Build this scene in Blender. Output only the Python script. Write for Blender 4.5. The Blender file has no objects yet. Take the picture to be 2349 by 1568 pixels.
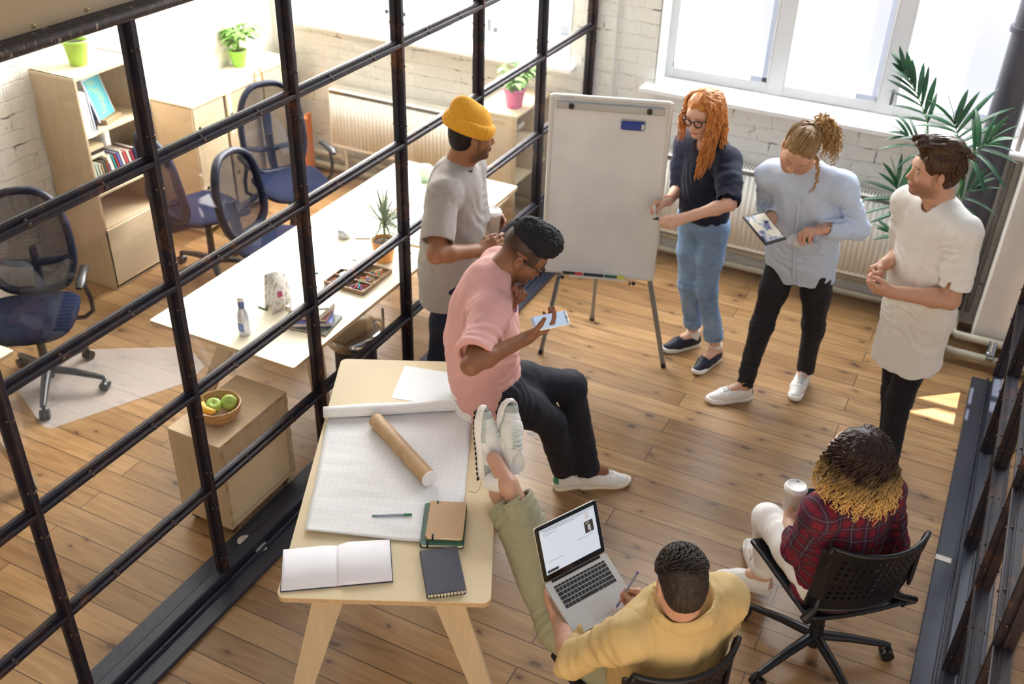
import bpy, bmesh, math, random
import numpy as np
from mathutils import Vector, Matrix
from mathutils import noise as mnoise
random.seed(7)
RNG = np.random.RandomState(11)
SC = bpy.context.scene
COL = SC.collection
PI = math.pi
# ------------------------------------------------------------------ camera
W_, H_ = 2349, 1568
FPX = 2328.6; YAW = -.4455; PIT = .5719; ROL = .0313; CH = 3.4
def _rot():
    cy, sy = math.cos(YAW), math.sin(YAW)
    f = np.array([sy*math.cos(PIT), cy*math.cos(PIT), -math.sin(PIT)])
    r = np.array([cy, -sy, 0.]); u = np.cross(r, f)
    return math.cos(ROL)*r+math.sin(ROL)*u, -math.sin(ROL)*r+math.cos(ROL)*u, f
CR, CU, CF = _rot(); CC = np.array([0, 0, CH])
FH = np.array([math.sin(YAW), math.cos(YAW), 0]); RH = np.array([math.cos(YAW), -math.sin(YAW), 0])
def ray(x, y): return CF+(x-W_/2)/FPX*CR-(y-H_/2)/FPX*CU
def pz(x, y, z=0.): d = ray(x, y); return CC+d*(z-CH)/d[2]
def pyy(x, y, Y): d = ray(x, y); return CC+d*Y/d[1]
def pxx(x, y, X): d = ray(x, y); return CC+d*X/d[0]
def pp(x, y, g, off=0.):
    d = ray(x, y); g = np.array([g[0], g[1], 0.]); return CC+d*(((g-CC)@FH+off)/(d@FH))
cam = bpy.data.cameras.new('camera'); co = bpy.data.objects.new('camera', cam); COL.objects.link(co)
cam.sensor_width = 36; cam.lens = FPX/W_*36; cam.clip_start = .05; cam.clip_end = 100
m = Matrix.Identity(4)
for i in range(3): m[i][0] = CR[i]; m[i][1] = CU[i]; m[i][2] = -CF[i]; m[i][3] = CC[i]
co.matrix_world = m; SC.camera = co
cam.dof.use_dof = True; cam.dof.focus_distance = 3.55; cam.dof.aperture_fstop = 3.0

# ------------------------------------------------------------------ tagging
def tag(o, label=None, cat=None, group=None, kind=None):
    if label: o['label'] = label
    if cat: o['category'] = cat
    if group: o['group'] = group
    if kind: o['kind'] = kind
    return o
def empty(name, loc=(0, 0, 0), rz=0., label=None, cat=None, group=None, kind=None):
    o = bpy.data.objects.new(name, None); COL.objects.link(o); o.empty_display_size = .1
    o.location = loc; o.rotation_euler = (0, 0, rz)
    o['_m'] = 1; del o['_m']
    tag(o, label, cat, group, kind); return o
def copy_tree(o, parent=None):
    c = o.copy(); COL.objects.link(c); c.parent = parent
    for ch in o.children: copy_tree(ch, c)
    return c
# ------------------------------------------------------------------ materials
MATS = {}
def lin(c):
    if isinstance(c, str):
        c = c.lstrip('#'); c = tuple(int(c[i:i+2], 16)/255 for i in (0, 2, 4))
    return tuple((x/12.92 if x <= .04045 else ((x+.055)/1.055)**2.4) for x in c)
class NT:
    def __init__(s, name):
        s.m = bpy.data.materials.new(name); s.m.use_nodes = True; s.t = s.m.node_tree; s.n = s.t.nodes; s.l = s.t.links
        s.b = s.n['Principled BSDF']; s.out = s.n['Material Output']
    def new(s, typ, **kw):
        n = s.n.new(typ)
        for k, v in kw.items():
            if k.startswith('i_'):
                n.inputs[k[2:].replace('_', ' ')].default_value = v
            else: setattr(n, k, v)
        return n
    def link(s, a, b): s.l.new(a, b)
    def coords(s, scale=(1, 1, 1), src='Object', rot=(0, 0, 0)):
        tc = s.new('ShaderNodeTexCoord'); mp = s.new('ShaderNodeMapping'); mp.inputs['Scale'].default_value = scale; mp.inputs['Rotation'].default_value = rot
        s.link(tc.outputs[src], mp.inputs[0]); return mp.outputs[0]
    def noise(s, vec, scale=5, detail=4, rough=.5, dist=0.):
        n = s.new('ShaderNodeTexNoise'); n.inputs['Scale'].default_value = scale; n.inputs['Detail'].default_value = detail
        n.inputs['Roughness'].default_value = rough; n.inputs['Distortion'].default_value = dist
        if vec: s.link(vec, n.inputs['Vector'])
        return n.outputs['Fac']
    def ramp(s, fac, stops, interp='LINEAR'):
        r = s.new('ShaderNodeValToRGB'); r.color_ramp.interpolation = interp; e = r.color_ramp.elements
        while len(e) < len(stops): e.new(.5)
        for el, (p, c) in zip(e, stops): el.position = p; el.color = (*c, 1) if len(c) == 3 else c
        s.link(fac, r.inputs[0]); return r.outputs[0]
    def mix(s, fac, a, b, mode='MIX'):
        x = s.new('ShaderNodeMix', data_type='RGBA', blend_type=mode)
        for sock, v in ((x.inputs[0], fac), (x.inputs[6], a), (x.inputs[7], b)):
            if hasattr(v, 'is_linked') or isinstance(v, bpy.types.NodeSocket): s.link(v, sock)
            elif isinstance(v, (int, float)): sock.default_value = v
            else: sock.default_value = (*v, 1)
        return x.outputs[2]
    def math(s, op, a, b=None):
        x = s.new('ShaderNodeMath', operation=op)
        for i, v in enumerate((a, b)):
            if v is None: continue
            if isinstance(v, bpy.types.NodeSocket): s.link(v, x.inputs[i])
            else: x.inputs[i].default_value = v
        return x.outputs[0]
    def bump(s, h, strength=.3, dist=.01):
        b = s.new('ShaderNodeBump'); b.inputs['Strength'].default_value = strength; b.inputs['Distance'].default_value = dist
        s.link(h, b.inputs['Height']); s.link(b.outputs[0], s.b.inputs['Normal'])
    def base(s, v):
        if isinstance(v, bpy.types.NodeSocket): s.link(v, s.b.inputs['Base Color'])
        else: s.b.inputs['Base Color'].default_value = (*v, 1)
def mat(name, col='#888888', rough=.6, metal=0., var=.0, vs=8, bump=0., bs=60, sheen=0., spec=None, attr=False, alpha=None, aniso=(1, 1, 1), emis=0., coat=0., sss=0.):
    if name in MATS: return MATS[name]
    t = NT(name); c = lin(col); t.b.inputs['Roughness'].default_value = rough; t.b.inputs['Metallic'].default_value = metal
    if spec is not None: t.b.inputs['Specular IOR Level'].default_value = spec
    if attr:
        a = t.new('ShaderNodeAttribute', attribute_name='Col'); cc = a.outputs['Color']
    else: cc = None
    if var or cc is None:
        vec = t.coords(aniso)
        nz = t.noise(vec, vs, 5, .6)
        if cc is None:
            v = max(var, .02)
            cc = t.ramp(nz, [(.25, tuple(x*(1-v) for x in c)), (.75, tuple(min(1, x*(1+v)) for x in c))])
        else:
            g = t.ramp(nz, [(.25, (1-var,)*3), (.75, (1, 1, 1))]); cc = t.mix(1., cc, g, 'MULTIPLY')
    t.base(cc)
    if bump:
        vec = t.coords((1, 1, 1)); t.bump(t.noise(vec, bs, 3, .6), bump, .004)
    if sheen: t.b.inputs['Sheen Weight'].default_value = sheen
    if coat: t.b.inputs['Coat Weight'].default_value = coat
    if sss: t.b.inputs['Subsurface Weight'].default_value = sss; t.b.inputs['Subsurface Radius'].default_value = (.012, .005, .003)
    if emis: t.b.inputs['Emission Color'].default_value = (*c, 1); t.b.inputs['Emission Strength'].default_value = emis
    if alpha is not None: t.b.inputs['Alpha'].default_value = alpha
    MATS[name] = t.m; return t.m
def plywood(name, col, grain=(1, 14, 1), rough=.5, var=.16):
    if name in MATS: return MATS[name]
    t = NT(name); c = lin(col); vec = t.coords(grain)
    n1 = t.noise(vec, 3.2, 6, .6, .6); n2 = t.noise(t.coords((1, 1, 1)), 1.6, 3)
    f = t.math('ADD', t.math('MULTIPLY', n1, .65), t.math('MULTIPLY', n2, .35))
    t.base(t.ramp(f, [(.3, tuple(x*(1-var) for x in c)), (.7, tuple(min(1, x*(1+var*.6)) for x in c))]))
    t.b.inputs['Roughness'].default_value = rough; t.b.inputs['Specular IOR Level'].default_value = .3; MATS[name] = t.m; return t.m
def glassmat(name, tint=(1, 1, 1), gl=.12, rough=.0):
    if name in MATS: return MATS[name]
    t = NT(name); t.n.remove(t.b)
    tr = t.new('ShaderNodeBsdfTransparent'); tr.inputs[0].default_value = (*tint, 1)
    g = t.new('ShaderNodeBsdfGlossy'); g.inputs['Roughness'].default_value = rough; g.inputs[0].default_value = (1, 1, 1, 1)
    ge = t.new('ShaderNodeNewGeometry'); dp = t.new('ShaderNodeVectorMath', operation='DOT_PRODUCT'); t.link(ge.outputs['Normal'], dp.inputs[0]); t.link(ge.outputs['Incoming'], dp.inputs[1])
    c1 = t.math('SUBTRACT', 1.0, t.math('ABSOLUTE', dp.outputs['Value'])); f2 = t.math('ADD', t.math('MULTIPLY', t.math('POWER', c1, 5.0), .9), .035)
    mx = t.new('ShaderNodeMixShader'); t.link(f2, mx.inputs[0]); t.link(tr.outputs[0], mx.inputs[1]); t.link(g.outputs[0], mx.inputs[2])
    t.link(mx.outputs[0], t.out.inputs[0]); MATS[name] = t.m; return t.m

# ------------------------------------------------------------------ mesh builder
def basis(z, x=None):
    z = np.array(z, float); z /= np.linalg.norm(z)
    if x is None: x = np.array([1, 0, 0.]) if abs(z[0]) < .8 else np.array([0, 1., 0])
    x = np.array(x, float); x = x-z*(x@z); x /= np.linalg.norm(x); y = np.cross(z, x)
    return np.stack([x, y, z], 1)
def rotz(a): c, s = math.cos(a), math.sin(a); return np.array([[c, -s, 0], [s, c, 0], [0, 0, 1.]])
def rotx(a): c, s = math.cos(a), math.sin(a); return np.array([[1., 0, 0], [0, c, -s], [0, s, c]])
def roty(a): c, s = math.cos(a), math.sin(a); return np.array([[c, 0, s], [0, 1., 0], [-s, 0, c]])
class MB:
    def __init__(s): s.v = []; s.f = []; s.mi = []; s.cur = 0; s.sm = []
    def add(s, vs, fs, smooth=False):
        o = len(s.v); s.v += [tuple(map(float, p)) for p in vs]
        for f in fs: s.f.append(tuple(i+o for i in f)); s.mi.append(s.cur); s.sm.append(smooth)
        return s
    def box(s, c, size, M=None, bev=.0):
        c = np.array(c, float); h = np.array(size, float)/2; M = np.eye(3) if M is None else M
        b = min(bev, min(h)*.9)
        if b <= 0:
            vs = [c+M@(h*np.array(q)) for q in [(-1, -1, -1), (1, -1, -1), (1, 1, -1), (-1, 1, -1), (-1, -1, 1), (1, -1, 1), (1, 1, 1), (-1, 1, 1)]]
            return s.add(vs, [(3, 2, 1, 0), (4, 5, 6, 7), (0, 1, 5, 4), (1, 2, 6, 5), (2, 3, 7, 6), (3, 0, 4, 7)])
        vs = []; idx = {}
        for sx in (-1, 1):
            for sy in (-1, 1):
                for sz in (-1, 1):
                    for a in range(3):
                        q = np.array([sx*(h[0]-b), sy*(h[1]-b), sz*(h[2]-b)]); q[a] += (sx, sy, sz)[a]*b
                        idx[(sx, sy, sz, a)] = len(vs); vs.append(c+M@q)
        fs = []
        def quad(k, n):
            ctr = sum(vs[i] for i in k)/len(k); nn = np.cross(vs[k[1]]-vs[k[0]], vs[k[2]]-vs[k[0]])
            if nn@(ctr-c) < 0: k = k[::-1]
            fs.append(tuple(k))
        for a in range(3):
            b1, b2 = [i for i in range(3) if i != a]
            for sg in (-1, 1):
                k = []
                for p, q in ((-1, -1), (1, -1), (1, 1), (-1, 1)):
                    t = [0, 0, 0]; t[a] = sg; t[b1] = p; t[b2] = q; k.append(idx[(*t, a)])
                quad(k, 0)
            for p in (-1, 1):
                for q in (-1, 1):
                    k = []
                    for sg, fa in ((-1, b1), (1, b1), (1, b2), (-1, b2)):
                        t = [0, 0, 0]; t[a] = sg; t[b1] = p; t[b2] = q; k.append(idx[(*t, fa)])
                    quad(k, 0)
        for sx in (-1, 1):
            for sy in (-1, 1):
                for sz in (-1, 1): quad([idx[(sx, sy, sz, a)] for a in range(3)], 0)
        return s.add(vs, fs)
    def bar(s, a, b, w, h, up=(0, 0, 1), bev=0., ext=0.):
        a = np.array(a, float); b = np.array(b, float); d = b-a; L = np.linalg.norm(d); z = d/L
        y = np.array(up, float); y = y-z*(y@z); y /= np.linalg.norm(y); x = np.cross(y, z)
        return s.box((a+b)/2, (w, h, L+2*ext), np.stack([x, y, z], 1), bev)
    def tube(s, pts, r, n=12, cap=True, flat=None, closed=False):
        pts = [np.array(p, float) for p in pts]; N = len(pts); rs = [r]*N if np.isscalar(r) else list(r)
        T = []
        for i in range(N):
            if closed: t = pts[(i+1) % N]-pts[i-1]
            else: t = pts[min(i+1, N-1)]-pts[max(i-1, 0)]
            T.append(t/(np.linalg.norm(t)+1e-12))
        B = basis(T[0]); x = B[:, 0]; vs = []; fs = []
        for i in range(N):
            x = x-T[i]*(x@T[i]); x /= np.linalg.norm(x)+1e-12; y = np.cross(T[i], x)
            for k in range(n):
                a = 2*PI*k/n; vs.append(pts[i]+rs[i]*(math.cos(a)*x+math.sin(a)*y*(flat or 1)))
        for i in range(N if closed else N-1):
            j = (i+1) % N
            for k in range(n): fs.append((i*n+k, i*n+(k+1) % n, j*n+(k+1) % n, j*n+k))
        s.add(vs, fs, True)
        if cap and not closed:
            s.add([vs[k] for k in range(n)][::-1], [tuple(range(n))]); s.add(vs[-n:], [tuple(range(n))])
        return s
    def cyl(s, a, b, r, r2=None, n=20, cap=True): return s.tube([a, b], [r, r if r2 is None else r2], n, cap)
    def lathe(s, c, prof, n=28, M=None, ang=2*PI):
        c = np.array(c, float); M = np.eye(3) if M is None else M; vs = []; fs = []
        for r, z in prof:
            for k in range(n): a = ang*k/n; vs.append(c+M@np.array([r*math.cos(a), r*math.sin(a), z]))
        for i in range(len(prof)-1):
            for k in range(n): fs.append((i*n+k, i*n+(k+1) % n, (i+1)*n+(k+1) % n, (i+1)*n+k))
        return s.add(vs, fs, True)
    def prism(s, poly, z0, z1, M=None, c=(0, 0, 0)):
        c = np.array(c, float); M = np.eye(3) if M is None else M; n = len(poly)
        vs = [c+M@np.array([x, y, z0]) for x, y in poly]+[c+M@np.array([x, y, z1]) for x, y in poly]
        fs = [tuple(range(n))[::-1], tuple(range(n, 2*n))]+[(i, (i+1) % n, n+(i+1) % n, n+i) for i in range(n)]
        return s.add(vs, fs)
    def grid(s, P, thick=0., closed_u=False):
        P = np.asarray(P, float); a, b = P.shape[:2]
        idx = lambda i, j: (i % a)*b+j
        fs = [(idx(i, j), idx(i+1, j), idx(i+1, j+1), idx(i, j+1)) for i in range(a if closed_u else a-1) for j in range(b-1)]
        if not thick: return s.add(P.reshape(-1, 3), fs, True)
        du = np.gradient(P, axis=0); dv = np.gradient(P, axis=1); nn = np.cross(du, dv); nn /= np.linalg.norm(nn, axis=2, keepdims=True)+1e-12
        Q = P+nn*thick; A = P.reshape(-1, 3); Bq = Q.reshape(-1, 3); o = a*b
        F = [tuple(reversed(f)) for f in fs]+[tuple(i+o for i in f) for f in fs]
        for i in range(a-1):
            F.append((idx(i, 0), idx(i+1, 0), idx(i+1, 0)+o, idx(i, 0)+o)); F.append((idx(i+1, b-1), idx(i, b-1), idx(i, b-1)+o, idx(i+1, b-1)+o))
        for j in range(b-1):
            F.append((idx(0, j+1), idx(0, j), idx(0, j)+o, idx(0, j+1)+o)); F.append((idx(a-1, j), idx(a-1, j+1), idx(a-1, j+1)+o, idx(a-1, j)+o))
        return s.add(np.concatenate([A, Bq]), F, True)
    def build(s, name, mats, parent=None, label=None, loc=None, **kw):
        me = bpy.data.meshes.new(name)
        v = np.array(s.v)
        if loc is not None: v = v-np.array(loc)
        me.from_pydata([tuple(p) for p in v], [], s.f)
        for mm in (mats if isinstance(mats, (list, tuple)) else [mats]): me.materials.append(mm)
        me.polygons.foreach_set('material_index', s.mi); me.polygons.foreach_set('use_smooth', s.sm); me.update()
        o = bpy.data.objects.new(name, me); COL.objects.link(o)
        if loc is not None: o.location = loc
        if parent is not None: o.parent = parent
        tag(o, label, **kw); return o
def P2(o, parent):
    """parent keeping world placement (parent has only loc + rz, set at creation)"""
    pm = Matrix.Translation(parent.location) @ parent.rotation_euler.to_matrix().to_4x4()
    if parent.parent is not None: pass
    o.parent = parent; o.matrix_parent_inverse = pm.inverted(); return o
def part(mb, name, mats, parent, label=None, **kw):
    o = mb.build(name, mats, None, label, **kw); return P2(o, parent)
def wpart(mb, name, mats, sub, label=None):  # sub-part of a mesh part whose own transform is identity in world
    o = mb.build(name, mats, None, label); o.parent = sub; o.matrix_parent_inverse = Matrix.Identity(4)
    M = Matrix.Identity(4); q = sub
    while q is not None:
        M = Matrix.Translation(q.location) @ q.rotation_euler.to_matrix().to_4x4() if q.type == 'EMPTY' and q.parent is None else M
        if q.parent is None: break
        M = M; q = q.parent
    return o
# ================================================================== FLOOR
def floor_material():
    t = NT('pine_floor'); 
    tc = t.new('ShaderNodeTexCoord'); mp = t.new('ShaderNodeMapping'); t.link(tc.outputs['Object'], mp.inputs[0])
    mp.inputs['Location'].default_value = (.3, .055, 0)
    br = t.new('ShaderNodeTexBrick'); t.link(mp.outputs[0], br.inputs['Vector'])
    br.offset = .37; br.offset_frequency = 2; br.squash = 1
    br.inputs['Scale'].default_value = 1; br.inputs['Brick Width'].default_value = 2.3; br.inputs['Row Height'].default_value = .1375
    br.inputs['Mortar Size'].default_value = .0022; br.inputs['Mortar Smooth'].default_value = .2; br.inputs['Bias'].default_value = 0
    br.inputs['Color1'].default_value = (0, 0, 0, 1); br.inputs['Color2'].default_value = (1, 1, 1, 1); br.inputs['Mortar'].default_value = (.5, .5, .5, 1)
    # distort the coordinate per board so that grain and knots differ from board to board
    off = t.new('ShaderNodeVectorMath', operation='SCALE'); t.link(br.outputs['Color'], off.inputs[0]); off.inputs['Scale'].default_value = 7.3
    add = t.new('ShaderNodeVectorMath', operation='ADD'); t.link(mp.outputs[0], add.inputs[0]); t.link(off.outputs[0], add.inputs[1])
    def sc(v, s):
        m = t.new('ShaderNodeMapping'); m.inputs['Scale'].default_value = s; t.link(v, m.inputs[0]); return m.outputs[0]
    g = t.noise(sc(add.outputs[0], (1.2, 14, 1)), 2.2, 5, .5, .9)
    g2 = t.noise(sc(add.outputs[0], (.5, 2.2, 1)), 2.0, 3, .5, .3)
    base = t.ramp(g, [(.22, lin('#866645')), (.5, lin('#a18059')), (.78, lin('#b3926b'))])
    tone = t.ramp(br.outputs['Color'], [(0., (.74, .70, .66)), (.5, (.95, .93, .9)), (1., (1.1, 1.08, 1.05))])
    c = t.mix(1., base, tone, 'MULTIPLY')
    dark = t.ramp(g2, [(.3, (.78, .70, .62)), (.62, (1, 1, 1))]); c = t.mix(.8, c, dark, 'MULTIPLY')
    # knots
    for s, off2, rad, col in ((1.7, 0., .050, '#3f261a'), (3.1, 4.1, .048, '#4a2f1f')):
        vo = t.new('ShaderNodeTexVoronoi', voronoi_dimensions='2D'); vo.inputs['Scale'].default_value = s; vo.inputs['Randomness'].default_value = 1
        mm = t.new('ShaderNodeMapping'); mm.inputs['Scale'].default_value = (.9, 1.7, 1); mm.inputs['Location'].default_value = (off2, off2*1.7, 0)
        nz = t.new('ShaderNodeTexNoise'); nz.inputs['Scale'].default_value = 9; t.link(tc.outputs['Object'], nz.inputs['Vector'])
        dd = t.new('ShaderNodeVectorMath', operation='SCALE'); t.link(nz.outputs['Color'], dd.inputs[0]); dd.inputs['Scale'].default_value = .05
        a2 = t.new('ShaderNodeVectorMath', operation='ADD'); t.link(mp.outputs[0], a2.inputs[0]); t.link(dd.outputs[0], a2.inputs[1])
        t.link(a2.outputs[0], mm.inputs[0]); t.link(mm.outputs[0], vo.inputs['Vector'])
        k = t.ramp(vo.outputs['Distance'], [(rad*.5, (1, 1, 1)), (rad*1.1, (.35,)*3), (rad*3.2, (0, 0, 0))])
        sep = t.new('ShaderNodeSeparateColor'); t.link(vo.outputs['Color'], sep.inputs[0])
        sel = t.math('GREATER_THAN', sep.outputs[0], .30)
        c = t.mix(t.math('MULTIPLY', t.math('MULTIPLY', k, sel), .85), c, lin(col))
    c = t.mix(br.outputs['Fac'], c, lin('#33231a'))
    t.base(c)
    rr = t.ramp(g, [(.2, (.30,)*3), (.8, (.40,)*3)]); t.link(rr, t.b.inputs['Roughness'])
    t.b.inputs['Specular IOR Level'].default_value = .45
    h = t.math('SUBTRACT', t.math('MULTIPLY', g, .12), br.outputs['Fac']); t.bump(h, .35, .003)
    return t.m
M_floor = floor_material()
b = MB(); b.box((-1, 3.2, -.05), (10.5, 8.0, .1)); b.build('floor', M_floor, kind='structure')
# ================================================================== BRICK WALLS
def brick_material(name, rot, base='#eeede8', dark='#4c4740'):
    t = NT(name); vec = t.coords((1, 1, 1), rot=rot)
    nz = t.new('ShaderNodeTexNoise'); nz.inputs['Scale'].default_value = 7; nz.inputs['Detail'].default_value = 5; t.link(vec, nz.inputs['Vector'])
    dd = t.new('ShaderNodeVectorMath', operation='SCALE'); t.link(nz.outputs['Color'], dd.inputs[0]); dd.inputs['Scale'].default_value = .05
    a2 = t.new('ShaderNodeVectorMath', operation='ADD'); t.link(vec, a2.inputs[0]); t.link(dd.outputs[0], a2.inputs[1])
    br = t.new('ShaderNodeTexBrick'); t.link(a2.outputs[0], br.inputs['Vector']); br.inputs['Scale'].default_value = 1
    br.inputs['Brick Width'].default_value = .27; br.inputs['Row Height'].default_value = .092; br.inputs['Mortar Size'].default_value = .006; br.inputs['Mortar Smooth'].default_value = .5
    br.inputs['Color1'].default_value = (.0, .0, .0, 1); br.inputs['Color2'].default_value = (1, 1, 1, 1)
    n1 = t.noise(vec, 5.5, 6, .7, .5); n2 = t.noise(vec, 26, 4, .6)
    c = t.ramp(n2, [(.2, lin('#e2e1da')), (.8, lin(base))])
    chips = t.math('MULTIPLY', t.ramp(n1, [(.57, (0, 0, 0)), (.64, (1, 1, 1))]), br.outputs['Fac'])
    spots = t.ramp(t.noise(vec, 13, 3, .5, 1.5), [(.69, (0, 0, 0)), (.73, (.8,)*3)])
    c = t.mix(t.math('MULTIPLY', chips, .85), c, lin(dark)); c = t.mix(t.math('MULTIPLY', spots, .6), c, lin('#8a857c'))
    t.base(c); t.b.inputs['Roughness'].default_value = .55
    h = t.math('SUBTRACT', t.math('MULTIPLY', n2, .35), br.outputs['Fac']); t.bump(h, .65, .012)
    return t.m
M_brY = brick_material('white_brick_left', (0, -PI/2, -PI/2))     # wall whose face lies in y z
M_brX = brick_material('white_brick_back', (PI/2, 0, 0))     # wall whose face lies in x z
M_white = mat('white_paint', '#f0f0ec', .5); M_frame = mat('white_window_frame', '#d6d8da', .4)
M_sill = mat('window_sill', '#f4f4f2', .3)
LX = -5.23; BY = 6.40; WT_ = 7.4
# left wall
b = MB(); b.box((LX-.15, 3.3, 2.6), (.3, 7.0, 5.2)); b.build('wall_left', M_brY, kind='structure')
# back wall with openings: (x0,x1,z0,z1)
ops = [(-4.98, -2.68, 1.20, 3.7), (-2.06, .84, 1.17, 3.7)]
b = MB(); xs = sorted(set([-5.38, .9]+[o[0] for o in ops]+[o[1] for o in ops]))
for x0, x1 in zip(xs, xs[1:]):
    z = 0; 
    for o in [o for o in ops if o[0] <= x0+1e-6 and o[1] >= x1-1e-6]:
        b.box(((x0+x1)/2, BY+.2, (z+o[2])/2), (x1-x0, .4, o[2]-z)); z = o[3]
    b.box(((x0+x1)/2, BY+.2, (z+WT_)/2), (x1-x0, .4, WT_-z))
b.build('wall_back', M_brX, kind='structure')
b = MB(); sun_slits_ = [(1.32, 2.4, .45, .655), (1.52, 2.3, .675, .76), (1.08, 1.30, .665, .74)]; xs = sorted(set([.9, 7.0]+[q for o in sun_slits_ for q in o[:2]]));  # unseen thin wall, added; its slits are shaped to throw sun patches indoors
for x0, x1 in zip(xs, xs[1:]):
    z = 0
    for o in sorted([o for o in sun_slits_ if o[0] <= x0+1e-6 and o[1] >= x1-1e-6], key=lambda o: o[2]): b.box(((x0+x1)/2, BY+.015, (z+o[2])/2), (x1-x0, .03, o[2]-z)); z = o[3]
    b.box(((x0+x1)/2, BY+.015, (z+WT_)/2), (x1-x0, .03, WT_-z))
b.build('wall_sun_slits', M_brX, kind='structure')
# white reveals plastered around the two big openings, sills, frames, blinds, glass
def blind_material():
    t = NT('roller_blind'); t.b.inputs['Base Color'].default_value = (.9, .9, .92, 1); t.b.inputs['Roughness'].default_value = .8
    t.b.inputs['Emission Color'].default_value = (.97, .985, 1, 1); t.b.inputs['Emission Strength'].default_value = 1.5  # emission stands in for daylight shining through the blind cloth
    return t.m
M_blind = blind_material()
t_ = NT('blind_strip_dim_glow'); t_.b.inputs['Base Color'].default_value = (.45, .47, .53, 1); t_.b.inputs['Emission Color'].default_value = (.87, .9, 1, 1); t_.b.inputs['Emission Strength'].default_value = .58; M_blind2 = t_.m  # weaker emission: less daylight through doubled blind layers, put into the colour
M_glass = glassmat('clear_glass')
M_dk = mat('dark_hinge', '#4a4a4c', .4)
def window(n, x0, x1, z0, z1, mull, sillx, blinds, lab):
    w = empty('window_%d' % n, ((x0+x1)/2, BY, z0), kind='structure', label=lab)
    f = MB(); Y = BY+.23; fw = .055
    for xa, xb in zip(mull, mull[1:]):
        pass
    f.box(((x0+x1)/2, Y, z0+.035), (x1-x0, .08, .07), bev=.006); f.box(((x0+x1)/2, Y, z1-.035), (x1-x0, .08, .07), bev=.006)
    for i, x in enumerate(mull):
        wd = .07 if i in (0, len(mull)-1) else .11
        xx = min(max(x, x0+wd/2), x1-wd/2); f.box((xx, Y-.002, (z0+z1)/2), (wd, .085, z1-z0), bev=.006)
    part(f, 'window_frame', M_frame, w)
    for xa, xb in zip(mull, mull[1:]):
        a, c = xa+.055, xb-.055
        s = MB()
        for x in (a+.02, c-.02): s.box((x, Y-.02, (z0+z1)/2), (.045, .06, z1-z0-.14), bev=.006)
        for z in (z0+.09, z1-.09): s.box(((a+c)/2, Y-.02, z), (c-a, .06, .045), bev=.006)
        part(s, 'window_sash', M_frame, w)
        g = MB(); g.box(((a+c)/2, Y+.02, (z0+z1)/2), (c-a, .006, z1-z0-.1)); part(g, 'window_pane', M_glass, w)
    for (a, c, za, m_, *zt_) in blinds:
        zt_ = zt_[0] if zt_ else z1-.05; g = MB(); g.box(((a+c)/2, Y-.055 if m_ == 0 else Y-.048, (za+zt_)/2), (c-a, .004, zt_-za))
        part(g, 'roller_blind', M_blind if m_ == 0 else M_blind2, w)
    h = MB(); h.box((mull[min(2, len(mull)-1)]+.03, Y-.06, z0+.12), (.015, .02, .09)); part(h, 'window_hinge', M_dk, w)
    s = MB(); s.box(((sillx[0]+sillx[1])/2, BY+.075, z0-.02), (sillx[1]-sillx[0], .25+.12, .04), bev=.008)
    part(s, 'window_sill', M_sill, w)
    r = MB()
    for x in (x0+.002, x1-.002): r.box((x, BY+.1, (z0+z1)/2), (.012, .2, z1-z0))
    part(r, 'window_reveal', M_white, w)
    return w
window(1, -4.98, -2.68, 1.23, 3.7, [-4.98, -4.2, -3.43, -2.68], (-5.03, -2.63),
       [(-4.90, -4.30, 1.31, 0), (-4.10, -3.53, 1.31, 0), (-3.33, -2.84, 1.31, 0)], 'wide white window with blinds over the glass-walled meeting room')
window(2, -2.06, .84, 1.20, 3.7, [-2.06, -1.30, -.60, .12, .84], (-2.13, .9),
       [(-1.99, -1.47, 1.275, 0, 2.5), (-1.90, -1.82, 2.5, 0), (-1.76, -1.47, 2.5, 0), (-1.47, -1.365, 1.275, 1), (-1.235, -.79, 1.275, 0), (-.79, -.665, 1.275, 1), (-.535, -.20, 1.275, 0), (-.20, .06, 1.275, 1), (.18, .78, 1.275, 0)],  # upper blinds, out of view, split to let slits of sun through
       'wide white window with pulled blinds behind the standing group')
# a box-like white pilaster in the right corner, its conduit, the round dark column
M_plaster = mat('white_plaster', '#ebe6e0', .6, var=.04, bump=.1, bs=25)
b = MB(); b.box((.53, 6.2, 2.66), (.56, .42, 5.08), bev=.012); b.build('wall_pilaster', M_plaster, kind='structure')
b = MB(); b.tube([(.2, 6.37, .1), (.2, 6.37, 5)], .016); b.build('trim_1', mat('grey_conduit', '#b4aca8', .5), kind='structure')
b = MB(); b.cyl((.075, 6.24, 0), (.075, 6.24, 5.1), .085, n=32)
for z in (.02, 1.9): b.cyl((.075, 6.24, z), (.075, 6.24, z+.03), .1, n=32)
tag(b.build('round_column', mat('dark_column_paint', '#474854', .38)), 'round dark grey steel column in the corner behind the palm', 'column', kind='structure')
b = MB(); b.tube([(-2.36, 6.385, .1), (-2.36, 6.385, 4)], .007); b.build('trim_2', mat('white_cable', '#dddcd8', .5), kind='structure')
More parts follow.
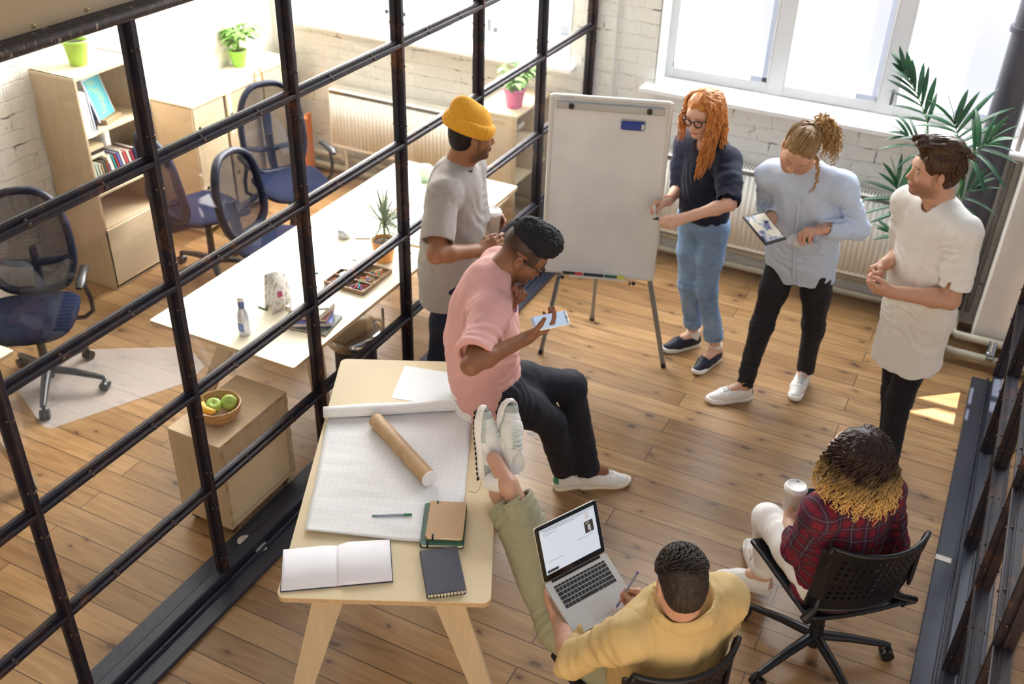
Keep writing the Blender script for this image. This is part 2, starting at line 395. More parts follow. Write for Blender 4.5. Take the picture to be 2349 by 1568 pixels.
# heating pipes along the foot of the back wall
M_pipe = mat('beige_pipe_paint', '#b9b3a0', .45, var=.1); M_pipeD = mat('dark_gap', '#4b443c', .8)
pr = empty('heating_pipes', (-1.2, 6.3, 0), label='beige heating pipes low on the back wall by the floor', cat='pipe')
for k, (z, y) in enumerate(((.16, 6.34), (.07, 6.30))):
    b = MB(); b.tube([(-2.45, y, z), (.12-.05*k, y, z), (.14-.05*k, y-.02, z), (.14-.05*k, 5.96-.05*k, z), (.17, 5.93-.05*k, z), (.82, 5.93-.05*k, z)], .024, 14); part(b, 'pipe', M_pipe, pr)
b = MB(); b.tube([(.38, 5.88, .07), (.38, 5.93, .17)], .03); b.cyl((.36, 5.86, .1), (.40, 5.86, .1), .028); part(b, 'valve', mat('chrome', '#c8ccd0', .15, 1.), pr, 'chrome valve')
pr = empty('heating_pipes', (-4, 6.3, 0), label='pair of pale heating pipes low on the meeting room window wall', cat='pipe')
for z, y in ((.16, 6.36), (.07, 6.34)):
    b = MB(); b.tube([(-5.2, y, z), (-3.16, y, z)], .024, 14); part(b, 'pipe', M_pipe, pr)
# radiators
M_rad = mat('radiator_white', '#f1efe6', .35); M_radS = mat('radiator_grille', '#8c8b85', .5)
def radiator(x0, x1, z0, z1, lab, g):
    r = empty('radiator', ((x0+x1)/2, 6.3, z0), label=lab, cat='radiator', group=g)
    b = MB(); y = 6.29
    n = int((x1-x0)/.033)
    prof = []
    for i in range(n*6+1):
        u = i/6; ph = u % 1; prof.append((x0+(x1-x0)*i/(n*6), y-.05+.008*(0 if .2 < ph < .8 else 1)))
    P = np.array([[(x, yy, z) for x, yy in prof] for z in (z0+.03, z1-.03)]); b.grid(P[::-1], .004)
    b.box(((x0+x1)/2, y, z0+.02), (x1-x0, .1, .03), bev=.006)
    for x in (x0, x1): b.box((x, y, (z0+z1)/2), (.012, .11, z1-z0), bev=.005)
    b.box(((x0+x1)/2, y+.045, (z0+z1)/2), (x1-x0, .006, z1-z0-.02))
    part(b, 'radiator_panel', M_rad, r)
    b = MB(); b.box(((x0+x1)/2, y, z1), (x1-x0, .105, .012), bev=.004); part(b, 'top_cover', M_rad, r)
    b = MB(); k = int((x1-x0)/.02)
    for i in range(k): b.box((x0+.02+i*(x1-x0-.04)/(k-1), y, z1+.0065), (.008, .07, .002))
    part(b, 'top_grille', M_radS, r)
    b = MB(); b.tube([(x0+.04, y, z0), (x0+.04, y+.03, .16)], .011); b.tube([(x0+.09, y, z0), (x0+.09, y+.01, .07)], .011); part(b, 'inlet_pipe', M_rad, r)
radiator(-1.97, -1.05, .22, .79, 'white panel radiator under the window, behind the red-haired woman', 'radiators')
radiator(-.93, .0, .22, .79, 'white panel radiator under the window, behind the palm and the man in the blue shirt', 'radiators')
radiator(-4.62, -3.35, .29, .76, 'long cream radiator under the window inside the glass-walled room', 'radiators')
# ================================================================== GLASS PARTITIONS
def steel_material(name, rust=.35):
    t = NT(name); vec = t.coords((1, 1, 1))
    n = t.noise(vec, 9, 6, .65, .6); n2 = t.noise(vec, 120, 4, .7)
    c = t.ramp(n, [(.42, lin('#191826')), (.58, lin('#2b2024')), (.70, lin('#6a4128'))])
    c = t.mix(t.ramp(n2, [(.66, (0, 0, 0)), (.72, (rust,)*3)]), c, lin('#8f8880'))
    t.base(c); t.b.inputs['Metallic'].default_value = .2; t.b.inputs['Roughness'].default_value = .5; t.bump(n2, .15, .002); return t.m
M_steel = steel_material('old_steel_bar'); 
t_ = NT('worn_header'); vec = t_.coords((1, 2.5, 1)); n_ = t_.noise(vec, 30, 6, .75, .8)
t_.base(t_.ramp(n_, [(.55, lin('#2a211f')), (.62, lin('#5d4b40')), (.67, lin('#aba59c'))])); t_.b.inputs['Roughness'].default_value = .5; M_header = t_.m
M_plate = mat('blue_black_steel_plate', '#343845', .36, .3, var=.12, bump=.1, bs=40)
M_rivet = mat('rivet_steel', '#4a3a34', .4, .6)
def partition(name, X, ys, zs, y_end, room, kick=None):
    """steel glazing: ys post positions, zs rail heights; room = +1 if the seen face looks to +x"""
    w = empty(name, (X, (ys[0]+y_end)/2, 0), kind='structure')
    for y in ys+[y_end]:
        b = MB(); zt = zs[-1]
        b.box((X, y, zt/2+.03), (.012, .05, zt-.06)); b.box((X+.018, y, zt/2+.03), (.03, .022, zt-.06), bev=.003); b.box((X-.018, y, zt/2+.03), (.03, .022, zt-.06), bev=.003)
        part(b, 'mullion', M_steel, w)
    allY = ys+[y_end]
    for z in zs[1:-1] if len(zs) > 2 else zs[1:]:
        b = MB(); a, c = allY[0]-.0, allY[-1]
        b.box((X, (a+c)/2, z), (.011, c-a, .05)); b.box((X+.016, (a+c)/2, z), (.028, c-a, .02), bev=.003); b.box((X-.016, (a+c)/2, z), (.028, c-a, .02), bev=.003)
        for sx in (-1, 1): b.box((X+sx*.009, (a+c)/2, z+.017), (.006, c-a, .012)); b.box((X+sx*.009, (a+c)/2, z-.017), (.006, c-a, .012))
        part(b, 'rail', M_steel, w)
    # rivets as one part per bay row would be pattern: a mesh of rivet heads on every bar
    b = MB()
    def rv(p, d):
        b.lathe(p, [(.0078, 0), (.0072, .003), (.0045, .0055), (.0005, .0065)], 8, basis(d))
    for y in allY:
        for z0, z1 in zip(zs, zs[1:]):
            for f in (.2, .8):
                z = z0+(z1-z0)*f
                for s in (-1, 1): rv((X+s*.033, y, z), (s, 0, 0)); rv((X+.016*room, y+s*.011, z), (0, s, 0))
    for z in zs[1:-1]:
        for y0, y1 in zip(allY, allY[1:]):
            for f in ((.5,) if z > 3 else (.3, .7)):
                y = y0+(y1-y0)*f
                for s in (-1, 1): rv((X+s*.030, y, z), (s, 0, 0)); rv((X+.014*room, y, z+s*.010), (0, 0, s))
    part(b, 'rivets', M_rivet, w)
    for i, (y0, y1) in enumerate(zip(allY, allY[1:])):
        for j, (z0, z1) in enumerate(zip(zs, zs[1:])):
            if j == 0 and kick is not None and y0 >= kick-.01:
                b = MB(); b.box((X, (y0+y1)/2, (z0+z1)/2), (.012, y1-y0-.04, z1-z0-.03)); part(b, 'kick_panel', M_plate, w); continue
            b = MB(); b.box((X, (y0+y1)/2, (z0+z1)/2), (.005, y1-y0-.02, z1-z0-.02)); part(b, 'glass_pane', M_glass, w)
    b = MB(); a = allY[0]-.4; c = y_end
    b.box((X, (a+c)/2, .012), (.27, c-a, .024), bev=.004); b.box((X, (a+c)/2, .045), (.055, c-a, .05), bev=.006)
    for s in (-1, 1): b.box((X+s*.05, (a+c)/2, .03), (.012, c-a, .022), bev=.003)
    part(b, 'base_plate', M_plate, w)
    return w
yl = [.80+.797*i+.01 for i in range(8)]   # .81 ... 6.39
yl = [.0, .808, 1.604, 2.379, 3.169, 3.967, 4.768, 5.588]
zl = [.055, .538, 1.027, 1.521, 2.006, 2.49]
wl = partition('wall_glass_left', -2.528, yl, zl, 6.377, 1, kick=5.5)
b = MB(); b.box((-2.528, 3.1, 2.512), (.075, 6.55, .05), bev=.012); b.tube([(-2.485, 0, 2.515), (-2.485, 6.37, 2.515)], .022, 14); part(b, 'header_beam', M_header, wl)
b = MB(); b.box((-2.535, 3.1, 2.95), (.03, 6.55, .84)); part(b, 'header_panel', mat('pale_ply_panel', '#9a876a', .5, var=.05, vs=2), wl)
b = MB()
for px_, py_ in ((200, 22), (78, 60)):
    q = pxx(px_, py_, -2.519); b.lathe(q, [(.007, 0), (.006, .0015), (.003, .001)], 12, basis((1, 0, 0)))
part(b, 'screw_head', mat('screw_brass', '#a08c66', .4, .5), wl)
yr = [.91, 1.706, 2.511, 3.317, 4.122, 4.924]
wr = partition('wall_glass_right', .451, yr, [.055, .548, 1.039, 1.53, 2.02, 2.49], 5.725, -1)
b = MB()
for (x, y, s) in ((.35, 4.03, .05), (.53, 4.06, .05)): b.box((x, y, .0255), (.07, .035, .003))
part(b, 'paint_smear', mat('plaster_smear', '#d5d2ca', .8, var=.2, vs=40), wr)
b = MB()
q1 = pz(594, 1243, .026); q2 = pz(560, 1238, .026)
for q in (pz(597, 1253, .026), pz(561, 1238, .026)): b.lathe(q, [(.035, 0), (.03, .003), (.001, .004)], 9)
part(b, 'paint_smear', MATS['plaster_smear'], wl)
# unseen wall and slab behind the camera, added to shade the near floor
b = MB(); b.box((-.6, -.55, 1.5), (9.6, .2, 3.0)); b.build('wall_shade_front', mat('unseen_wall_paint', '#6f6558', .8), kind='structure')
b = MB(); b.box((-.6, -2.0, 3.05), (9.6, 3.1, .12)); b.build('floor_shade_slab', mat('unseen_slab_paint', '#6f6558'), kind='structure')

b = MB(); b.box((-3.88, 3.0, 3.43), (2.72, 6.8, .1)); b.build('ceiling', M_white, kind='structure')
b = MB(); b.box((-3.88, .35, 1.7), (2.72, .1, 3.4)); b.build('wall_near', mat('unseen_wall_paint', '#6f6558'), kind='structure')
# ================================================================== FURNITURE, GLASS-WALLED ROOM
M_ply = plywood('birch_ply', '#ccb697'); M_plyL = plywood('birch_ply_light', '#d9c7a8', (1, 1, 10)); M_plyV = plywood('birch_ply_upright', '#c5b092', (14, 14, 1))
M_plyedge = mat('ply_edge', '#b79a76', .6, var=.15, vs=90); M_lam = plywood('white_ply_top', '#e2dac6', (10, 1, 1), .42, .05)
M_black = mat('black_plastic', '#15161c', .38); M_dark = mat('dark_hole', '#1c1a1a', .8)
def box_panels(name_list, root, mats):
    for nm, c, s, mm in name_list: b = MB(); b.box(c, s, bev=.0015); part(b, nm, mm, root)
# bookshelf
sx0, sx1, sy0, sy1, sh = -5.205, -4.836, 4.077, 4.60, 1.413
r = empty('bookshelf', ((sx0+sx1)/2, (sy0+sy1)/2, 0), label='tall pale plywood bookshelf with open shelves against the left brick wall', cat='bookshelf')
cx, cy, dx, dy = (sx0+sx1)/2, (sy0+sy1)/2, sx1-sx0, sy1-sy0
box_panels([('side_panel', (cx, sy0+.009, sh/2), (dx, .018, sh), M_plyV), ('side_panel', (cx, sy1-.009, sh/2), (dx, .018, sh), M_plyV),
  ('top_panel', (cx, cy, sh-.009), (dx+.004, dy+.004, .018), M_plyL), ('shelf', (cx, cy, 1.047), (dx-.01, dy-.036, .018), M_plyL), ('shelf', (cx, cy, .662), (dx-.01, dy-.036, .018), M_plyL),
  ('back_panel', (sx0+.004, cy, sh/2-.35), (.006, dy-.036, .66), M_plyV), ('bottom_panel', (cx, cy, .02), (dx, dy-.036, .018), M_plyL),
  ('door', (sx1-.009, cy, .215), (.018, dy-.004, .42), M_plyL), ('shelf', (cx, cy, .43), (dx-.02, dy-.036, .016), M_ply)], r, None)
# books: (y, thickness, height, depth, colour, lean)
def book(y, t, h, d, col, z, lean, lab, grp, xf=-4.86, pages='#e6dfcf'):
    o = empty('book', (xf-d/2, y, z), label=lab, cat='book', group=grp); o.rotation_euler = (lean, 0, 0)
    cm = mat('book_cover_'+col.strip('#'), col, .5)
    b = MB(); b.box((0, -t/2+.001, h/2), (d, .002, h)); b.box((0, t/2-.001, h/2), (d, .002, h)); b.box((d/2-.001, 0, h/2), (.002, t, h)); b.build('cover', cm, o)
    b = MB(); b.box((-.004, 0, h/2), (d-.012, t-.005, h-.01)); b.build('page_block', mat('book_pages_'+pages.strip('#'), pages, .8), o)
y = 4.115
for t, h, c, lb in ((.022, .27, '#e9e4da', 'cream book, first on the upper shelf beside the side panel'), (.018, .26, '#f2f2f0', 'white book, second on the upper shelf beside the side panel'),
                (.014, .25, '#d8d9dc', 'light grey book, third from the side panel on the upper shelf'), (.012, .22, '#dfe4ec', 'slim bluish white book, last of the four on the upper shelf'), (.006, .16, '#2f4f86', 'thin blue booklet leaning by the white books on the upper shelf')):
    book(y+t/2, t, h, .17, c, 1.0565, .06, lb, 'books on the upper shelf'); y += t+.004
cols1 = [('#e4e9e2', .026, .20, 'white'), ('#bcd4bd', .02, .20, 'pale green'), ('#d8d2c4', .018, .19, 'cream'), ('#b9a27a', .016, .18, 'tan'), ('#4e5b52', .02, .19, 'dark green'), ('#c0563d', .012, .18, 'red'), ('#7f7aa0', .015, .16, 'lilac')]
y = 4.106
for c, t, h, nm in cols1:
    book(y+t/2, t, h, .16, c, .6715, .10, '%s book in the front row at the near end of the lower shelf' % nm, 'paperbacks on the lower shelf', -4.85); y += t+.003
cols2 = [('#e8e1d2', .03, .22, 'thick cream'), ('#2e8f9a', .016, .21, 'teal'), ('#b8383c', .014, .20, 'red'), ('#5d62a8', .02, .21, 'violet'), ('#efe9df', .018, .22, 'ivory'), ('#b8474a', .022, .20, 'crimson'), ('#dcd7cc', .02, .2, 'off-white'), ('#8d3240', .024, .19, 'maroon'), ('#222c46', .03, .2, 'dark navy')]
y = 4.26
for c, t, h, nm in cols2:
    book(y+t/2, t, h, .16, c, .6715, .22, '%s book leaning in the middle of the lower shelf' % nm, 'paperbacks on the lower shelf', -4.85); y += t+.006
for k, (c, nm) in enumerate((('#e6dcc6', 'cream'), ('#3b2f2b', 'dark brown'), ('#d9c9a8', 'beige'))):
    o = empty('book', (-4.96, 4.17+.003*k, .889+.0236*k-.0), label='%s book lying flat on top of the front row on the lower shelf' % nm, cat='book', group='books lying on the front row')
    b = MB(); b.box((0, 0, .001), (.17, .12, .0015)); b.box((0, 0, .0215), (.17, .12, .0015)); b.box((.084, 0, .0112), (.0015, .12, .021)); b.build('cover', mat('book_cover_'+c.strip('#'), c, .5), o)
    b = MB(); b.box((-.002, 0, .0112), (.162, .114, .0185)); b.build('page_block', mat('book_pages_e6dfcf', '#e6dfcf', .8), o)
# framed turquoise notice on a wooden stand
r = empty('notice_stand', (-4.93, 4.36, 1.0565), label='turquoise printed card with yellow writing on a wooden stand, upper shelf', cat='sign')
Mx = rotz(.25)@roty(-.28)
def loc_part(b, nm, m_, root): o = b.build(nm, m_, root); return o
def rt(M, c, s, b, bev=0): b.box(M@np.array(c, float), s, M, bev)
b = MB(); rt(Mx, (0, 0, .15), (.008, .185, .27), b); loc_part(b, 'white_frame', mat('white_card', '#eef2f4', .5), r)
b = MB(); rt(Mx, (.0055, 0, .15), (.003, .16, .245), b); loc_part(b, 'turquoise_card', mat('turquoise_card', '#5cc3d2', .5, var=.04), r)
b = MB()
for i, (l, o_) in enumerate(((.06, -.03), (.05, -.02), (.03, -.05), (.07, -.01), (.05, 0), (.045, .02), (.06, .01), (.05, .015), (.04, .0), (.05, .01), (.045, .0), (.05, -.01))):
    for w_ in range(3): rt(Mx, (.0078, o_+(w_-1)*l*.36, .255-i*.018), (.001, l*.28, .006), b)
loc_part(b, 'yellow_lettering', mat('yellow_ink', '#d9d45e', .5), r)
b = MB(); b.box((-.01, 0, .015), (.10, .17, .03), rotz(.25), .003); b.box(rotz(.25)@np.array((-.075, 0, .06)), (.01, .12, .12), rotz(.25)); loc_part(b, 'wooden_stand', mat('dark_wood', '#a58a68', .6), r)
# green plastic pot on the bookshelf
def leaf(b, base, d, L, wd, droop=.5, up=(0, 0, 1), seg=6, fold=.15, twist=0.):
    base = np.array(base, float); d = np.array(d, float); d /= np.linalg.norm(d); s = np.cross(d, up); s /= np.linalg.norm(s)+1e-9
    rows = []; p = base.copy(); dd = d.copy()
    for i in range(seg+1):
        t = i/seg; w_ = wd*math.sin(PI*min(1, .08+t*.92))**.8*(1 if t < .98 else .05)
        n = np.cross(s, dd); rows.append([p-s*w_/2+n*fold*w_, p, p+s*w_/2+n*fold*w_]); p = p+dd*L/seg; dd = dd-np.array([0, 0, 1])*droop/seg; dd /= np.linalg.norm(dd)
    b.grid(np.array(rows), .0006)
M_soil = mat('soil', '#3a322c', .95, var=.4, vs=60, bump=.5)
M_lg = mat('leaf_green_light', '#6fa04a', .5, var=.25, vs=12); M_leaf = mat('leaf_green_dark', '#3f6a3c', .42, var=.3, vs=14); M_leaf2 = mat('leaf_grey_green', '#6d8060', .5, var=.2)
def pot(loc, r0, r1, h, col, lab, nm, leaves, lmat, rim=True, rx=0.):
    o = empty(nm, loc, label=lab, cat='plant')
    b = MB(); pr = [(0, .001), (r0*.96, .0), (r0, .004), (r1*.98, h*.86)]+([(r1*1.05, h*.87), (r1*1.07, h)] if rim else [(r1, h)])+[(r1*.96, h), (r1*.93, h*.9), (r1*.9, h*.86)]
    b.lathe((0, 0, 0), pr); b.build('pot', mat('pot_'+nm+col.strip('#'), col, .38), o)
    b = MB(); b.lathe((0, 0, h*.84), [(r1*.93, 0), (r1*.6, .006), (0.001, .010)], 20); b.build('soil', M_soil, o)
    b = MB(); leaves(b, h*.86); o2 = b.build('foliage', lmat, o); return o
def sprigs(n, hh, sp, lw, sd):
    def f(b, z):
        rr = random.Random(sd)
        for i in range(n):
            a = rr.uniform(0, 2*PI); sp_ = rr.uniform(.2, 1)*sp; H = hh*rr.uniform(.55, 1)
            p0 = np.array([0, 0, z]); p1 = np.array([math.cos(a)*sp_*.3, math.sin(a)*sp_*.3, z+H*.7]); p2 = np.array([math.cos(a)*sp_, math.sin(a)*sp_, z+H])
            b.tube([p0, (p0+p1)/2, p1, p2], [.003, .0025, .002, .0015], 5)
            for k in range(5):
                q = p1+(p2-p1)*k/4; a2 = a+rr.uniform(-1.6, 1.6); leaf(b, q, (math.cos(a2), math.sin(a2), rr.uniform(-.3, .5)), lw*rr.uniform(1.3, 2.2), lw*rr.uniform(.7, 1.1), 1.0, seg=4)
    return f
pot((-5.02, 4.30, sh), .052, .072, .15, '#a3cf4f', 'empty-looking lime green pot on top of the bookshelf', 'plant_pot', lambda b, z: b.tube([(0, 0, z), (.01, .005, z+.05), (.03, .01, z+.07)], [.004, .003, .002], 6), M_leaf2)
# long cabinet
def cab(y0, y1, x1, h, doors, lab):
    r = empty('cabinet', ((-5.205+x1)/2, (y0+y1)/2, 0), label=lab, cat='cabinet'); cx = (-5.205+x1)/2; dx = x1+5.205
    box_panels([('top_panel', (cx, (y0+y1)/2, h-.009), (dx+.01, y1-y0, .018), M_plyL), ('side_panel', (cx, y0+.009, h/2), (dx-.01, .018, h-.02), M_ply), ('side_panel', (cx, y1-.009, h/2), (dx-.01, .018, h-.02), M_ply),
       ('back_panel', (-5.2, (y0+y1)/2, h/2), (.006, y1-y0-.04, h-.03), M_ply), ('bottom_panel', (cx, (y0+y1)/2, .06), (dx-.02, y1-y0-.036, .018), M_ply)], r, None)
    for k, (a, c) in enumerate(doors):
        b = MB(); b.box((x1-.009, (a+c)/2, h/2+.01), (.018, c-a, h-.07), bev=.002); d = part(b, 'door', M_plyL if k % 2 == 0 else M_ply, r)
        b = MB()
        for z in (h-.17, .35):
            b.lathe((x1+.0005, a+.045, z), [(.014, 0), (.013, .002), (.001, .002)], 14, basis((1, 0, 0)))
        o = b.build('finger_hole', M_dark); o.parent = d; o.matrix_parent_inverse = d.matrix_parent_inverse.copy() if False else Matrix.Identity(4)
    return r
cab(4.985, 5.70, -4.84, .963, [(5.0, 5.31), (5.335, 5.69)], 'long low plywood cabinet with two doors under the trailing plant')
cab(5.705, 6.25, -4.93, .96, [(5.72, 6.23)], 'low plywood cabinet set back in the bright corner by the window')
pot((-5.14, 5.86, .963), .046, .066, .12, '#8fce52', 'leafy trailing plant in a bright green pot on the low cabinet', 'potted_plant', sprigs(16, .20, .16, .05, 3), M_lg)
# umbrella hooked over the cabinet end
r = empty('umbrella', (-4.79, 5.70, .2), label='navy furled umbrella with curved wooden handle against the cabinet', cat='umbrella')
b = MB(); b.tube([(-4.79, 5.70, .22), (-4.79, 5.695, .35), (-4.79, 5.69, .7), (-4.79, 5.69, .8)], [.006, .028, .034, .012], 14); part(b, 'canopy', mat('umbrella_navy', '#2c3c6a', .6), r)
b = MB(); b.tube([(-4.79, 5.69, .8)]+[(-4.79, 5.69, .9), (-4.79, 5.69, .98)]+[(-4.79, 5.69-.045+.045*math.cos(t), 1.0+.05*math.sin(t)) for t in np.linspace(0, PI, 9)]+[(-4.79, 5.60, .975)], .0065, 10); part(b, 'handle', mat('umbrella_cane', '#b98d4c', .4), r)
b = MB(); b.cyl((-4.79, 5.70, .12), (-4.79, 5.70, .23), .004); part(b, 'tip', MATS['chrome'], r)
b = MB(); b.box((-4.86, 6.22, .25), (.03, .2, .5), rotz(.2)); b.lathe((-4.84, 6.2, .48), [(.0, 0), (.03, .01), (.02, .03), (.0, .035)], 12)
tag(b.build('orange_panel', mat('orange_panel', '#cf7a48', .6)), 'orange panel leaning in the corner behind the office chair', 'panel')
# low cabinet by the end of the glass wall, open to the front, with pink pot
x0, x1, y0, y1, h = -3.12, -2.80, 5.82, 6.385, 1.015
r = empty('open_cabinet', (-2.96, 6.1, 0), label='tall open plywood cube shelf beside the steel glass wall', cat='cabinet')
box_panels([('top_panel', (-2.96, 6.1, h-.009), (.325, .57, .018), M_plyL), ('side_panel', (-2.96, y0+.009, h/2), (.32, .018, h-.018), M_ply), ('side_panel', (-2.96, y1-.009, h/2), (.32, .018, h-.018), M_ply),
  ('back_panel', (x0+.005, 6.1, h/2), (.008, .54, h-.02), M_plyV), ('divider', (-2.96, 6.12, .76), (.30, .016, .46), M_ply), ('shelf', (-2.96, 6.1, .52), (.31, .54, .018), M_plyL), ('shelf', (-2.96, 6.1, .80), (.31, .54, .014), M_plyL),
  ('bottom_panel', (-2.96, 6.1, .09), (.31, .54, .018), M_plyL)], r, None)
b = MB(); b.box((-2.797, 5.89, .93), (.006, .1, .03)); part(b, 'label_strip', mat('grey_strip', '#a9a7a3', .5), r)
pot((-2.90, 5.99, 1.015), .054, .075, .13, '#d96aa5', 'leafy plant in a pink pot on the open plywood shelf', 'potted_plant', sprigs(13, .17, .19, .055, 8), M_lg)
r = empty('plywood_stool', (-3.02, 5.55, 0), label='low plywood step with an upright board in front of the cube shelf', cat='step')
g_ = pz(1130, 440, .42)+np.array([0, -.17, 0])
box_panels([('step_top', (g_[0], g_[1], .42), (.30, .34, .018), M_plyL), ('side_panel', (g_[0], g_[1]-.15, .21), (.28, .018, .40), M_ply), ('side_panel', (g_[0], g_[1]+.15, .21), (.28, .018, .40), M_ply),
  ('upright_board', (g_[0]-.08, g_[1]+.02, .53), (.10, .05, .22), M_plyL)], r, None)
# ---- big shared table
def ply_table(name, P, u, v, L, D, lab, legs, thick=.022, rad=.03, top=None, z=.74):
    """P near-left corner, u along the short edge (D), v along the long edge (L)"""
    u = np.array([*u, 0.]); v = np.array([*v, 0.]); P = np.array([*P, 0.]); M = np.stack([u, v, np.array([0, 0, 1.])], 1)
    c0 = P+u*D/2+v*L/2; r = empty(name, tuple(c0), label=lab, cat='table')
    poly = []
    for (cx_, cy_, a0) in ((D-rad, L-rad, 0), (rad, L-rad, PI/2), (rad, rad, PI), (D-rad, rad, 1.5*PI)):
        for k in range(6): a = a0+k*PI/10; poly.append((cx_+rad*math.cos(a), cy_+rad*math.sin(a)))
    b = MB(); b.prism(poly, z-thick, z, M, P); b.cur = 1
    part(b, 'table_top', [top or M_lam], r)
    b = MB(); b.prism([(D/2+(x-D/2)*1.0008, L/2+(y_-L/2)*1.0008) for x, y_ in poly], z-thick+.0015, z-.003, M, P); part(b, 'top_edge', M_plyedge, r)
    for (v0, tilt) in legs:
        b = MB()
        for s in (-1, 1):
            top_ = P+u*(D/2+s*.19)+v*v0+np.array([0, 0, z-thick]); bot = P+u*(D/2+s*(D/2+.02))+v*(v0+tilt); bot[2] = 0
            w1, w2 = .10, .06
            q = [(D/2+s*.13, z-thick), (D/2+s*.25, z-thick), (D/2+s*(D/2+.05), 0), (D/2+s*(D/2-.02), 0)]
            bb = MB(); Mv = np.stack([u, np.array([0, 0, 1.])+v*(-tilt/(z)), v], 1)
            bb.prism(q, -.011, .011, Mv, P+v*(v0+tilt)); part(bb, 'leg', M_plyV, r)
        bb = MB(); bb.prism([(D/2-.2, z-thick), (D/2+.2, z-thick), (D/2+.17, z-thick-.045), (D/2-.17, z-thick-.045)], -.012, .012, Mv, P+v*(v0+tilt)); part(bb, 'cross_rail', M_plyV, r)
    b = MB(); a = P+u*(D/2+.21)+v*(legs[0][0]+.02); c = P+u*(D/2+.21)+v*(legs[-1][0]-.02); a[2] = c[2] = z-thick-.04; b.bar(a, c, .018, .07); part(b, 'beam', M_ply, r)
    return r
ply_table('meeting_table', (-3.436, 3.045), (1, 0), (0, 1), 2.34, .872, 'long white-topped plywood table behind the steel glass wall', [(.45, -.25), (1.9, .25)], rad=.012)
ply_table('side_table', (-4.75, 1.2), (1, 0), (0, 1), 1.342, .96, 'plywood table whose corner enters at the left picture edge', [(.3, -.1), (1.12, .12)], rad=.008)
TU = np.array([math.cos(.4515), math.sin(.4515)]); TV = np.array([-TU[1], TU[0]]); TP = np.array([-1.769, 1.878])
ply_table('work_table', TP, TU, TV, 1.485, .742, 'pale plywood trestle table in front with drawings and notebooks', [(.13, -.03), (1.3, .05)], top=plywood('maple_top', '#d8c6a2', (1.5, 1.5, 1), .55, .07))
r_ = [o for o in bpy.data.objects if o.name == 'work_table'][0]
b = MB(); q = pz(1094, 1112, .7405); 
pts_ = [pz(x, y_, .7406) for x, y_ in ((1075, 1125), (1090, 1130), (1100, 1122), (1103, 1105))]; b.tube(pts_, .0008, 6); part(b, 'cable_flap', mat('flap_line', '#8c7a5e', .6), r_)
# ---- things on the meeting table
TZ = .7401
def pzt(x, y): return pz(x, y, .74)
p = pzt(562, 766); r = empty('bottle', tuple(p), label='slim metallic bottle with blue label and white cap', cat='bottle')
b = MB(); b.lathe((0, 0, 0), [(0, 0), (.026, .001), (.028, .006), (.028, .10), (.024, .125), (.014, .15), (.0135, .165)]); b.build('bottle_body', mat('can_silver', '#c9d0dc', .3, .5), r)
b = MB(); b.lathe((0, 0, 0), [(.0145, .148), (.0155, .165), (.0150, .185), (.0135, .19)]); b.build('neck_label', mat('blue_print', '#2f57a5', .4), r)
b = MB(); b.lathe((0, 0, 0), [(.0155, .188), (.0155, .205), (.013, .208), (.0, .208)]); b.build('cap', mat('white_cap', '#f0f0f0', .4), r)
b = MB(); b.lathe((0, 0, 0), [(.0284, .03), (.0284, .075)], 10, rotz(-2.6), 1.9); b.build('blue_patch', mat('blue_print', '#2f57a5'), r)
# table tent card
p = pzt(640, 706); r = empty('tent_card', tuple(p), rz=-.35, label='folded printed paper tent card beside the bottle', cat='card')
M_print = NT('newsprint'); v_ = M_print.coords((70, 70, 40)); 
M_print.base(M_print.mix(M_print.ramp(M_print.noise(v_, 1, 2), [(.52, (0, 0, 0)), (.58, (.55,)*3)]), lin('#ecebe6'), lin('#7c7a70'))); M_print = M_print.m
for s in (-1, 1):
    b = MB(); b.grid(np.array([[(s*.035*(1-t), yy, .21*t) for yy in (-.06, .06)] for t in np.linspace(0, 1, 4)]), .0012); b.build('card_face', M_print, r)
b = MB(); b.box((.0235, .0, .09), (.002, .028, .03), roty(-.165)); b.build('magenta_print', mat('magenta_print', '#b34a7c', .6), r)
# stack of books on the meeting table
bc = pzt(722, 735); zc = .7402
stack = [(.24, .19, .012, '#3a4441', .35, 'dark green-black tablet-like book at the bottom of the stack on the long table'), (.21, .16, .022, '#5566a8', .75, 'blue and white book in the stack on the long table, second from bottom'),
         (.2, .14, .016, '#8f4a44', .5, 'maroon book in the middle of the stack on the long table'), (.2, .145, .028, '#d9d2c4', .25, 'thick cream book near the top of the stack on the long table'), (.19, .15, .006, '#f0e9e2', .85, 'loose white booklet topping the stack on the long table')]
for k, (l, w__, t, c, a, lb) in enumerate(stack):
    o = empty('stacked_book', (bc[0]-.01*k, bc[1]+.012*k-.02, zc), a-.2, label=lb, cat='book', group='books stacked on the meeting table')
    b = MB(); b.box((0, 0, .001), (l, w__, .002)); b.box((0, 0, t-.001), (l, w__, .002)); b.box((-l/2+.001, 0, t/2), (.002, w__, t)); b.build('cover', mat('book_cover_'+c.strip('#'), c, .5), o)
    b = MB(); b.box((.002, 0, t/2), (l-.01, w__-.008, t-.004)); b.build('page_block', MATS['book_pages_e6dfcf'], o); zc += t+.0003
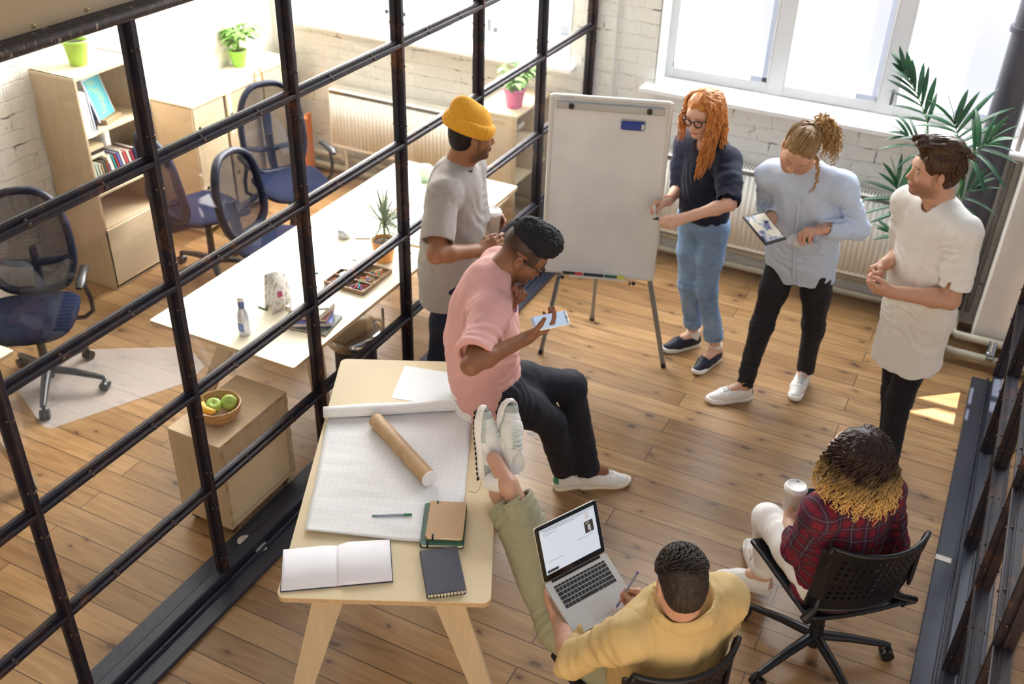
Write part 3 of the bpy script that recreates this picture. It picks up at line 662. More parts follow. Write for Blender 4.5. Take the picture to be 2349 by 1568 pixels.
# pastel box
p = pzt(822, 640); r = empty('pastel_box', tuple(p), rz=.0, label='wooden tray of colourful pastel sticks on the long table', cat='art box')
b = MB(); b.box((0, 0, .004), (.24, .27, .006))
for x in (-.12, 0, .12): b.box((x, 0, .014), (.007, .27, .022))
for y_ in (-.135, -.045, .045, .135): b.box((0, y_, .014), (.247, .007, .022))
b.build('tray', mat('tray_wood', '#8c7058', .6), r)
pc = ['#c43c4a', '#e0b33e', '#3f8f5a', '#3b62b0', '#d96b9c', '#8250a0', '#e07a35', '#7fb84a', '#6b4632', '#2a2a35', '#e8e0d0', '#40a0b0']
rr = random.Random(5)
for ix in (-1, 1):
    for iy in (-1, 0, 1):
        b = MB()
        ms = [mat('pastel_'+c.strip('#'), c, .8) for c in pc]
        for k in range(16):
            b.cur = rr.randrange(12); cx_ = ix*.06+rr.uniform(-.02, .02); cy_ = iy*.09+rr.uniform(-.02, .02); a = rr.uniform(0, PI); dx_ = .022
            zz = .011+.004*(k % 3); b.cyl((cx_-dx_*math.cos(a), cy_-dx_*math.sin(a), zz), (cx_+dx_*math.cos(a), cy_+dx_*math.sin(a), zz), .004, n=7)
        b.build('pastels', ms, r)['kind'] = 'stuff'
p = pzt(800, 612); b = MB(); b.box((p[0]+.02, p[1]-.02, .7405+.026), (.09, .10, .002), rotz(.3)); tag(b.build('paper_note', mat('lilac_paper', '#e4e0ee', .7)), 'pale lilac paper slip lying on the pastel tray', 'paper')
p = pzt(793, 640); b = MB(); b.lathe((p[0], p[1], .766), [(.03, .0), (.032, .003), (.026, .006), (.0, .007)], 20); tag(b.build('round_lid', mat('white_cap', '#f0f0f0')), 'small round white lid on the pastel tray', 'lid')
# orange pot with dracaena
def drac(b, z):
    rr = random.Random(4); b.tube([(0, 0, z), (.01, 0, z+.05), (.0, .01, z+.10)], [.009, .008, .006], 8)
    for i in range(70):
        a = rr.uniform(0, 2*PI); e = rr.uniform(-.1, 1.3); leaf(b, (0, .01, z+.09+rr.uniform(-.02, .05)), (math.cos(a)*math.cos(e), math.sin(a)*math.cos(e), math.sin(e)), rr.uniform(.13, .23), .011, rr.uniform(.3, .9), seg=5)
p = pzt(890, 600); pot((p[0]-.03, p[1]+.01, .74), .05, .068, .125, '#dc9440', 'spiky green plant in an orange pot on the long table', 'potted_plant', drac, M_leaf2, rim=False)
p = pzt(975, 416)
def paper_cup(loc, lab, col, lidc=None, r0=.028, r1=.041, h=.105, nm='paper_cup', parent_axis=None):
    o = empty(nm, loc, label=lab, cat='cup')
    b = MB(); b.lathe((0, 0, 0), [(0, .003), (r0*.94, .003), (r0, .0), (r1, h-.004), (r1+.0022, h-.003), (r1+.0022, h+.001), (r1-.001, h+.001), (r0*.97, .006), (0, .006)]); b.build('cup_body', mat('cup_'+col.strip('#'), col, .5), o)
    if lidc:
        b = MB(); b.lathe((0, 0, h), [(r1+.0035, -.006), (r1+.0038, .002), (r1+.001, .006), (r1-.003, .013), (r1-.006, .0155), (r1-.008, .012), (0, .0115)]); b.build('lid', mat('cup_lid', lidc, .35), o)
        b = MB(); b.box((0, r1*.62, h+.0122), (.012, .004, .0015)); b.build('sip_hole', M_dark, o)
    return o
paper_cup((p[0], p[1], .7401), 'pale mint green paper cup at the far end of the long table', '#bfe3cb')
b = MB(); p = pzt(940, 470); Mq = rotz(.1)
r = empty('clipboard', tuple(p), label='tan framed clipboard with papers behind the orange plant pot', cat='clipboard')
p = pzt(935, 492); b = MB(); b.box((p[0], p[1], .744), (.20, .30, .006), Mq); part(b, 'board', mat('tan_board', '#b98a5c', .5), r)
b = MB(); b.box((p[0]+.0, p[1], .749), (.17, .27, .003), Mq); part(b, 'dark_sheet', mat('brown_sheet', '#6d5140', .5), r)
b = MB(); b.box((p[0]+.06, p[1]-.04, .753), (.16, .26, .003), rotz(-.1)); tag(b.build('paper_sheet', mat('paper_white', '#eef0f2', .7)), 'white sheet lying across the tan clipboard', 'paper')
p = pzt(955, 545); b = MB(); b.box((p[0], p[1], .747), (.16, .20, .012), rotz(.05), .002); tag(b.build('notebook', mat('paper_white', '#eef0f2')), 'white notepad on the long table behind the man in the grey T-shirt', 'notebook')
b = MB(); b.box((p[0], p[1], .7425), (.165, .205, .004), rotz(.05)); tag(b.build('kraft_folder', mat('kraft', '#c9a26a', .6)), 'kraft folder under the white notepad on the long table', 'folder')
p = pzt(790, 543); r = empty('crumpled_foil', tuple(p), label='crumpled white and blue wrapper on the bright long table', cat='wrapper')
b = MB(); n1, n2 = 12, 18; rr = random.Random(2); P_ = []
for i in range(n1):
    row = []
    for j in range(n2):
        th = PI*i/(n1-1); ph = 2*PI*j/n2; rad = .045*(.7+.5*mnoise.noise(Vector((math.sin(th)*math.cos(ph)*3, math.sin(th)*math.sin(ph)*3, math.cos(th)*3)))+.25*rr.random())
        row.append((p[0]+rad*math.sin(th)*math.cos(ph)*1.1, p[1]+rad*math.sin(th)*math.sin(ph), .740+max(.0, .02+rad*math.cos(th)*.7)))
    row.append(row[0]); P_.append(row)
b.grid(np.array(P_)); part(b, 'wrapper', mat('wrapper_white', '#dfe6f0', .4, var=.15, vs=30), r)
def pen(a, c, z, r_, bc_, cc, lab, nm='pen'):
    a = np.array([*a[:2], z+r_]); c = np.array([*c[:2], z+r_]); d = c-a; o = empty(nm, tuple((a+c)/2), label=lab, cat='pen')
    b = MB(); b.cyl(a+d*.06, a+d*.8, r_, n=10); part(b, 'barrel', mat('pen_'+bc_.strip('#'), bc_, .35), o)
    b = MB(); b.cyl(a+d*.8, c, r_*1.15, n=10); part(b, 'cap', mat('pen_'+cc.strip('#'), cc, .35), o)
    b = MB(); b.cyl(a, a+d*.06, r_*.3, r_, n=10); part(b, 'tip', mat('pen_'+cc.strip('#'), cc), o); return o
pen(pzt(592, 704), pzt(614, 712), .7401, .0042, '#4e6a58', '#2f5a44', 'short green pen beside the paper tent card')
pen(pzt(706, 622), pzt(730, 628), .7401, .0038, '#4aa58a', '#3b8f78', 'turquoise pen near the far middle of the long table')
pen(pzt(814, 548), pzt(850, 548), .7401, .004, '#b7a98e', '#8e8068', 'beige brush beside the crumpled wrapper')
# wheeled plywood cabinet with fruit
X0, X1, Y0, Y1 = -2.955, -2.658, 2.60, 3.085
r = empty('rolling_cabinet', ((X0+X1)/2, (Y0+Y1)/2, 0), label='low plywood cabinet on castors behind the glass wall, carrying the fruit bowl', cat='cabinet')
cx, cy = (X0+X1)/2, (Y0+Y1)/2
box_panels([('top_panel', (cx, cy, .541), (X1-X0, Y1-Y0, .018), M_ply), ('side_panel', (cx, Y0+.009, .295), (X1-X0, .018, .474), M_plyV), ('side_panel', (cx, Y1-.009, .295), (X1-X0, .018, .474), M_plyV),
   ('bottom_panel', (cx, cy, .067), (X1-X0, Y1-Y0-.036, .018), M_ply), ('drawer_front', (X1-.006, cy, .478), (.012, Y1-Y0-.04, .10), M_ply), ('door', (X1-.012, cy, .245), (.012, Y1-Y0-.05, .33), M_plyL), ('back_panel', (X0+.006, cy, .3), (.01, Y1-Y0-.04, .46), M_ply)], r, None)
b = MB()
for yy in (Y0+.06, Y0+.2, Y0+.34, Y1-.06): b.box((X1+.0012, yy, .541), (.003, .045, .019))
for zz in (.5, .42, .3, .16, .09): b.box((X1+.0008, Y0+.009, zz), (.002, .019, .035)); b.box((X1+.0008, Y1-.009, zz), (.002, .019, .035))
part(b, 'finger_joints', M_plyedge, r)
for xx in (X0+.04, X1-.04):
    for yy in (Y0+.05, Y1-.05):
        b = MB(); b.cyl((xx-.012, yy, .026), (xx+.012, yy, .026), .026, n=16); b.box((xx, yy, .05), (.03, .03, .014)); b.bar((xx, yy, .055), (xx, yy, .03), .032, .012); part(b, 'castor', M_black, r)
p = pz(512, 930, .55); bx_, by_ = -2.80, 2.775
r = empty('wooden_bowl', (bx_, by_, .55), label='round wooden bowl holding fruit on the wheeled cabinet', cat='bowl')
t_ = NT('bowl_wood'); t_.base(t_.ramp(t_.noise(t_.coords((1, 1, 9)), 9, 5, .6, .4), [(.35, lin('#9a6f45')), (.65, lin('#c69b66'))])); t_.b.inputs['Roughness'].default_value = .32; M_bowl = t_.m
b = MB(); b.lathe((0, 0, 0), [(0, .0), (.062, 0), (.078, .008), (.098, .04), (.106, .078), (.105, .083), (.100, .084), (.096, .078), (.088, .045), (.065, .018), (0, .014)], 48); b.build('bowl', M_bowl, r)
M_apple = mat('green_apple', '#a3c257', .3, var=.15, vs=20); M_stem = mat('fruit_stem', '#4a3a24', .7)
for (ax, ay, az, tilt, lb) in ((bx_-.018, by_-.008, .612, .3, 'green apple in the bowl, left one above the banana'), (bx_+.022, by_+.048, .612, .8, 'green apple with its stem showing, right one in the bowl')):
    o = empty('apple', (ax, ay, az), label=lb, cat='apple', group='apples in the wooden bowl'); o.rotation_euler = (tilt*.6, tilt, 0)
    pr = [(.0008, .027), (.006, .0235), (.012, .0275), (.024, .030), (.034, .021), (.0365, .005), (.034, -.011), (.026, -.026), (.014, -.033), (.007, -.0325), (.0008, -.030)]
    b = MB(); b.lathe((0, 0, 0), pr[::-1], 24); b.build('apple_body', M_apple, o)
    b = MB(); b.tube([(0, 0, .022), (.003, 0, .036), (.006, 0, .044)], .0016, 6); b.build('stem', M_stem, o)
o = empty('banana', (bx_, by_, .60), label='ripe yellow banana curled under the apples in the bowl', cat='banana')
pts_ = []; 
for k in range(13):
    a = PI*1.02+k/12*1.75; pts_.append((.066*math.cos(a)-.006, .066*math.sin(a)*1.0+.015, .022-.004*math.sin(k/12*PI)))
Mb = rotz(.35)
pts_ = [Mb@np.array(q) for q in pts_]
b = MB(); b.tube(pts_, [.006, .011, .0145, .0165, .0175, .018, .018, .018, .0175, .0165, .014, .010, .005], 8); b.build('banana_body', mat('banana_yellow', '#e0b23e', .5, var=.1, vs=20), o)
b = MB(); b.tube([pts_[0], Mb@np.array((-.082, .03, .035)), Mb@np.array((-.086, .044, .042))], [.006, .0045, .005], 8); b.build('stem', mat('banana_stem', '#9a8434', .6), o)
b = MB(); b.tube([pts_[-1], pts_[-1]+(pts_[-1]-pts_[-2])*.5], [.005, .0035], 8); b.build('tip', M_stem, o)
# chrome topped bin under the long table
p = pz(838, 790, .0)
r = empty('chrome_stool', (-2.80, 3.86, 0), label='dark round stool with shiny chrome seat ring under the long table edge', cat='stool')
b = MB(); b.lathe((0, 0, 0), [(.15, .36), (.17, .39), (.165, .43), (.12, .45), (0, .455)], 30); b.build('seat', mat('chrome', '#c8ccd0'), r)
b = MB(); b.lathe((0, 0, 0), [(.12, .02), (.115, .36), (.15, .37)], 30); b.build('base', mat('dark_fabric_bin', '#4a4148', .7), r)
b = MB(); b.tube([(.16, .0, .41), (.19, .0, .5), (.19, 0, .62)], .008); b.tube([(-.0, .165, .41), (.19, 0, .55)], .01); b.build('chrome_bar', MATS['chrome'], r)
# clear floor mat
r = empty('floor_mat', (-4.05, 3.1, .0), label='clear plastic floor mat with small printing under the nearest office chair', cat='mat')
t_ = NT('clear_mat'); t_.b.inputs['Base Color'].default_value = (.85, .85, .9, 1); t_.b.inputs['Roughness'].default_value = .15; t_.b.inputs['Alpha'].default_value = .22; M_matm = t_.m
pg = [pz(x, y_, .002) for x, y_ in ((39, 894), (95, 975), (106, 982), (118, 983), (440, 872), (470, 838), (430, 795), (195, 801), (110, 835))]
b = MB(); b.prism([(q[0], q[1]) for q in pg][::1], .001, .0035); part(b, 'mat_sheet', M_matm, r)
b = MB(); M_txt = mat('print_grey', '#6f6a66', .7)
q0 = pz(118, 930, .004); ud = pz(133, 922, .004)-q0; ud /= np.linalg.norm(ud); vd = np.array([-ud[1], ud[0], 0]); MM = np.stack([ud, vd, np.array([0, 0, 1.])], 1)
rr = random.Random(9)
for i in range(3):
    for k in range(6):
        if rr.random() < .85: b.box(q0+ud*(k*.018-.04)+vd*(.04-i*.025), (.012, .006, .0006), MM)
q1 = pz(98, 963, .004)
for s in (-1, 1): b.box(q1+vd*s*.02, (.055, .003, .0006), MM)
b.box(q1, (.04, .012, .0006), MM)
for s in (-1, 1): b.box(q1+ud*s*.026, (.003, .04, .0006), MM)
part(b, 'printing', M_txt, r)
# ================================================================== office chairs
M_navy = mat('navy_seat_fabric', '#111a34', .85, var=.12, vs=40, bump=.2, bs=300, spec=.12); M_navyp = mat('navy_frame_plastic', '#0f1831', .45, spec=.3)
t_ = NT('mesh_back'); t_.b.inputs['Base Color'].default_value = (*lin('#141e38'), 1); t_.b.inputs['Roughness'].default_value = .7
v_ = t_.coords((1, 1, 1)); wv = t_.new('ShaderNodeTexChecker'); wv.inputs['Scale'].default_value = 260; t_.link(v_, wv.inputs['Vector'])
t_.link(t_.math('ADD', t_.math('MULTIPLY', wv.outputs['Fac'], .35), .35), t_.b.inputs['Alpha']); M_mesh = t_.m
def star_base(root, R=.31, z=.09, ang0=0., leg_m=None, hub_h=.10, thick=.028):
    b = MB(); b.cyl((0, 0, z-.02), (0, 0, z+hub_h-.02), .032, .028); b.build('hub', M_black, root)
    for k in range(5):
        a = ang0+k*2*PI/5; c, s = math.cos(a), math.sin(a)
        b = MB(); b.tube([(c*.02, s*.02, z+.03), (c*.15, s*.15, z+.02), (c*R*.93, s*R*.93, z-.005), (c*R, s*R, z-.01)], [thick, thick*.85, thick*.66, thick*.55], 10, flat=.8)
        l = b.build('leg', leg_m or M_black, root)
        b = MB(); t = (-s, c)
        for q in (-1, 1):
            x, y_ = c*R+t[0]*q*.014, s*R+t[1]*q*.014
            b.cyl((x-t[0]*.011, y_-t[1]*.011, .0275), (x+t[0]*.011, y_+t[1]*.011, .0275), .027, n=18)
        b.tube([(c*R, s*R, z-.005), (c*R, s*R, .05)], .010, 8); b.box((c*R, s*R, .045), (.018, .030, .018), rotz(a)); b.build('castor', M_black, l)
def office_chair(loc, rz, lab, arms=True, hback=.56, ang0=.3):
    r = empty('office_chair', loc, rz, lab, 'office chair', 'navy mesh-back office chairs')
    star_base(r, .31, .09, ang0)
    b = MB(); b.cyl((0, 0, .15), (0, 0, .43), .025, .022); b.box((0, -.0, .425), (.2, .22, .03), bev=.01); b.build('gas_column', M_black, r)
    # seat cushion
    P = []; n, m_ = 28, 10
    b = MB(); rows = []
    for i in range(9):
        t = i/8; ph = t*PI; rz_ = .035*math.cos(ph); k = abs(math.sin(ph))**.45
        row = []
        for j in range(n+1):
            a = 2*PI*j/n; cx_ = abs(math.cos(a))**.6*math.copysign(1, math.cos(a)); sy_ = abs(math.sin(a))**.6*math.copysign(1, math.sin(a))
            x = .245*cx_*k; y_ = .24*sy_*k+.02; row.append((x, y_, .475+rz_*(1 if t < .5 else .9)+.02*(x/.245)**2-.03*max(0, y_-.12)/.14))
        rows.append(row)
    b.grid(np.array(rows)[::-1]); b.build('seat', M_navy, r)
    # back frame loop (in xz plane leaning back), mesh, lumbar
    th = .17; cz = .78
    def bp(u, v, d=0.): # u -1..1, v -1..1
        x = .22*u*(1-.10*v*v-.05*v); z = cz+hback/2*v; y_ = -.235-(z-.5)*th+.055*u*u-.03*(1-v*v)+d; return (x, y_, z)
    def se(a, p=.62): c, s = math.cos(a), math.sin(a); return (abs(c)**p*math.copysign(1, c), abs(s)**p*math.copysign(1, s))
    b = MB(); b.tube([bp(*se(2*PI*k/40)) for k in range(40)], .022, 10, closed=True, flat=1.3); b.build('back_frame', M_navyp, r)
    b = MB(); rows = []
    for i in range(15):
        k = i/14*.97; rows.append([bp(se(2*PI*j/40)[0]*k, se(2*PI*j/40)[1]*k, -.002) for j in range(41)])
    b.grid(np.array(rows), .002); b.build('back_mesh', M_mesh, r)
    b = MB(); b.tube([(0, -.05, .43), (0, -.24, .43), (0, -.30, .5), (0, -.33, .72)], [.025, .025, .024, .02], 10, flat=1.6); b.tube([bp(-.95, -.35, -.02), bp(-.5, -.5, -.035), bp(0, -.55, -.04), bp(.5, -.5, -.035), bp(.95, -.35, -.02)], [.02, .03, .034, .03, .02], 10, flat=.5); b.build('back_spine', M_navyp, r)
    if arms:
        for s in (-1, 1):
            b = MB(); b.tube([(s*.12, .0, .43), (s*.26, .0, .43), (s*.31, .0, .47), (s*.315, .02, .56), (s*.30, .04, .66), (s*.295, -.02, .68)], .013, 10); a_ = b.build('armrest', M_black, r)
            b = MB(); b.tube([(s*.295, -.11, .675), (s*.295, -.09, .69), (s*.295, .1, .692), (s*.29, .13, .68)], [.018, .026, .026, .018], 12, flat=.7); b.build('arm_pad', M_black, a_)
    return r
office_chair((-4.36, 3.09, 0), -2.45, 'navy mesh office chair on the clear mat, nearest of the four', ang0=.35)
office_chair((-4.42, 4.55, 0), -.35, 'navy mesh office chair beside the bookshelf front', arms=False, ang0=.9)
office_chair((-3.68, 4.38, 0), -1.45, 'navy mesh chair pushed against the long table', arms=False, hback=.50, ang0=.1)
office_chair((-4.22, 5.18, 0), -2.13, 'navy mesh office chair farthest back by the umbrella', ang0=.5, hback=.6)
def V_(*a): return np.array(a, float)
def nrm_(v): v = np.asarray(v, float); return v/(np.linalg.norm(v)+1e-12)
# ================================================================== things on the trestle table
def tl(u, v, z=0.): p = TP+TU*u+TV*v; return np.array([p[0], p[1], .74+z])
TM3 = np.stack([np.array([*TU, 0.]), np.array([*TV, 0.]), np.array([0, 0, 1.])], 1)
t_ = NT('grid_paper'); uvx = t_.new('ShaderNodeTexCoord'); spx = t_.new('ShaderNodeSeparateXYZ'); t_.link(uvx.outputs['Object'], spx.inputs[0])
def gl_(s_, per, w_): x = t_.math('FRACT', t_.math('MULTIPLY', s_, 1/per)); return t_.math('LESS_THAN', x, w_)
g_ = t_.math('MAXIMUM', gl_(spx.outputs[0], .025, .05), gl_(spx.outputs[1], .025, .05))
nz_ = t_.noise(t_.coords((2, 9, 1)), 1.2, 1)
t_.base(t_.mix(t_.math('MULTIPLY', g_, .42), t_.mix(.0, lin('#e2e2e3'), lin('#e2e2e3')), lin('#b9b6a8'))); t_.b.inputs['Roughness'].default_value = .65
t_.bump(nz_, .35, .02); M_gridp = t_.m
M_paper = mat('paper_white', '#eef0f2', .7)
pTL, pBL, pBR, pTR = [pz(x, y_, .7425) for x, y_ in ((752, 958), (699, 1221), (1056, 1253), (1084, 935))]
o_ = empty('drawing_sheet', tuple(pBL), math.atan2(*(pBR-pBL)[[1, 0]]), label='large sheet of faint grid paper spread over the trestle table', cat='paper')
xd = nrm_(pBR-pBL); yd = nrm_(np.cross((0, 0, 1), xd)); Wd = np.linalg.norm(pBR-pBL)*1.02
rows = []; top = pTL-pBL; topr = pTR-pBL
for i in range(41):
    v_ = i/40; row = []
    for jx in range(31):
        u_ = jx/30; a = pBL+(pTL-pBL)*v_; c_ = pBR+(pTR-pBR)*v_; p = a+(c_-a)*u_
        z = .0012+.0035*max(0, math.sin(v_*9.5+u_*1.2))*(1-.3*u_)+.0012*mnoise.noise(Vector((u_*5, v_*14, 3)))+.012*math.exp(-v_*18)*abs(math.cos(u_*2.2+.2))
        q = p-pBL; row.append((q@xd, q@yd, max(.0006, z)))
    rows.append(row)
b = MB(); b.grid(np.array(rows), .0004); b.build('sheet', M_gridp, o_)
# rolled-up end of the sheet
ra, rb = pz(742, 946, .770), pz(1052, 928, .770); ax_ = nrm_(rb-ra); B_ = basis(ax_, (0, 0, 1))
o_ = empty('paper_roll', tuple((ra+rb)/2), label='loosely rolled end of drawing paper lying across the table', cat='paper')
b = MB(); P_ = []
for i in range(15):
    t = i/14; c_ = ra+(rb-ra)*t; row = []
    for k in range(61):
        a = k/60*2*PI*2.6; rad = .015+.0125*k/60+(.0012*math.sin(t*9+k*.1)); row.append(c_+B_[:, 0]*rad*math.sin(a)+B_[:, 1]*rad*math.cos(a))
    P_.append(row)
b.grid(np.array(P_), .0004); part(b, 'roll', M_paper, o_)
# white sheet behind
cs = [pz(x, y_, .7412) for x, y_ in ((928, 838), (898, 912), (1094, 943), (1120, 868))]
o_ = empty('paper_sheet', tuple(sum(cs)/4), label='blank white sheet under and beside the seated pink-shirted man', cat='paper')
b = MB(); b.prism([(q[0], q[1]) for q in cs][::1], .7404, .7412); part(b, 'sheet', M_paper, o_)
# cardboard tube
ta, tb = pz(862, 963, .775), pz(985, 1097, .775); d_ = nrm_(tb-ta)
t_ = NT('kraft_tube'); t_.base(t_.ramp(t_.noise(t_.coords((1, 1, 1)), 14, 4), [(.3, lin('#a98760')), (.7, lin('#bd9b72'))])); t_.b.inputs['Roughness'].default_value = .55; M_kraft = t_.m
o_ = empty('poster_tube', tuple((ta+tb)/2), label='brown cardboard mailing tube with white end cap lying on the grid paper', cat='tube')
b = MB(); b.cyl(ta, tb, .0325, n=40); part(b, 'tube', M_kraft, o_)
b = MB(); b.cyl(tb-d_*.002, tb+d_*.004, .0332, n=40); b.cyl(tb+d_*.004, tb+d_*.0045, .029, n=40); part(b, 'end_cap', mat('cap_white', '#e4e6ea', .4), o_, 'white plastic end cap')
pen(pz(853, 1183, .748), pz(945, 1180, .748), .7455, .0045, '#8b97a8', '#1f7a4a', 'grey fineliner with green cap on the grid paper')
def slab(cs, z0, z1, nm, m_, root=None, rad=0., sub=None):
    b = MB(); b.prism([(q[0], q[1]) for q in cs], z0, z1)
    return part(b, nm, m_, root)
def rrect(c, u, v, w_, h_, rad, n=4):
    o = []
    for cx_, cy_, a0 in ((w_/2-rad, h_/2-rad, 0), (-w_/2+rad, h_/2-rad, PI/2), (-w_/2+rad, -h_/2+rad, PI), (w_/2-rad, -h_/2+rad, 1.5*PI)):
        for q in range(n+1): a = a0+q*PI/2/n; p = c+u*(cx_+rad*math.cos(a))+v*(cy_+rad*math.sin(a)); o.append(p)
    return o
def notebook(corners, z0, th, col, lab, nm, band=None, pages='#e8dfc8', rad=.010):
    cs = [pz(x, y_, z0+th) for x, y_ in corners]; c = sum(cs)/4; u = nrm_((cs[1]-cs[0])+(cs[2]-cs[3])); u[2] = 0; v = nrm_(np.cross((0, 0, 1), u)); w_ = (np.linalg.norm(cs[1]-cs[0])+np.linalg.norm(cs[2]-cs[3]))/2; h_ = (np.linalg.norm(cs[3]-cs[0])+np.linalg.norm(cs[2]-cs[1]))/2
    o_ = empty(nm, (c[0], c[1], z0), label=lab, cat='notebook')
    cm = mat('cover_'+col.strip('#'), col, .5, var=.04)
    slab(rrect(c, u, v, w_, h_, rad), z0, z0+.0016, 'back_cover', cm, o_); slab(rrect(c, u, v, w_-.006, h_-.006, rad), z0+.0016, z0+th-.0016, 'pages', mat('pages_'+pages.strip('#'), pages, .8), o_); slab(rrect(c, u, v, w_, h_, rad), z0+th-.0016, z0+th, 'front_cover', cm, o_)
    b = MB(); M_ = np.stack([u, v, np.array([0, 0, 1.])], 1); b.box(c+v*0-u*w_/2*1.0+V_(0, 0, -th/2), (.002, h_-.01, th), M_); part(b, 'spine', cm, o_)
    if band:
        b = MB()
        for s in (-1, 1): b.box(np.array([*(c+u*(-w_/2+.028)+v*s*(h_/2-.008))[:2], z0+th+.0004]), (.007, .018, .001), M_@rotz(.12*s))
        b.box(np.array([*(c+u*(-w_/2+.028)-v*(h_/2))[:2], z0+th/2]), (.007, .0012, th+.001), M_); part(b, 'elastic_band', mat('elastic_black', '#151618', .7), o_)
    return o_, c, u, v, w_, h_, M_
notebook(((975, 1153), (1071, 1155), (1064, 1252), (964, 1247)), .7435, .016, '#1f5546', 'dark green hardcover notebook beneath the tan one', 'notebook', True)
notebook(((985, 1148), (1067, 1151), (1065, 1235), (978, 1230)), .7598, .013, '#b8946c', 'tan notebook with black elastic on top of the green one', 'notebook', True)
o_, c, u, v, w_, h_, M_ = notebook(((961, 1262), (1049, 1253), (1070, 1352), (981, 1365)), .7405, .018, '#23253a', 'dark navy spiral notebook near the table\'s front right corner', 'notebook', rad=.004)
b = MB()
for k in range(11):
    q = c+u*(-w_/2+.010+k*(w_-.02)/10)-v*(h_/2-.002); q[2] = .7405+.009
    b.tube([q+v*(.013*math.cos(a))*.75+V_(0, 0, .0105*math.sin(a)) for a in np.linspace(0, 2*PI, 13)[:-1]], .0013, 6, closed=True)
part(b, 'spiral_wire', mat('wire_black', '#14151a', .35, .5), o_)
b = MB()
for k in range(12): q = c+u*(-w_/2+.012+k*(w_-.024)/11)-v*(h_/2-.001); q[2] = .7405+.009; b.box(q-v*.0008, (.0052, .002, .0145), M_)
part(b, 'page_fingers', mat('pages_cream', '#d9d8c0', .8), o_)
# open book
o1, o2, o3, o4 = [pz(x, y_, .7405) for x, y_ in ((650, 1262), (892, 1242), (902, 1333), (645, 1357))]
c = (o1+o2+o3+o4)/4; u = nrm_((o2-o1)+(o3-o4)); v = nrm_(np.cross((0, 0, 1), u)); w_ = .385; h_ = (np.linalg.norm(o1-o4)+np.linalg.norm(o2-o3))/2
o_ = empty('open_book', (c[0], c[1], .7405), math.atan2(u[1], u[0]), label='open book with blank pages and navy cover at the table\'s front left corner', cat='book')
b = MB(); b.box((0, 0, .0015), (w_+.006, h_+.006, .003), None, .001); b.build('cover', mat('cover_navy', '#1c2644', .45), o_)
for s, th in ((-1, .006), (1, .016)):
    P_ = []
    for i in range(17):
        t = i/16; x = s*t*w_/2; z = .0035+th*(math.sin(min(1, t*3.2)*PI/2)*(1-.55*t)) if t > 0 else .0035
        P_.append([(x, -h_/2+.001+.002*0, z), (x, 0, z+.0004), (x, h_/2-.001, z)])
    P_ = np.array(P_) if s > 0 else np.array(P_[::-1])
    b = MB(); b.grid(P_, .0003)
    for q in (0, 2):
        for i in range(16): a_, c_ = P_[i][q], P_[i+1][q]; b.add([a_, c_, (c_[0], c_[1], .003), (a_[0], a_[1], .003)], [(0, 1, 2, 3)])
    e_ = P_[-1] if s > 0 else P_[0]; b.add([e_[0], e_[2], (e_[2][0], e_[2][1], .003), (e_[0][0], e_[0][1], .003)], [(0, 1, 2, 3)])
    b.build('page_block', mat('page_blank', '#e9e8ee', .75), o_)
    for q2 in range(3):
        b = MB(); P2_ = P_.copy(); P2_[:, :, 2] = P2_[:, :, 2]*(1-.2*(q2+1))+.0008; P2_ = P2_[:, :2].copy(); P2_[:, 1, 1] = P2_[:, 0, 1]+.002; P2_[:, 0, 1] -= .0016; b.grid(P2_, .0002); b.build('page_edge', mat('page_blank', '#e9e8ee'), o_)
b = MB(); b.box((.0, -h_/2-.002, .004), (.004, .004, .003)); b.build('headband', mat('headband_red', '#b04a58', .6), o_)
# ================================================================== flip chart
o_ = empty('flip_chart', (-1.75, 4.95, 0), label='white flip chart board on a grey tripod with a blue eraser', cat='flip chart')
bl, br = np.array([-2.072, 4.720]), np.array([-1.479, 4.920]); tlz, blz = 1.600, .585
xb = nrm_(np.array([*(br-bl), 0.])); lean = np.array([-xb[1], xb[0], 0])*.055
def bd(x, z, off=0.): # x 0..1, z 0..1
    p = np.array([*(bl+(br-bl)*x), 0.])+lean*z; up_ = nrm_(np.array([0, 0, tlz-blz])+lean); n_ = nrm_(np.cross(xb, up_)); return p+np.array([0, 0, blz+(tlz-blz)*z])+n_*off
upb = nrm_(np.array([0, 0, tlz-blz])+lean); nb = nrm_(np.cross(xb, upb)); BMx = np.stack([xb, upb, nb], 1); BW = np.linalg.norm(br-bl); BH = np.linalg.norm(bd(.5, 1)-bd(.5, 0))
t_ = NT('whiteboard'); n_ = t_.noise(t_.coords((1, 1, 1)), 3, 4, .6); t_.base(t_.ramp(n_, [(.35, lin('#e0e5e7')), (.65, lin('#eef1f2'))])); t_.b.inputs['Roughness'].default_value = .22; M_wb = t_.m
b = MB(); b.box(bd(.5, .5, -.012), (BW-.01, BH-.01, .012), BMx); part(b, 'whiteboard', M_wb, o_)
M_fr = mat('board_frame', '#dcdcd8', .35)
for x in (.0, 1.): b = MB(); b.box(bd(.5, .5, -.01)+xb*(x-.5)*(BW), (.024, BH+.012, .026), BMx, .005); part(b, 'frame_side', M_fr, o_)
for z in (0., 1.): b = MB(); b.box(bd(.5, .5, -.0095)+upb*(z-.5)*BH, (BW, .022, .0255), BMx, .005); part(b, 'frame_edge', M_fr, o_)
b = MB(); b.box(bd(.5, .5, .012)+upb*(BH/2-.042), (BW-.055, .038, .016), BMx, .004); part(b, 'clamp_bar', mat('clamp_grey', '#a9adac', .3, .3), o_)
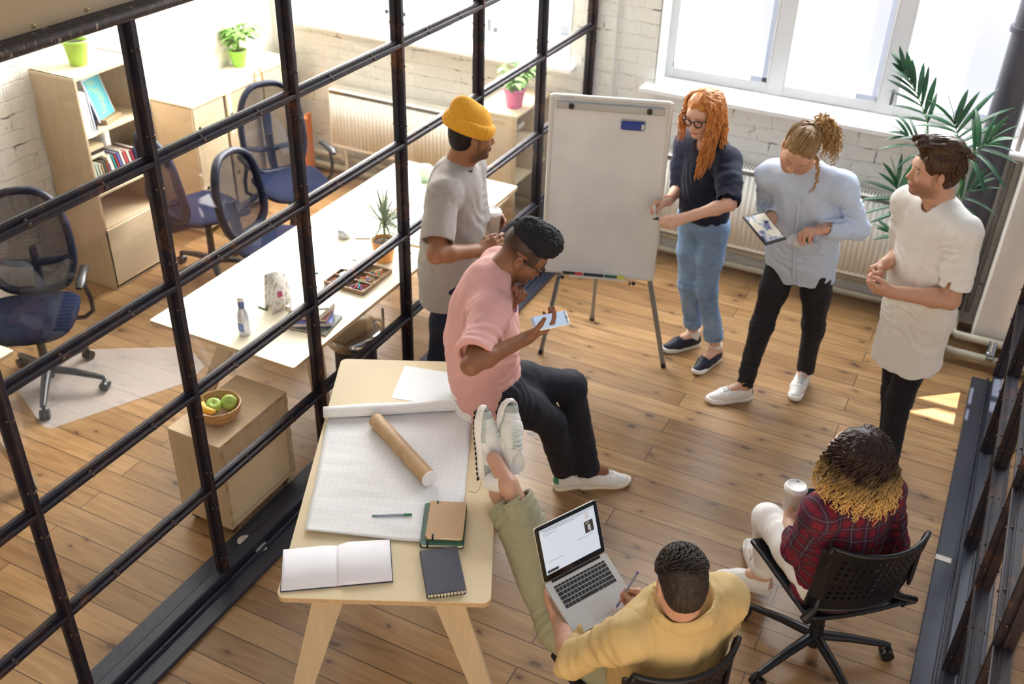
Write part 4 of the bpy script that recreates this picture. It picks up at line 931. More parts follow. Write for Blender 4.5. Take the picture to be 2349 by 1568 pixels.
for x in (-.205, .205): b = MB(); b.cyl(bd(.5, .5, .02)+upb*(BH/2-.042)+xb*x, bd(.5, .5, .034)+upb*(BH/2-.042)+xb*x, .015, n=20); b.cyl(bd(.5, .5, .034)+upb*(BH/2-.042)+xb*x, bd(.5, .5, .037)+upb*(BH/2-.042)+xb*x, .006, n=12); part(b, 'clamp_knob', M_black, o_)
b = MB()
for k, dx in enumerate((0, .012, .024, .036, .05, .062)): b.box(bd(.5, .5, .0036)+upb*(BH/2-.001)+xb*(-BW/2+.05+dx), (.008, .006, .001), BMx)
part(b, 'maker_mark', mat('mark_blue_orange', '#9fb4cf', .5), o_)
ec = bd(.70, .875, .0)
e_ = empty('board_eraser', tuple(ec), label='blue magnetic eraser stuck near the top right of the flip chart', cat='eraser')
b = MB(); b.box(ec+nb*.014, (.125, .046, .022), BMx, .006); part(b, 'eraser_body', mat('eraser_blue', '#1d3f9a', .45), e_)
b = MB(); b.box(ec+nb*.026+xb*.052, (.014, .030, .001), BMx); part(b, 'eraser_label', mat('label_pale', '#d9dccf', .5), e_); b = MB(); b.box(ec+nb*.002+upb*.024, (.13, .006, .004), BMx); part(b, 'felt', mat('felt_grey', '#c9c4ba', .9), e_)
M_alu2 = mat('tripod_grey', '#8e9497', .35, .5)
for ft, hd_x, nm_ in (((-2.067, 4.737, 0), .16, 'l'), ((-1.354, 4.955, 0), .84, 'r')):
    ft = np.array(ft, float); tp_ = bd(.5+(hd_x-.5)*.25, .98, -.045); b = MB(); b.bar(ft+V_(0, 0, .0), tp_, .022, .022, (0, 1, 0)); lg = part(b, 'leg', M_alu2, o_)
    b = MB(); b.cyl(ft, ft+(tp_-ft)*.02, .016, .014, 12); q_ = b.build('rubber_foot', M_black, None); q_.parent = lg
ft = np.array([-1.943, 5.252, 0]); b = MB(); b.bar(ft, bd(.5, .97, -.06), .022, .022); lg = part(b, 'leg', M_alu2, o_); b = MB(); b.cyl(ft, ft+V_(0, 0, .03), .016, n=12); q_ = b.build('rubber_foot', M_black, None); q_.parent = lg
b = MB(); b.box(bd(.5, .5, .012)-upb*(BH/2+.004), (BW*.5, .010, .055), BMx); tray = part(b, 'pen_tray', M_fr, o_)
for x in (-.22, .19):
    p = bd(.5, .5, -.0)-upb*(BH/2+.035)+xb*x; b = MB(); b.cyl(p-nb*.02, p+nb*.02, .005); b.lathe(p+xb*.022, [(0, -.012), (.012, -.004), (.012, .006), (0, .012)], 12, basis(xb)); b.cyl(p, p+xb*.02, .004); part(b, 'leg_knob', M_black, o_)
for k, (c1, c2, x, nm_) in enumerate((('#17181c', '#c8372d', -.14, 'black marker with red cap'), ('#14161a', '#14161a', -.02, 'all-black marker'), ('#1d5a3e', '#d9d63c', .10, 'green and yellow highlighter'))):
    p = bd(.5, .5, .022)-upb*(BH/2-.006)+xb*x; e_ = empty('marker', tuple(p), label='%s on the flip chart\'s pen tray' % nm_, cat='marker', group='markers on the pen tray')
    b = MB(); b.cyl(p-xb*.055, p+xb*.015, .0085, n=12); part(b, 'barrel', mat('marker_'+c1.strip('#'), c1, .35), e_); b = MB(); b.cyl(p+xb*.015, p+xb*.058, .0092, n=12); part(b, 'cap', mat('marker_'+c2.strip('#'), c2, .35), e_)
# ================================================================== perforated swivel chairs
M_shell = mat('black_shell', '#0e1016', .4, var=.03)
def perforated(fn, nu, nv, hole, th=.006, sq=.0):
    b = MB(); N = 12
    def cell(i, j):
        u0, u1, v0, v1 = i/nu, (i+1)/nu, j/nv, (j+1)/nv; cu, cv = (u0+u1)/2, (v0+v1)/2; r_ = hole(i, j, cu, cv)
        outer = []; inner = []
        for k in range(N):
            a = 2*PI*(k+.5)/N; c, s = math.cos(a), math.sin(a); m_ = max(abs(c), abs(s)); outer.append((cu+c/m_*(u1-u0)/2, cv+s/m_*(v1-v0)/2)); inner.append((cu+c*r_*(u1-u0)/2, cv+s*r_*(v1-v0)/2))
        # true corners
        pts = [(u0, v0), (u1, v0), (u1, v1), (u0, v1)]
        return outer, inner, pts, r_
    for i in range(nu):
        for j in range(nv):
            outer, inner, pts, r_ = cell(i, j)
            T = lambda q, o: fn(q[0], q[1], o)
            if r_ <= 0:
                b.add([T(q, 0) for q in pts], [(0, 1, 2, 3)], True); b.add([T(q, -th) for q in pts], [(3, 2, 1, 0)], True); continue
            for o, fl in ((0, 0), (-th, 1)):
                vs = [T(q, o) for q in outer]+[T(q, o) for q in inner]+[T(q, o) for q in pts]
                fs = [(k, (k+1) % N, N+(k+1) % N, N+k) for k in range(N)]
                # corner triangles: between the outer samples that straddle each corner
                # angle index straddling 45deg is k=1 exactly at 45 (k+.5)*30=45
                b.add(vs, fs if not fl else [tuple(reversed(f)) for f in fs], True)
            vs = [T(q, 0) for q in inner]+[T(q, -th) for q in inner]; b.add(vs, [(k, (k+1) % N, N+(k+1) % N, N+k) for k in range(N)], True)
    return b
def swivel_chair(loc, rz, lab, ang0):
    r = empty('swivel_chair', loc, rz, lab, 'swivel chair', 'black perforated swivel chairs')
    star_base(r, .315, .085, ang0-rz, hub_h=.12, thick=.024)
    b = MB(); b.cyl((0, 0, .18), (0, 0, .42), .026, .022); b.box((0, 0, .43), (.16, .2, .025), bev=.008); b.build('gas_column', M_black, r)
    def seat(u, v, o):
        x = (u-.5)*.46*(1-.12*(1-v)); y = -.20+v*.44; z = .462+.018*((u-.5)*2)**2-.006-.05*max(0, v-.75)**1.0*2*.25+.02*max(0, .25-v); return (x, y, z+o)
    b = perforated(seat, 10, 9, lambda i, j, u, v: .55 if 0 < i < 9 and 0 < j < 8 else 0); b.build('seat', M_shell, r)
    b = MB(); e = [(x, 0) for x in np.linspace(0, 1, 12)]+[(1, y) for y in np.linspace(0, 1, 12)]+[(x, 1) for x in np.linspace(1, 0, 12)]+[(0, y) for y in np.linspace(1, 0, 12)]
    b.tube([seat(*q, -.004) for q in e[:-1]], .011, 8, closed=True); b.build('seat_rim', M_shell, r)
    def back(u, v, o):
        a = (u-.5)*1.75; R = .265+.0*v; hh = .335; lean = .07*v; x = R*math.sin(a)*(1-.05*(v-.5)**2*4); y = -.225-lean+(R-R*math.cos(a))*.82-o; z = .51+v*hh-.035*abs(2*u-1)**2.2*(1 if v < .5 else -.2); return (x, y, z)
    b = perforated(back, 17, 10, lambda i, j, u, v: .52 if 1 < i < 15 and 1 < j < 9 else 0); b.build('backrest', M_shell, r)
    b = MB(); b.tube([back(*q, -.003) for q in e[:-1]], .010, 8, closed=True); b.build('back_rim', M_shell, r)
    for s in (-1, 1):
        b = MB(); b.tube([(s*.20, -.19, .45), (s*.235, -.215, .49), back(.5+s*.40, .0, -.01), back(.5+s*.42, .45, -.014)], [.018, .02, .019, .012], 8, flat=.7); b.build('back_support', M_shell, r)
    for s in (-1, 1):
        b = MB(); b.box(back(.5+s*.47, .55, .004), (.014, .05, .24), rotz(-s*.85), .006); b.build('side_wing', M_shell, r)
    return r
_cf = RH*-.25+FH*.97
swivel_chair((-.085, 3.20, 0), math.atan2(_cf[1], _cf[0])-PI/2, 'black perforated swivel chair under the woman in the plaid shirt', 2.93)
swivel_chair((-.57, 2.34, -.0), math.atan2(.64, -.77)-PI/2, 'black perforated swivel chair under the man with the laptop', 1.2)
# ================================================================== palm
o_ = empty('palm', (-.06, 5.90, 0), label='tall green potted palm by the dark column, behind the man in white', cat='plant')
b = MB(); b.lathe((-.06, 5.90, 0), [(0, 0), (.10, 0), (.115, .02), (.13, .26), (.135, .27), (.125, .27), (.12, .24), (0, .24)], 30); part(b, 'pot', mat('palm_pot', '#2b2f3d', .5), o_)
b = MB(); b.lathe((-.06, 5.90, .235), [(.12, 0), (0, .012)], 20); part(b, 'soil', M_soil, o_)
M_pst = mat('palm_stem', '#5f8a4a', .5); t_ = NT('palm_leaf'); t_.base(t_.ramp(t_.noise(t_.coords((1, 1, 1)), 5, 3), [(.3, lin('#1f4630')), (.7, lin('#3d7046'))])); t_.b.inputs['Roughness'].default_value = .38; M_pl = t_.m
rr = random.Random(6)
def frond(joint, tip, n=9, ln=.2, w_=.020, spread=1.0, base=(-.06, 5.90, .25), droop=.5, bow=.1):
    joint = np.array(joint, float); tip = np.array(tip, float); base = np.array(base, float)
    b = MB(); m1 = (base+joint)/2+np.array([0, 0, bow]); pts = [base, m1*.55+base*.45, m1, (m1+joint)/2+V_(0, 0, .02), joint, (joint+tip)/2+V_(0, 0, .02), tip]; b.tube(pts, [.008, .007, .006, .005, .004, .003, .0015], 7); st = part(b, 'frond_stem', M_pst, o_)
    d = nrm_(tip-joint); s_ = nrm_(np.cross(d, V_(0, -.5, 1))); b = MB(); Lr = np.linalg.norm(tip-joint)
    for i in range(n):
        t = i/(n-1); p = joint+(tip-joint)*t+V_(0, 0, .04*t*(1-t)); a = spread*(1.15-.85*t)
        for s in (-1, 1):
            dd = d*math.cos(a)+s_*s*math.sin(a)+V_(rr.uniform(-.12, .12), rr.uniform(-.12, .12), rr.uniform(-.05, .12)); leaf(b, p, dd, 1.1*ln*(.75+.5*math.sin(PI*min(1, t+.15)))*rr.uniform(.85, 1.1), w_*rr.uniform(1., 1.5), droop*rr.uniform(.5, 1.3), up=(0, -.5, 1), seg=7, fold=.2)
    leaf(b, tip, d, ln*.9, w_*.9, droop, seg=6); l_ = b.build('fronds', M_pl, None); l_.name = 'leaflets'; l_.parent = st
P9 = lambda x, y_, Y=5.9: pyy(x, y_, Y)
frond(P9(2128, 280), P9(2075, 165), 8, .17, .024, .75, droop=.25)
frond(P9(2200, 345, 5.85), P9(2190, 285, 5.85), 6, .25, .024, 1.5, droop=.5)
frond(P9(2225, 360, 5.75), P9(2262, 330, 5.75), 5, .22, .02, 1.3, droop=.7)
frond(P9(2120, 350, 5.8), P9(2085, 315, 5.8), 4, .18, .018, .9, droop=.8)
frond(P9(2068, 485, 5.75), P9(2058, 425, 5.75), 6, .21, .022, 1.35, droop=.35)
frond(P9(2080, 560, 5.6), P9(2045, 535, 5.6), 3, .13, .018, .9, droop=.5)
frond(P9(2190, 470, 5.8), P9(2230, 432, 5.8), 4, .17, .02, 1., droop=.5)
# ================================================================== implicit surface modelling
F32 = np.float32
def V(*a): return np.array(a, float)
def nrm(v): v = np.asarray(v, float); return v/(np.linalg.norm(v)+1e-12)
def _hash(i, j, k, s):
    n = (i*np.int32(73856093)) ^ (j*np.int32(19349663)) ^ (k*np.int32(83492791)) ^ np.int32(s*2654435761 & 0x7fffffff)
    n = (n ^ (n >> 13))*np.int32(1274126177) & np.int32(0x7fffffff)
    return ((n ^ (n >> 16)) & 0xffff).astype(F32)/32767.5-1
def vnoise(P, scale, seed=0, M=None):
    Q = P if M is None else P@np.asarray(M, F32)
    Q = Q*F32(scale); I = np.floor(Q).astype(np.int32); f = (Q-I).astype(F32); f = f*f*(3-2*f)
    r = 0
    for dx in (0, 1):
        wx = f[:, 0] if dx else 1-f[:, 0]
        for dy in (0, 1):
            wy = f[:, 1] if dy else 1-f[:, 1]
            for dz in (0, 1):
                wz = f[:, 2] if dz else 1-f[:, 2]
                r = r+wx*wy*wz*_hash(I[:, 0]+dx, I[:, 1]+dy, I[:, 2]+dz, seed)
    return r
def cone(a, b, ra, rb=None, ax=None, s=1.):
    """tapered capsule; optional flattening by s along axis ax"""
    a = np.asarray(a, F32); b = np.asarray(b, F32); rb = ra if rb is None else rb; ba = b-a; L2 = float(ba@ba)+1e-12
    n = None if ax is None or s == 1. else nrm(ax).astype(F32)
    def f(P):
        pa = P-a; t = np.clip(pa@ba/L2, 0, 1); v = pa-t[:, None]*ba; r = ra+(rb-ra)*t
        d = np.sqrt((v*v).sum(1))
        if n is None: return d-r
        c = v@n; q = np.sqrt(d*d+c*c*(1/s**2-1)+1e-12); return d*(1-r/q)-(1e-9)
    return f
def ell(c, r, M=None):
    c = np.asarray(c, F32); r = np.asarray(r, F32)*np.ones(3, F32); M = None if M is None else np.asarray(M, F32); mr = float(min(r))
    def f(P):
        v = P-c
        if M is not None: v = v@M
        d = np.sqrt((v*v).sum(1)+1e-14); q = np.sqrt(((v/r)**2).sum(1)+1e-14); return np.where(d < 1e-6, -mr, d*(1-1/q))
    return f
def rbox(c, h, M=None, r=.005):
    c = np.asarray(c, F32); h = np.asarray(h, F32); M = None if M is None else np.asarray(M, F32)
    def f(P):
        v = P-c
        if M is not None: v = v@M
        q = np.abs(v)-h+r; return np.sqrt((np.maximum(q, 0)**2).sum(1))+np.minimum(q.max(1), 0)-r
    return f
def plane(c, n):
    c = np.asarray(c, F32); n = nrm(n).astype(F32)
    return lambda P: (P-c)@n
def smin(a, b, k):
    if k <= 0: return np.minimum(a, b)
    h = np.maximum(k-np.abs(a-b), 0)/k; return np.minimum(a, b)-h*h*(k*.25)
class SDF:
    def __init__(s): s.ops = []; s.disp = []; s.pmin = None; s.mk = []
    def u(s, f, k=.02): s.ops.append(('u', f, k)); return s
    def sub(s, f, k=.006): s.ops.append(('s', f, k)); return s
    def isect(s, f, k=.004): s.ops.append(('i', f, k)); return s
    def d(s, fn): s.disp.append(fn); return s      # displacement fn(P)->metres (positive = outward)
    def chain(s, pts, rs, k=.02, ax=None, fl=1.):
        for i in range(len(pts)-1): s.u(cone(pts[i], pts[i+1], rs[i], rs[i+1], ax, fl), k)
        return s
    def ev(s, P, act=None):
        D = np.full(len(P), 1., F32)
        for i, (t, f, k) in enumerate(s.ops):
            if act is not None and not act[i]: continue
            v = f(P)
            if t == 'u': D = smin(D, v, k)
            elif t == 's': D = -smin(-D, v, k)
            else: D = -smin(-D, -v, k)
        return D
    def mesh(s, lo, hi, h):
        lo = np.asarray(lo, float); n = np.ceil((np.asarray(hi)-lo)/h).astype(int)+1
        B = 14; nb = -(-n//B); n = nb*B
        G = np.full(n, 1., F32)
        gi = np.stack(np.meshgrid(*[np.arange(q) for q in nb], indexing='ij'), -1).reshape(-1, 3)
        C_ = (lo+(gi*B+(B-1)/2)*h).astype(F32); R = B*h*.87
        vals = [f(C_) for _, f, _ in s.ops]; D = np.full(len(C_), 1., F32)
        for (t, f, k), v in zip(s.ops, vals):
            D = smin(D, v, k) if t == 'u' else (-smin(-D, v, k) if t == 's' else -smin(-D, -v, k))
        U = np.full(len(C_), 1., F32)
        for (t, f, k), v in zip(s.ops, vals):
            if t == 'u': U = np.minimum(U, v-k)
        on = np.abs(D) < R*1.45+.015
        inside = (D < -R*1.45-.015)
        loc = np.stack(np.meshgrid(*[np.arange(B)]*3, indexing='ij'), -1).reshape(-1, 3)
        for bi in np.nonzero(inside)[0]:
            i, j, k = gi[bi]*B; G[i:i+B, j:j+B, k:k+B] = -1
        def work(bi):
            act = [t == 'i' or v[bi] < (R+k)*1.5+.01 for (t, f, k), v in zip(s.ops, vals)]
            i, j, k = gi[bi]*B; P = (lo+(gi[bi]*B+loc)*h).astype(F32)
            d = s.ev(P, act)
            m = np.abs(d) < .018
            if s.disp and m.any():
                Pm = P[m]; dm = d[m]
                for fn in s.disp: dm = dm-fn(Pm)
                d[m] = dm
            G[i:i+B, j:j+B, k:k+B] = d.reshape(B, B, B)
        for bi in np.nonzero(on)[0]: work(bi)
        return nets(G, lo, h)
def nets(G, lo, h):
    S = G < 0
    c = [S[a:S.shape[0]-1+a, b:S.shape[1]-1+b, e:S.shape[2]-1+e] for a in (0, 1) for b in (0, 1) for e in (0, 1)]
    anyv = c[0].copy(); allv = c[0].copy()
    for q in c[1:]: anyv |= q; allv &= q
    cells = np.argwhere(anyv & ~allv)
    if len(cells) == 0: return np.zeros((0, 3)), np.zeros((0, 4), int)
    idx = np.full(anyv.shape, -1, np.int32); idx[tuple(cells.T)] = np.arange(len(cells))
    corners = np.array([(a, b, e) for a in (0, 1) for b in (0, 1) for e in (0, 1)])
    val = np.stack([G[tuple((cells+q).T)] for q in corners], 1)
    acc = np.zeros((len(cells), 3)); cnt = np.zeros(len(cells))
    for i in range(8):
        for ax in range(3):
            if corners[i][ax] == 0:
                j = i+(4, 2, 1)[ax]; a, b = val[:, i], val[:, j]; m = (a < 0) != (b < 0)
                t = np.where(m, a/np.where(m, a-b, 1), 0); p = np.tile(corners[i].astype(float), (len(cells), 1)); p[:, ax] += t
                acc[m] += p[m]; cnt[m] += 1
    vts = lo+(cells+acc/cnt[:, None])*h
    quads = []
    for ax in range(3):
        sl0 = [slice(None)]*3; sl1 = [slice(None)]*3; sl0[ax] = slice(0, -1); sl1[ax] = slice(1, None)
        A = S[tuple(sl0)]; Bq = S[tuple(sl1)]; e = np.argwhere(A != Bq); o1, o2 = [q for q in range(3) if q != ax]
        e = e[(e[:, o1] > 0) & (e[:, o2] > 0) & (e[:, o1] < S.shape[o1]-1) & (e[:, o2] < S.shape[o2]-1)]
        def g(d1, d2): q = e.copy(); q[:, o1] -= d1; q[:, o2] -= d2; return idx[tuple(q.T)]
        Q = np.stack([g(0, 0), g(1, 0), g(1, 1), g(0, 1)], 1)
        flip = A[tuple(e.T)] ^ (ax == 1)
        Q[~flip] = Q[~flip][:, ::-1]; Q = Q[:, ::-1] if False else Q
        quads.append(Q)
    Q = np.concatenate(quads); Q = Q[(Q >= 0).all(1)]
    return vts, Q
def build_mesh(name, Vt, Q, m_, parent, col=None, uvw=None, label=None):
    me = bpy.data.meshes.new(name); n = len(Vt); me.vertices.add(n); me.vertices.foreach_set('co', Vt.astype(F32).ravel())
    me.loops.add(len(Q)*4); me.loops.foreach_set('vertex_index', Q.astype(np.int32).ravel())
    me.polygons.add(len(Q)); me.polygons.foreach_set('loop_start', (np.arange(len(Q))*4).astype(np.int32))
    me.polygons.foreach_set('use_smooth', np.ones(len(Q), bool)); me.update(calc_edges=True); me.validate()
    me.materials.append(m_)
    if col is not None:
        a = me.color_attributes.new('Col', 'FLOAT_COLOR', 'POINT'); c4 = np.ones((n, 4), F32); c4[:, :3] = col; a.data.foreach_set('color', c4.ravel())
    if uvw is not None:
        a = me.attributes.new('pc', 'FLOAT_VECTOR', 'POINT'); a.data.foreach_set('vector', uvw.astype(F32).ravel())
    o = bpy.data.objects.new(name, me); COL.objects.link(o); tag(o, label)
    if parent is not None: P2(o, parent)
    return o
def smooth(Vt, Q, it=1, lam=.5):
    for _ in range(it):
        acc = np.zeros_like(Vt); cnt = np.zeros(len(Vt))
        for a, b in ((0, 1), (1, 2), (2, 3), (3, 0)):
            np.add.at(acc, Q[:, a], Vt[Q[:, b]]); np.add.at(acc, Q[:, b], Vt[Q[:, a]]); np.add.at(cnt, Q[:, a], 1); np.add.at(cnt, Q[:, b], 1)
        Vt = Vt*(1-lam)+lam*acc/np.maximum(cnt, 1)[:, None]
    return Vt
def wrinkle(c, ax, R, amp, lam, seed=1, warp=2.2):
    c = np.asarray(c, F32); ax = nrm(ax).astype(F32)
    def f(P):
        v = P-c; w = np.exp(-(v*v).sum(1)/(R*R)); ph = v@ax/lam*2*PI+vnoise(P, 9, seed)*warp*3.2
        return amp*w*(np.sin(ph)-.2)*(.35+.65*np.abs(vnoise(P, 11, seed+20))*1.6)
    return f
def drape(amp, scale, seed=3, M=None):
    return lambda P: amp*vnoise(P, scale, seed, M)
# ------------------------------------------------------------------ hand
FL = ((.040, .025, .020), (.044, .029, .021), (.041, .027, .020), (.032, .020, .018))
def hand(S, W, d, n, left, curl, thumb, s=1., spread=.0):
    """W wrist, d finger direction, n palm normal. curl: 4 x (mcp, pip, dip). thumb: 3 directions in (d, t, n)"""
    W = np.asarray(W, float); d = nrm(d); n = np.asarray(n, float); n = nrm(n-d*(n@d)); t = np.cross(n, d) if left else np.cross(d, n)
    tips = []
    mc = [(.079, .027), (.083, .009), (.079, -.009), (.070, -.026)]
    S.u(cone(W-d*.01, W+d*.02, .024*s, .024*s, n, .72), .02)
    for i, (a, b) in enumerate(mc):
        k = W+(d*a+t*b)*s
        S.u(cone(W+(d*.012+t*b*.55)*s, k, .0135*s, .0118*s), .012)
    S.u(cone(W+(d*.02-t*.015)*s+n*.004, W+(d*.06-t*.02)*s+n*.004, .014*s), .012)
    for i, (a, b) in enumerate(mc):
        p = W+(d*a+t*b)*s; ang = 0; rr = [.0098, .0088, .0080, .0064]
        sd = spread*(1.5-i)
        dd0 = nrm(d+t*sd)
        for j in range(3):
            ang += curl[i][j]; q = p+(dd0*math.cos(ang)+n*math.sin(ang))*FL[i][j]*s
            S.u(cone(p, q, rr[j]*s, rr[j+1]*s), .004 if j else .008); p = q
        tips.append(p)
    p = W+(d*.018+t*.018+n*.006)*s; rr = [.0145, .0115, .0105, .0082]
    for j, L in enumerate((.040, .032, .025)):
        v = thumb[j]; q = p+nrm(d*v[0]+t*v[1]+n*v[2])*L*s; S.u(cone(p, q, rr[j]*s, rr[j+1]*s), .014 if j == 0 else .004); p = q
    tips.append(p); return tips, t
REL = ((.35, .55, .35), (.45, .6, .4), (.5, .65, .4), (.55, .65, .45))
GRIP = ((.75, .85, .45), (.8, .85, .5), (.85, .9, .5), (.9, .9, .5))
FIST = ((1.25, 1.35, .8), (1.3, 1.4, .9), (1.35, 1.4, .9), (1.35, 1.4, .9))
TH = ((.75, .65, .35), (.9, .35, .35), (.95, .1, .35))
# ------------------------------------------------------------------ head
def head(S, c, f, up, s=1., fem=False, jaw=1., nose=1.):
    f = nrm(f); up = np.asarray(up, float); up = nrm(up-f*(up@f)); l = np.cross(f, up)*-1; l = np.cross(up, f)*1.0
    # l = person's left
    l = -np.cross(f, up); l = np.cross(up, f)
    M = np.stack([l, f, up], 1); c = np.asarray(c, float)
    def L(x, y, z): return c+M@np.array([x, y, z])*s
    def E(p, r, k, T=None, sub=False):
        g = ell(L(*p), np.array(r)*s, M if T is None else M@T); (S.sub if sub else S.u)(g, k)
    E((0, -.018, .034), (.074, .092, .084), .01)
    E((0, .028, -.030), (.060, .060, .084), .03)
    E((0, .055, .030), (.055, .032, .036), .03)
    for x in (-1, 1):
        S.u(cone(L(x*.052, -.006, -.05), L(x*.018, .064, -.096), .018*s*jaw, .015*s*jaw), .03)
        E((x*.040, .052, -.032), (.024, .024, .024), .028)
        E((x*.030, .0735, .017), (.024, .014, .007), .014)
    E((0, .071, -.099), (.020*jaw, .016, .014), .02)
    for x in (-1, 1): E((x*.031, .0965, -.004), (.0165, .012, .0105), .012, sub=True)
    for x in (-1, 1): E((x*.031, .0735, -.004), (.0155, .0155, .0125), .004)
    S.u(cone(L(0, .082, .006), L(0, .104*nose**.3, -.034), .0072*s, .0098*s), .012)
    E((0, .104*nose**.3, -.0375), (.010, .0105, .0085), .006)
    for x in (-1, 1): E((x*.0125, .0945, -.040), (.0075, .010, .0068), .006)
    E((0, .082, -.062), (.026, .014, .014), .015)
    E((0, .0925, -.0655), (.022, .0075, .0050), .004); E((0, .0905, -.0745), (.0195, .0078, .0058), .004)
    E((0, .1005, -.0700), (.020, .006, .0016), .003, sub=True)
    for x in (-1, 1):
        T = rotx(.15)@rotz(-x*.22)
        E((x*.0775, -.012, -.014), (.0068, .0175, .0290), .008, T); E((x*.0835, -.007, -.014), (.0055, .0105, .019), .004, T, True)
    return L, M, l, f, up
def headcolor(c, M, s, skin, lips, brow, beard=None, hairc=None, closed=False, gaze=(0, 0)):
    skin = np.array(lin(skin)); lips = np.array(lin(lips)); brow = np.array(lin(brow)); c = np.asarray(c, float)
    bc = None if beard is None else np.array(lin(beard[0])); bs = 0 if beard is None else beard[1]
    def fn(Vt):
        q = (Vt-c)@M/s; x, y, z = q.T; col = np.tile(skin, (len(Vt), 1)); ax = np.abs(x)
        red = np.exp(-(((ax-.045)/.022)**2+((z+.035)/.022)**2))*(y > .02)*.25+np.exp(-((ax/.014)**2+((z+.037)/.012)**2))*(y > .08)*.35
        near = (np.abs(x) < .1) & (np.abs(z) < .14) & (np.abs(y) < .13)
        col = col*(1-(red*near)[:, None]*np.array([.0, .22, .25]))
        if bc is not None:
            w = (1/(1+np.exp((z+.048+.35*np.maximum(0, .05-y)-.035*0)/.006)))*(1/(1+np.exp(-(y+.012)/.010)))*near*(z > -.125)
            w = np.maximum(w, np.exp(-((y-.014)/.012)**2)*(1/(1+np.exp((z-.0)/.006)))*(z > -.09)*(ax > .05)*.75)
            w *= 1-np.exp(-((ax/.030)**2+((z+.07)/.010)**2))*.6
            w *= bs*near; col = col*(1-w[:, None])+bc*w[:, None]
        m = (y > .078) & (ax < .024) & (((ax/.0235)**2+((z+.070)/.0095)**2) < 1); col[m] = lips
        zb = .0215-.004*((ax-.030)/.02)**2
        m = (y > .06) & (ax > .012) & (ax < .053) & (np.abs(z-zb) < .0042); col[m] = col[m]*.25+brow*.75
        if not closed:
            e = ((ax-.031)/.0125)**2+((z+.004)/.0052)**2
            m = (y > .074) & (e < 1); col[m] = lin('#e4e0dc')
            m2 = m & (((ax-.031-gaze[0])**2+(z+.004-gaze[1])**2) < .0052**2); col[m2] = lin('#2a1c16')
            m3 = (y > .07) & (e >= 1) & (e < 1.7) & (z > -.003); col[m3] = lin('#2a1a16')
        else:
            m3 = (y > .07) & (np.abs((z+.0085)) < .0018) & (np.abs(ax-.031) < .0125); col[m3] = lin('#2a1a16')
        return col
    return fn
M_skin = {}
def skinmat():
    if 'skin' in MATS: return MATS['skin']
    m_ = mat('skin', rough=.48, attr=True, var=.06, vs=30, spec=.4, sss=.12); return m_
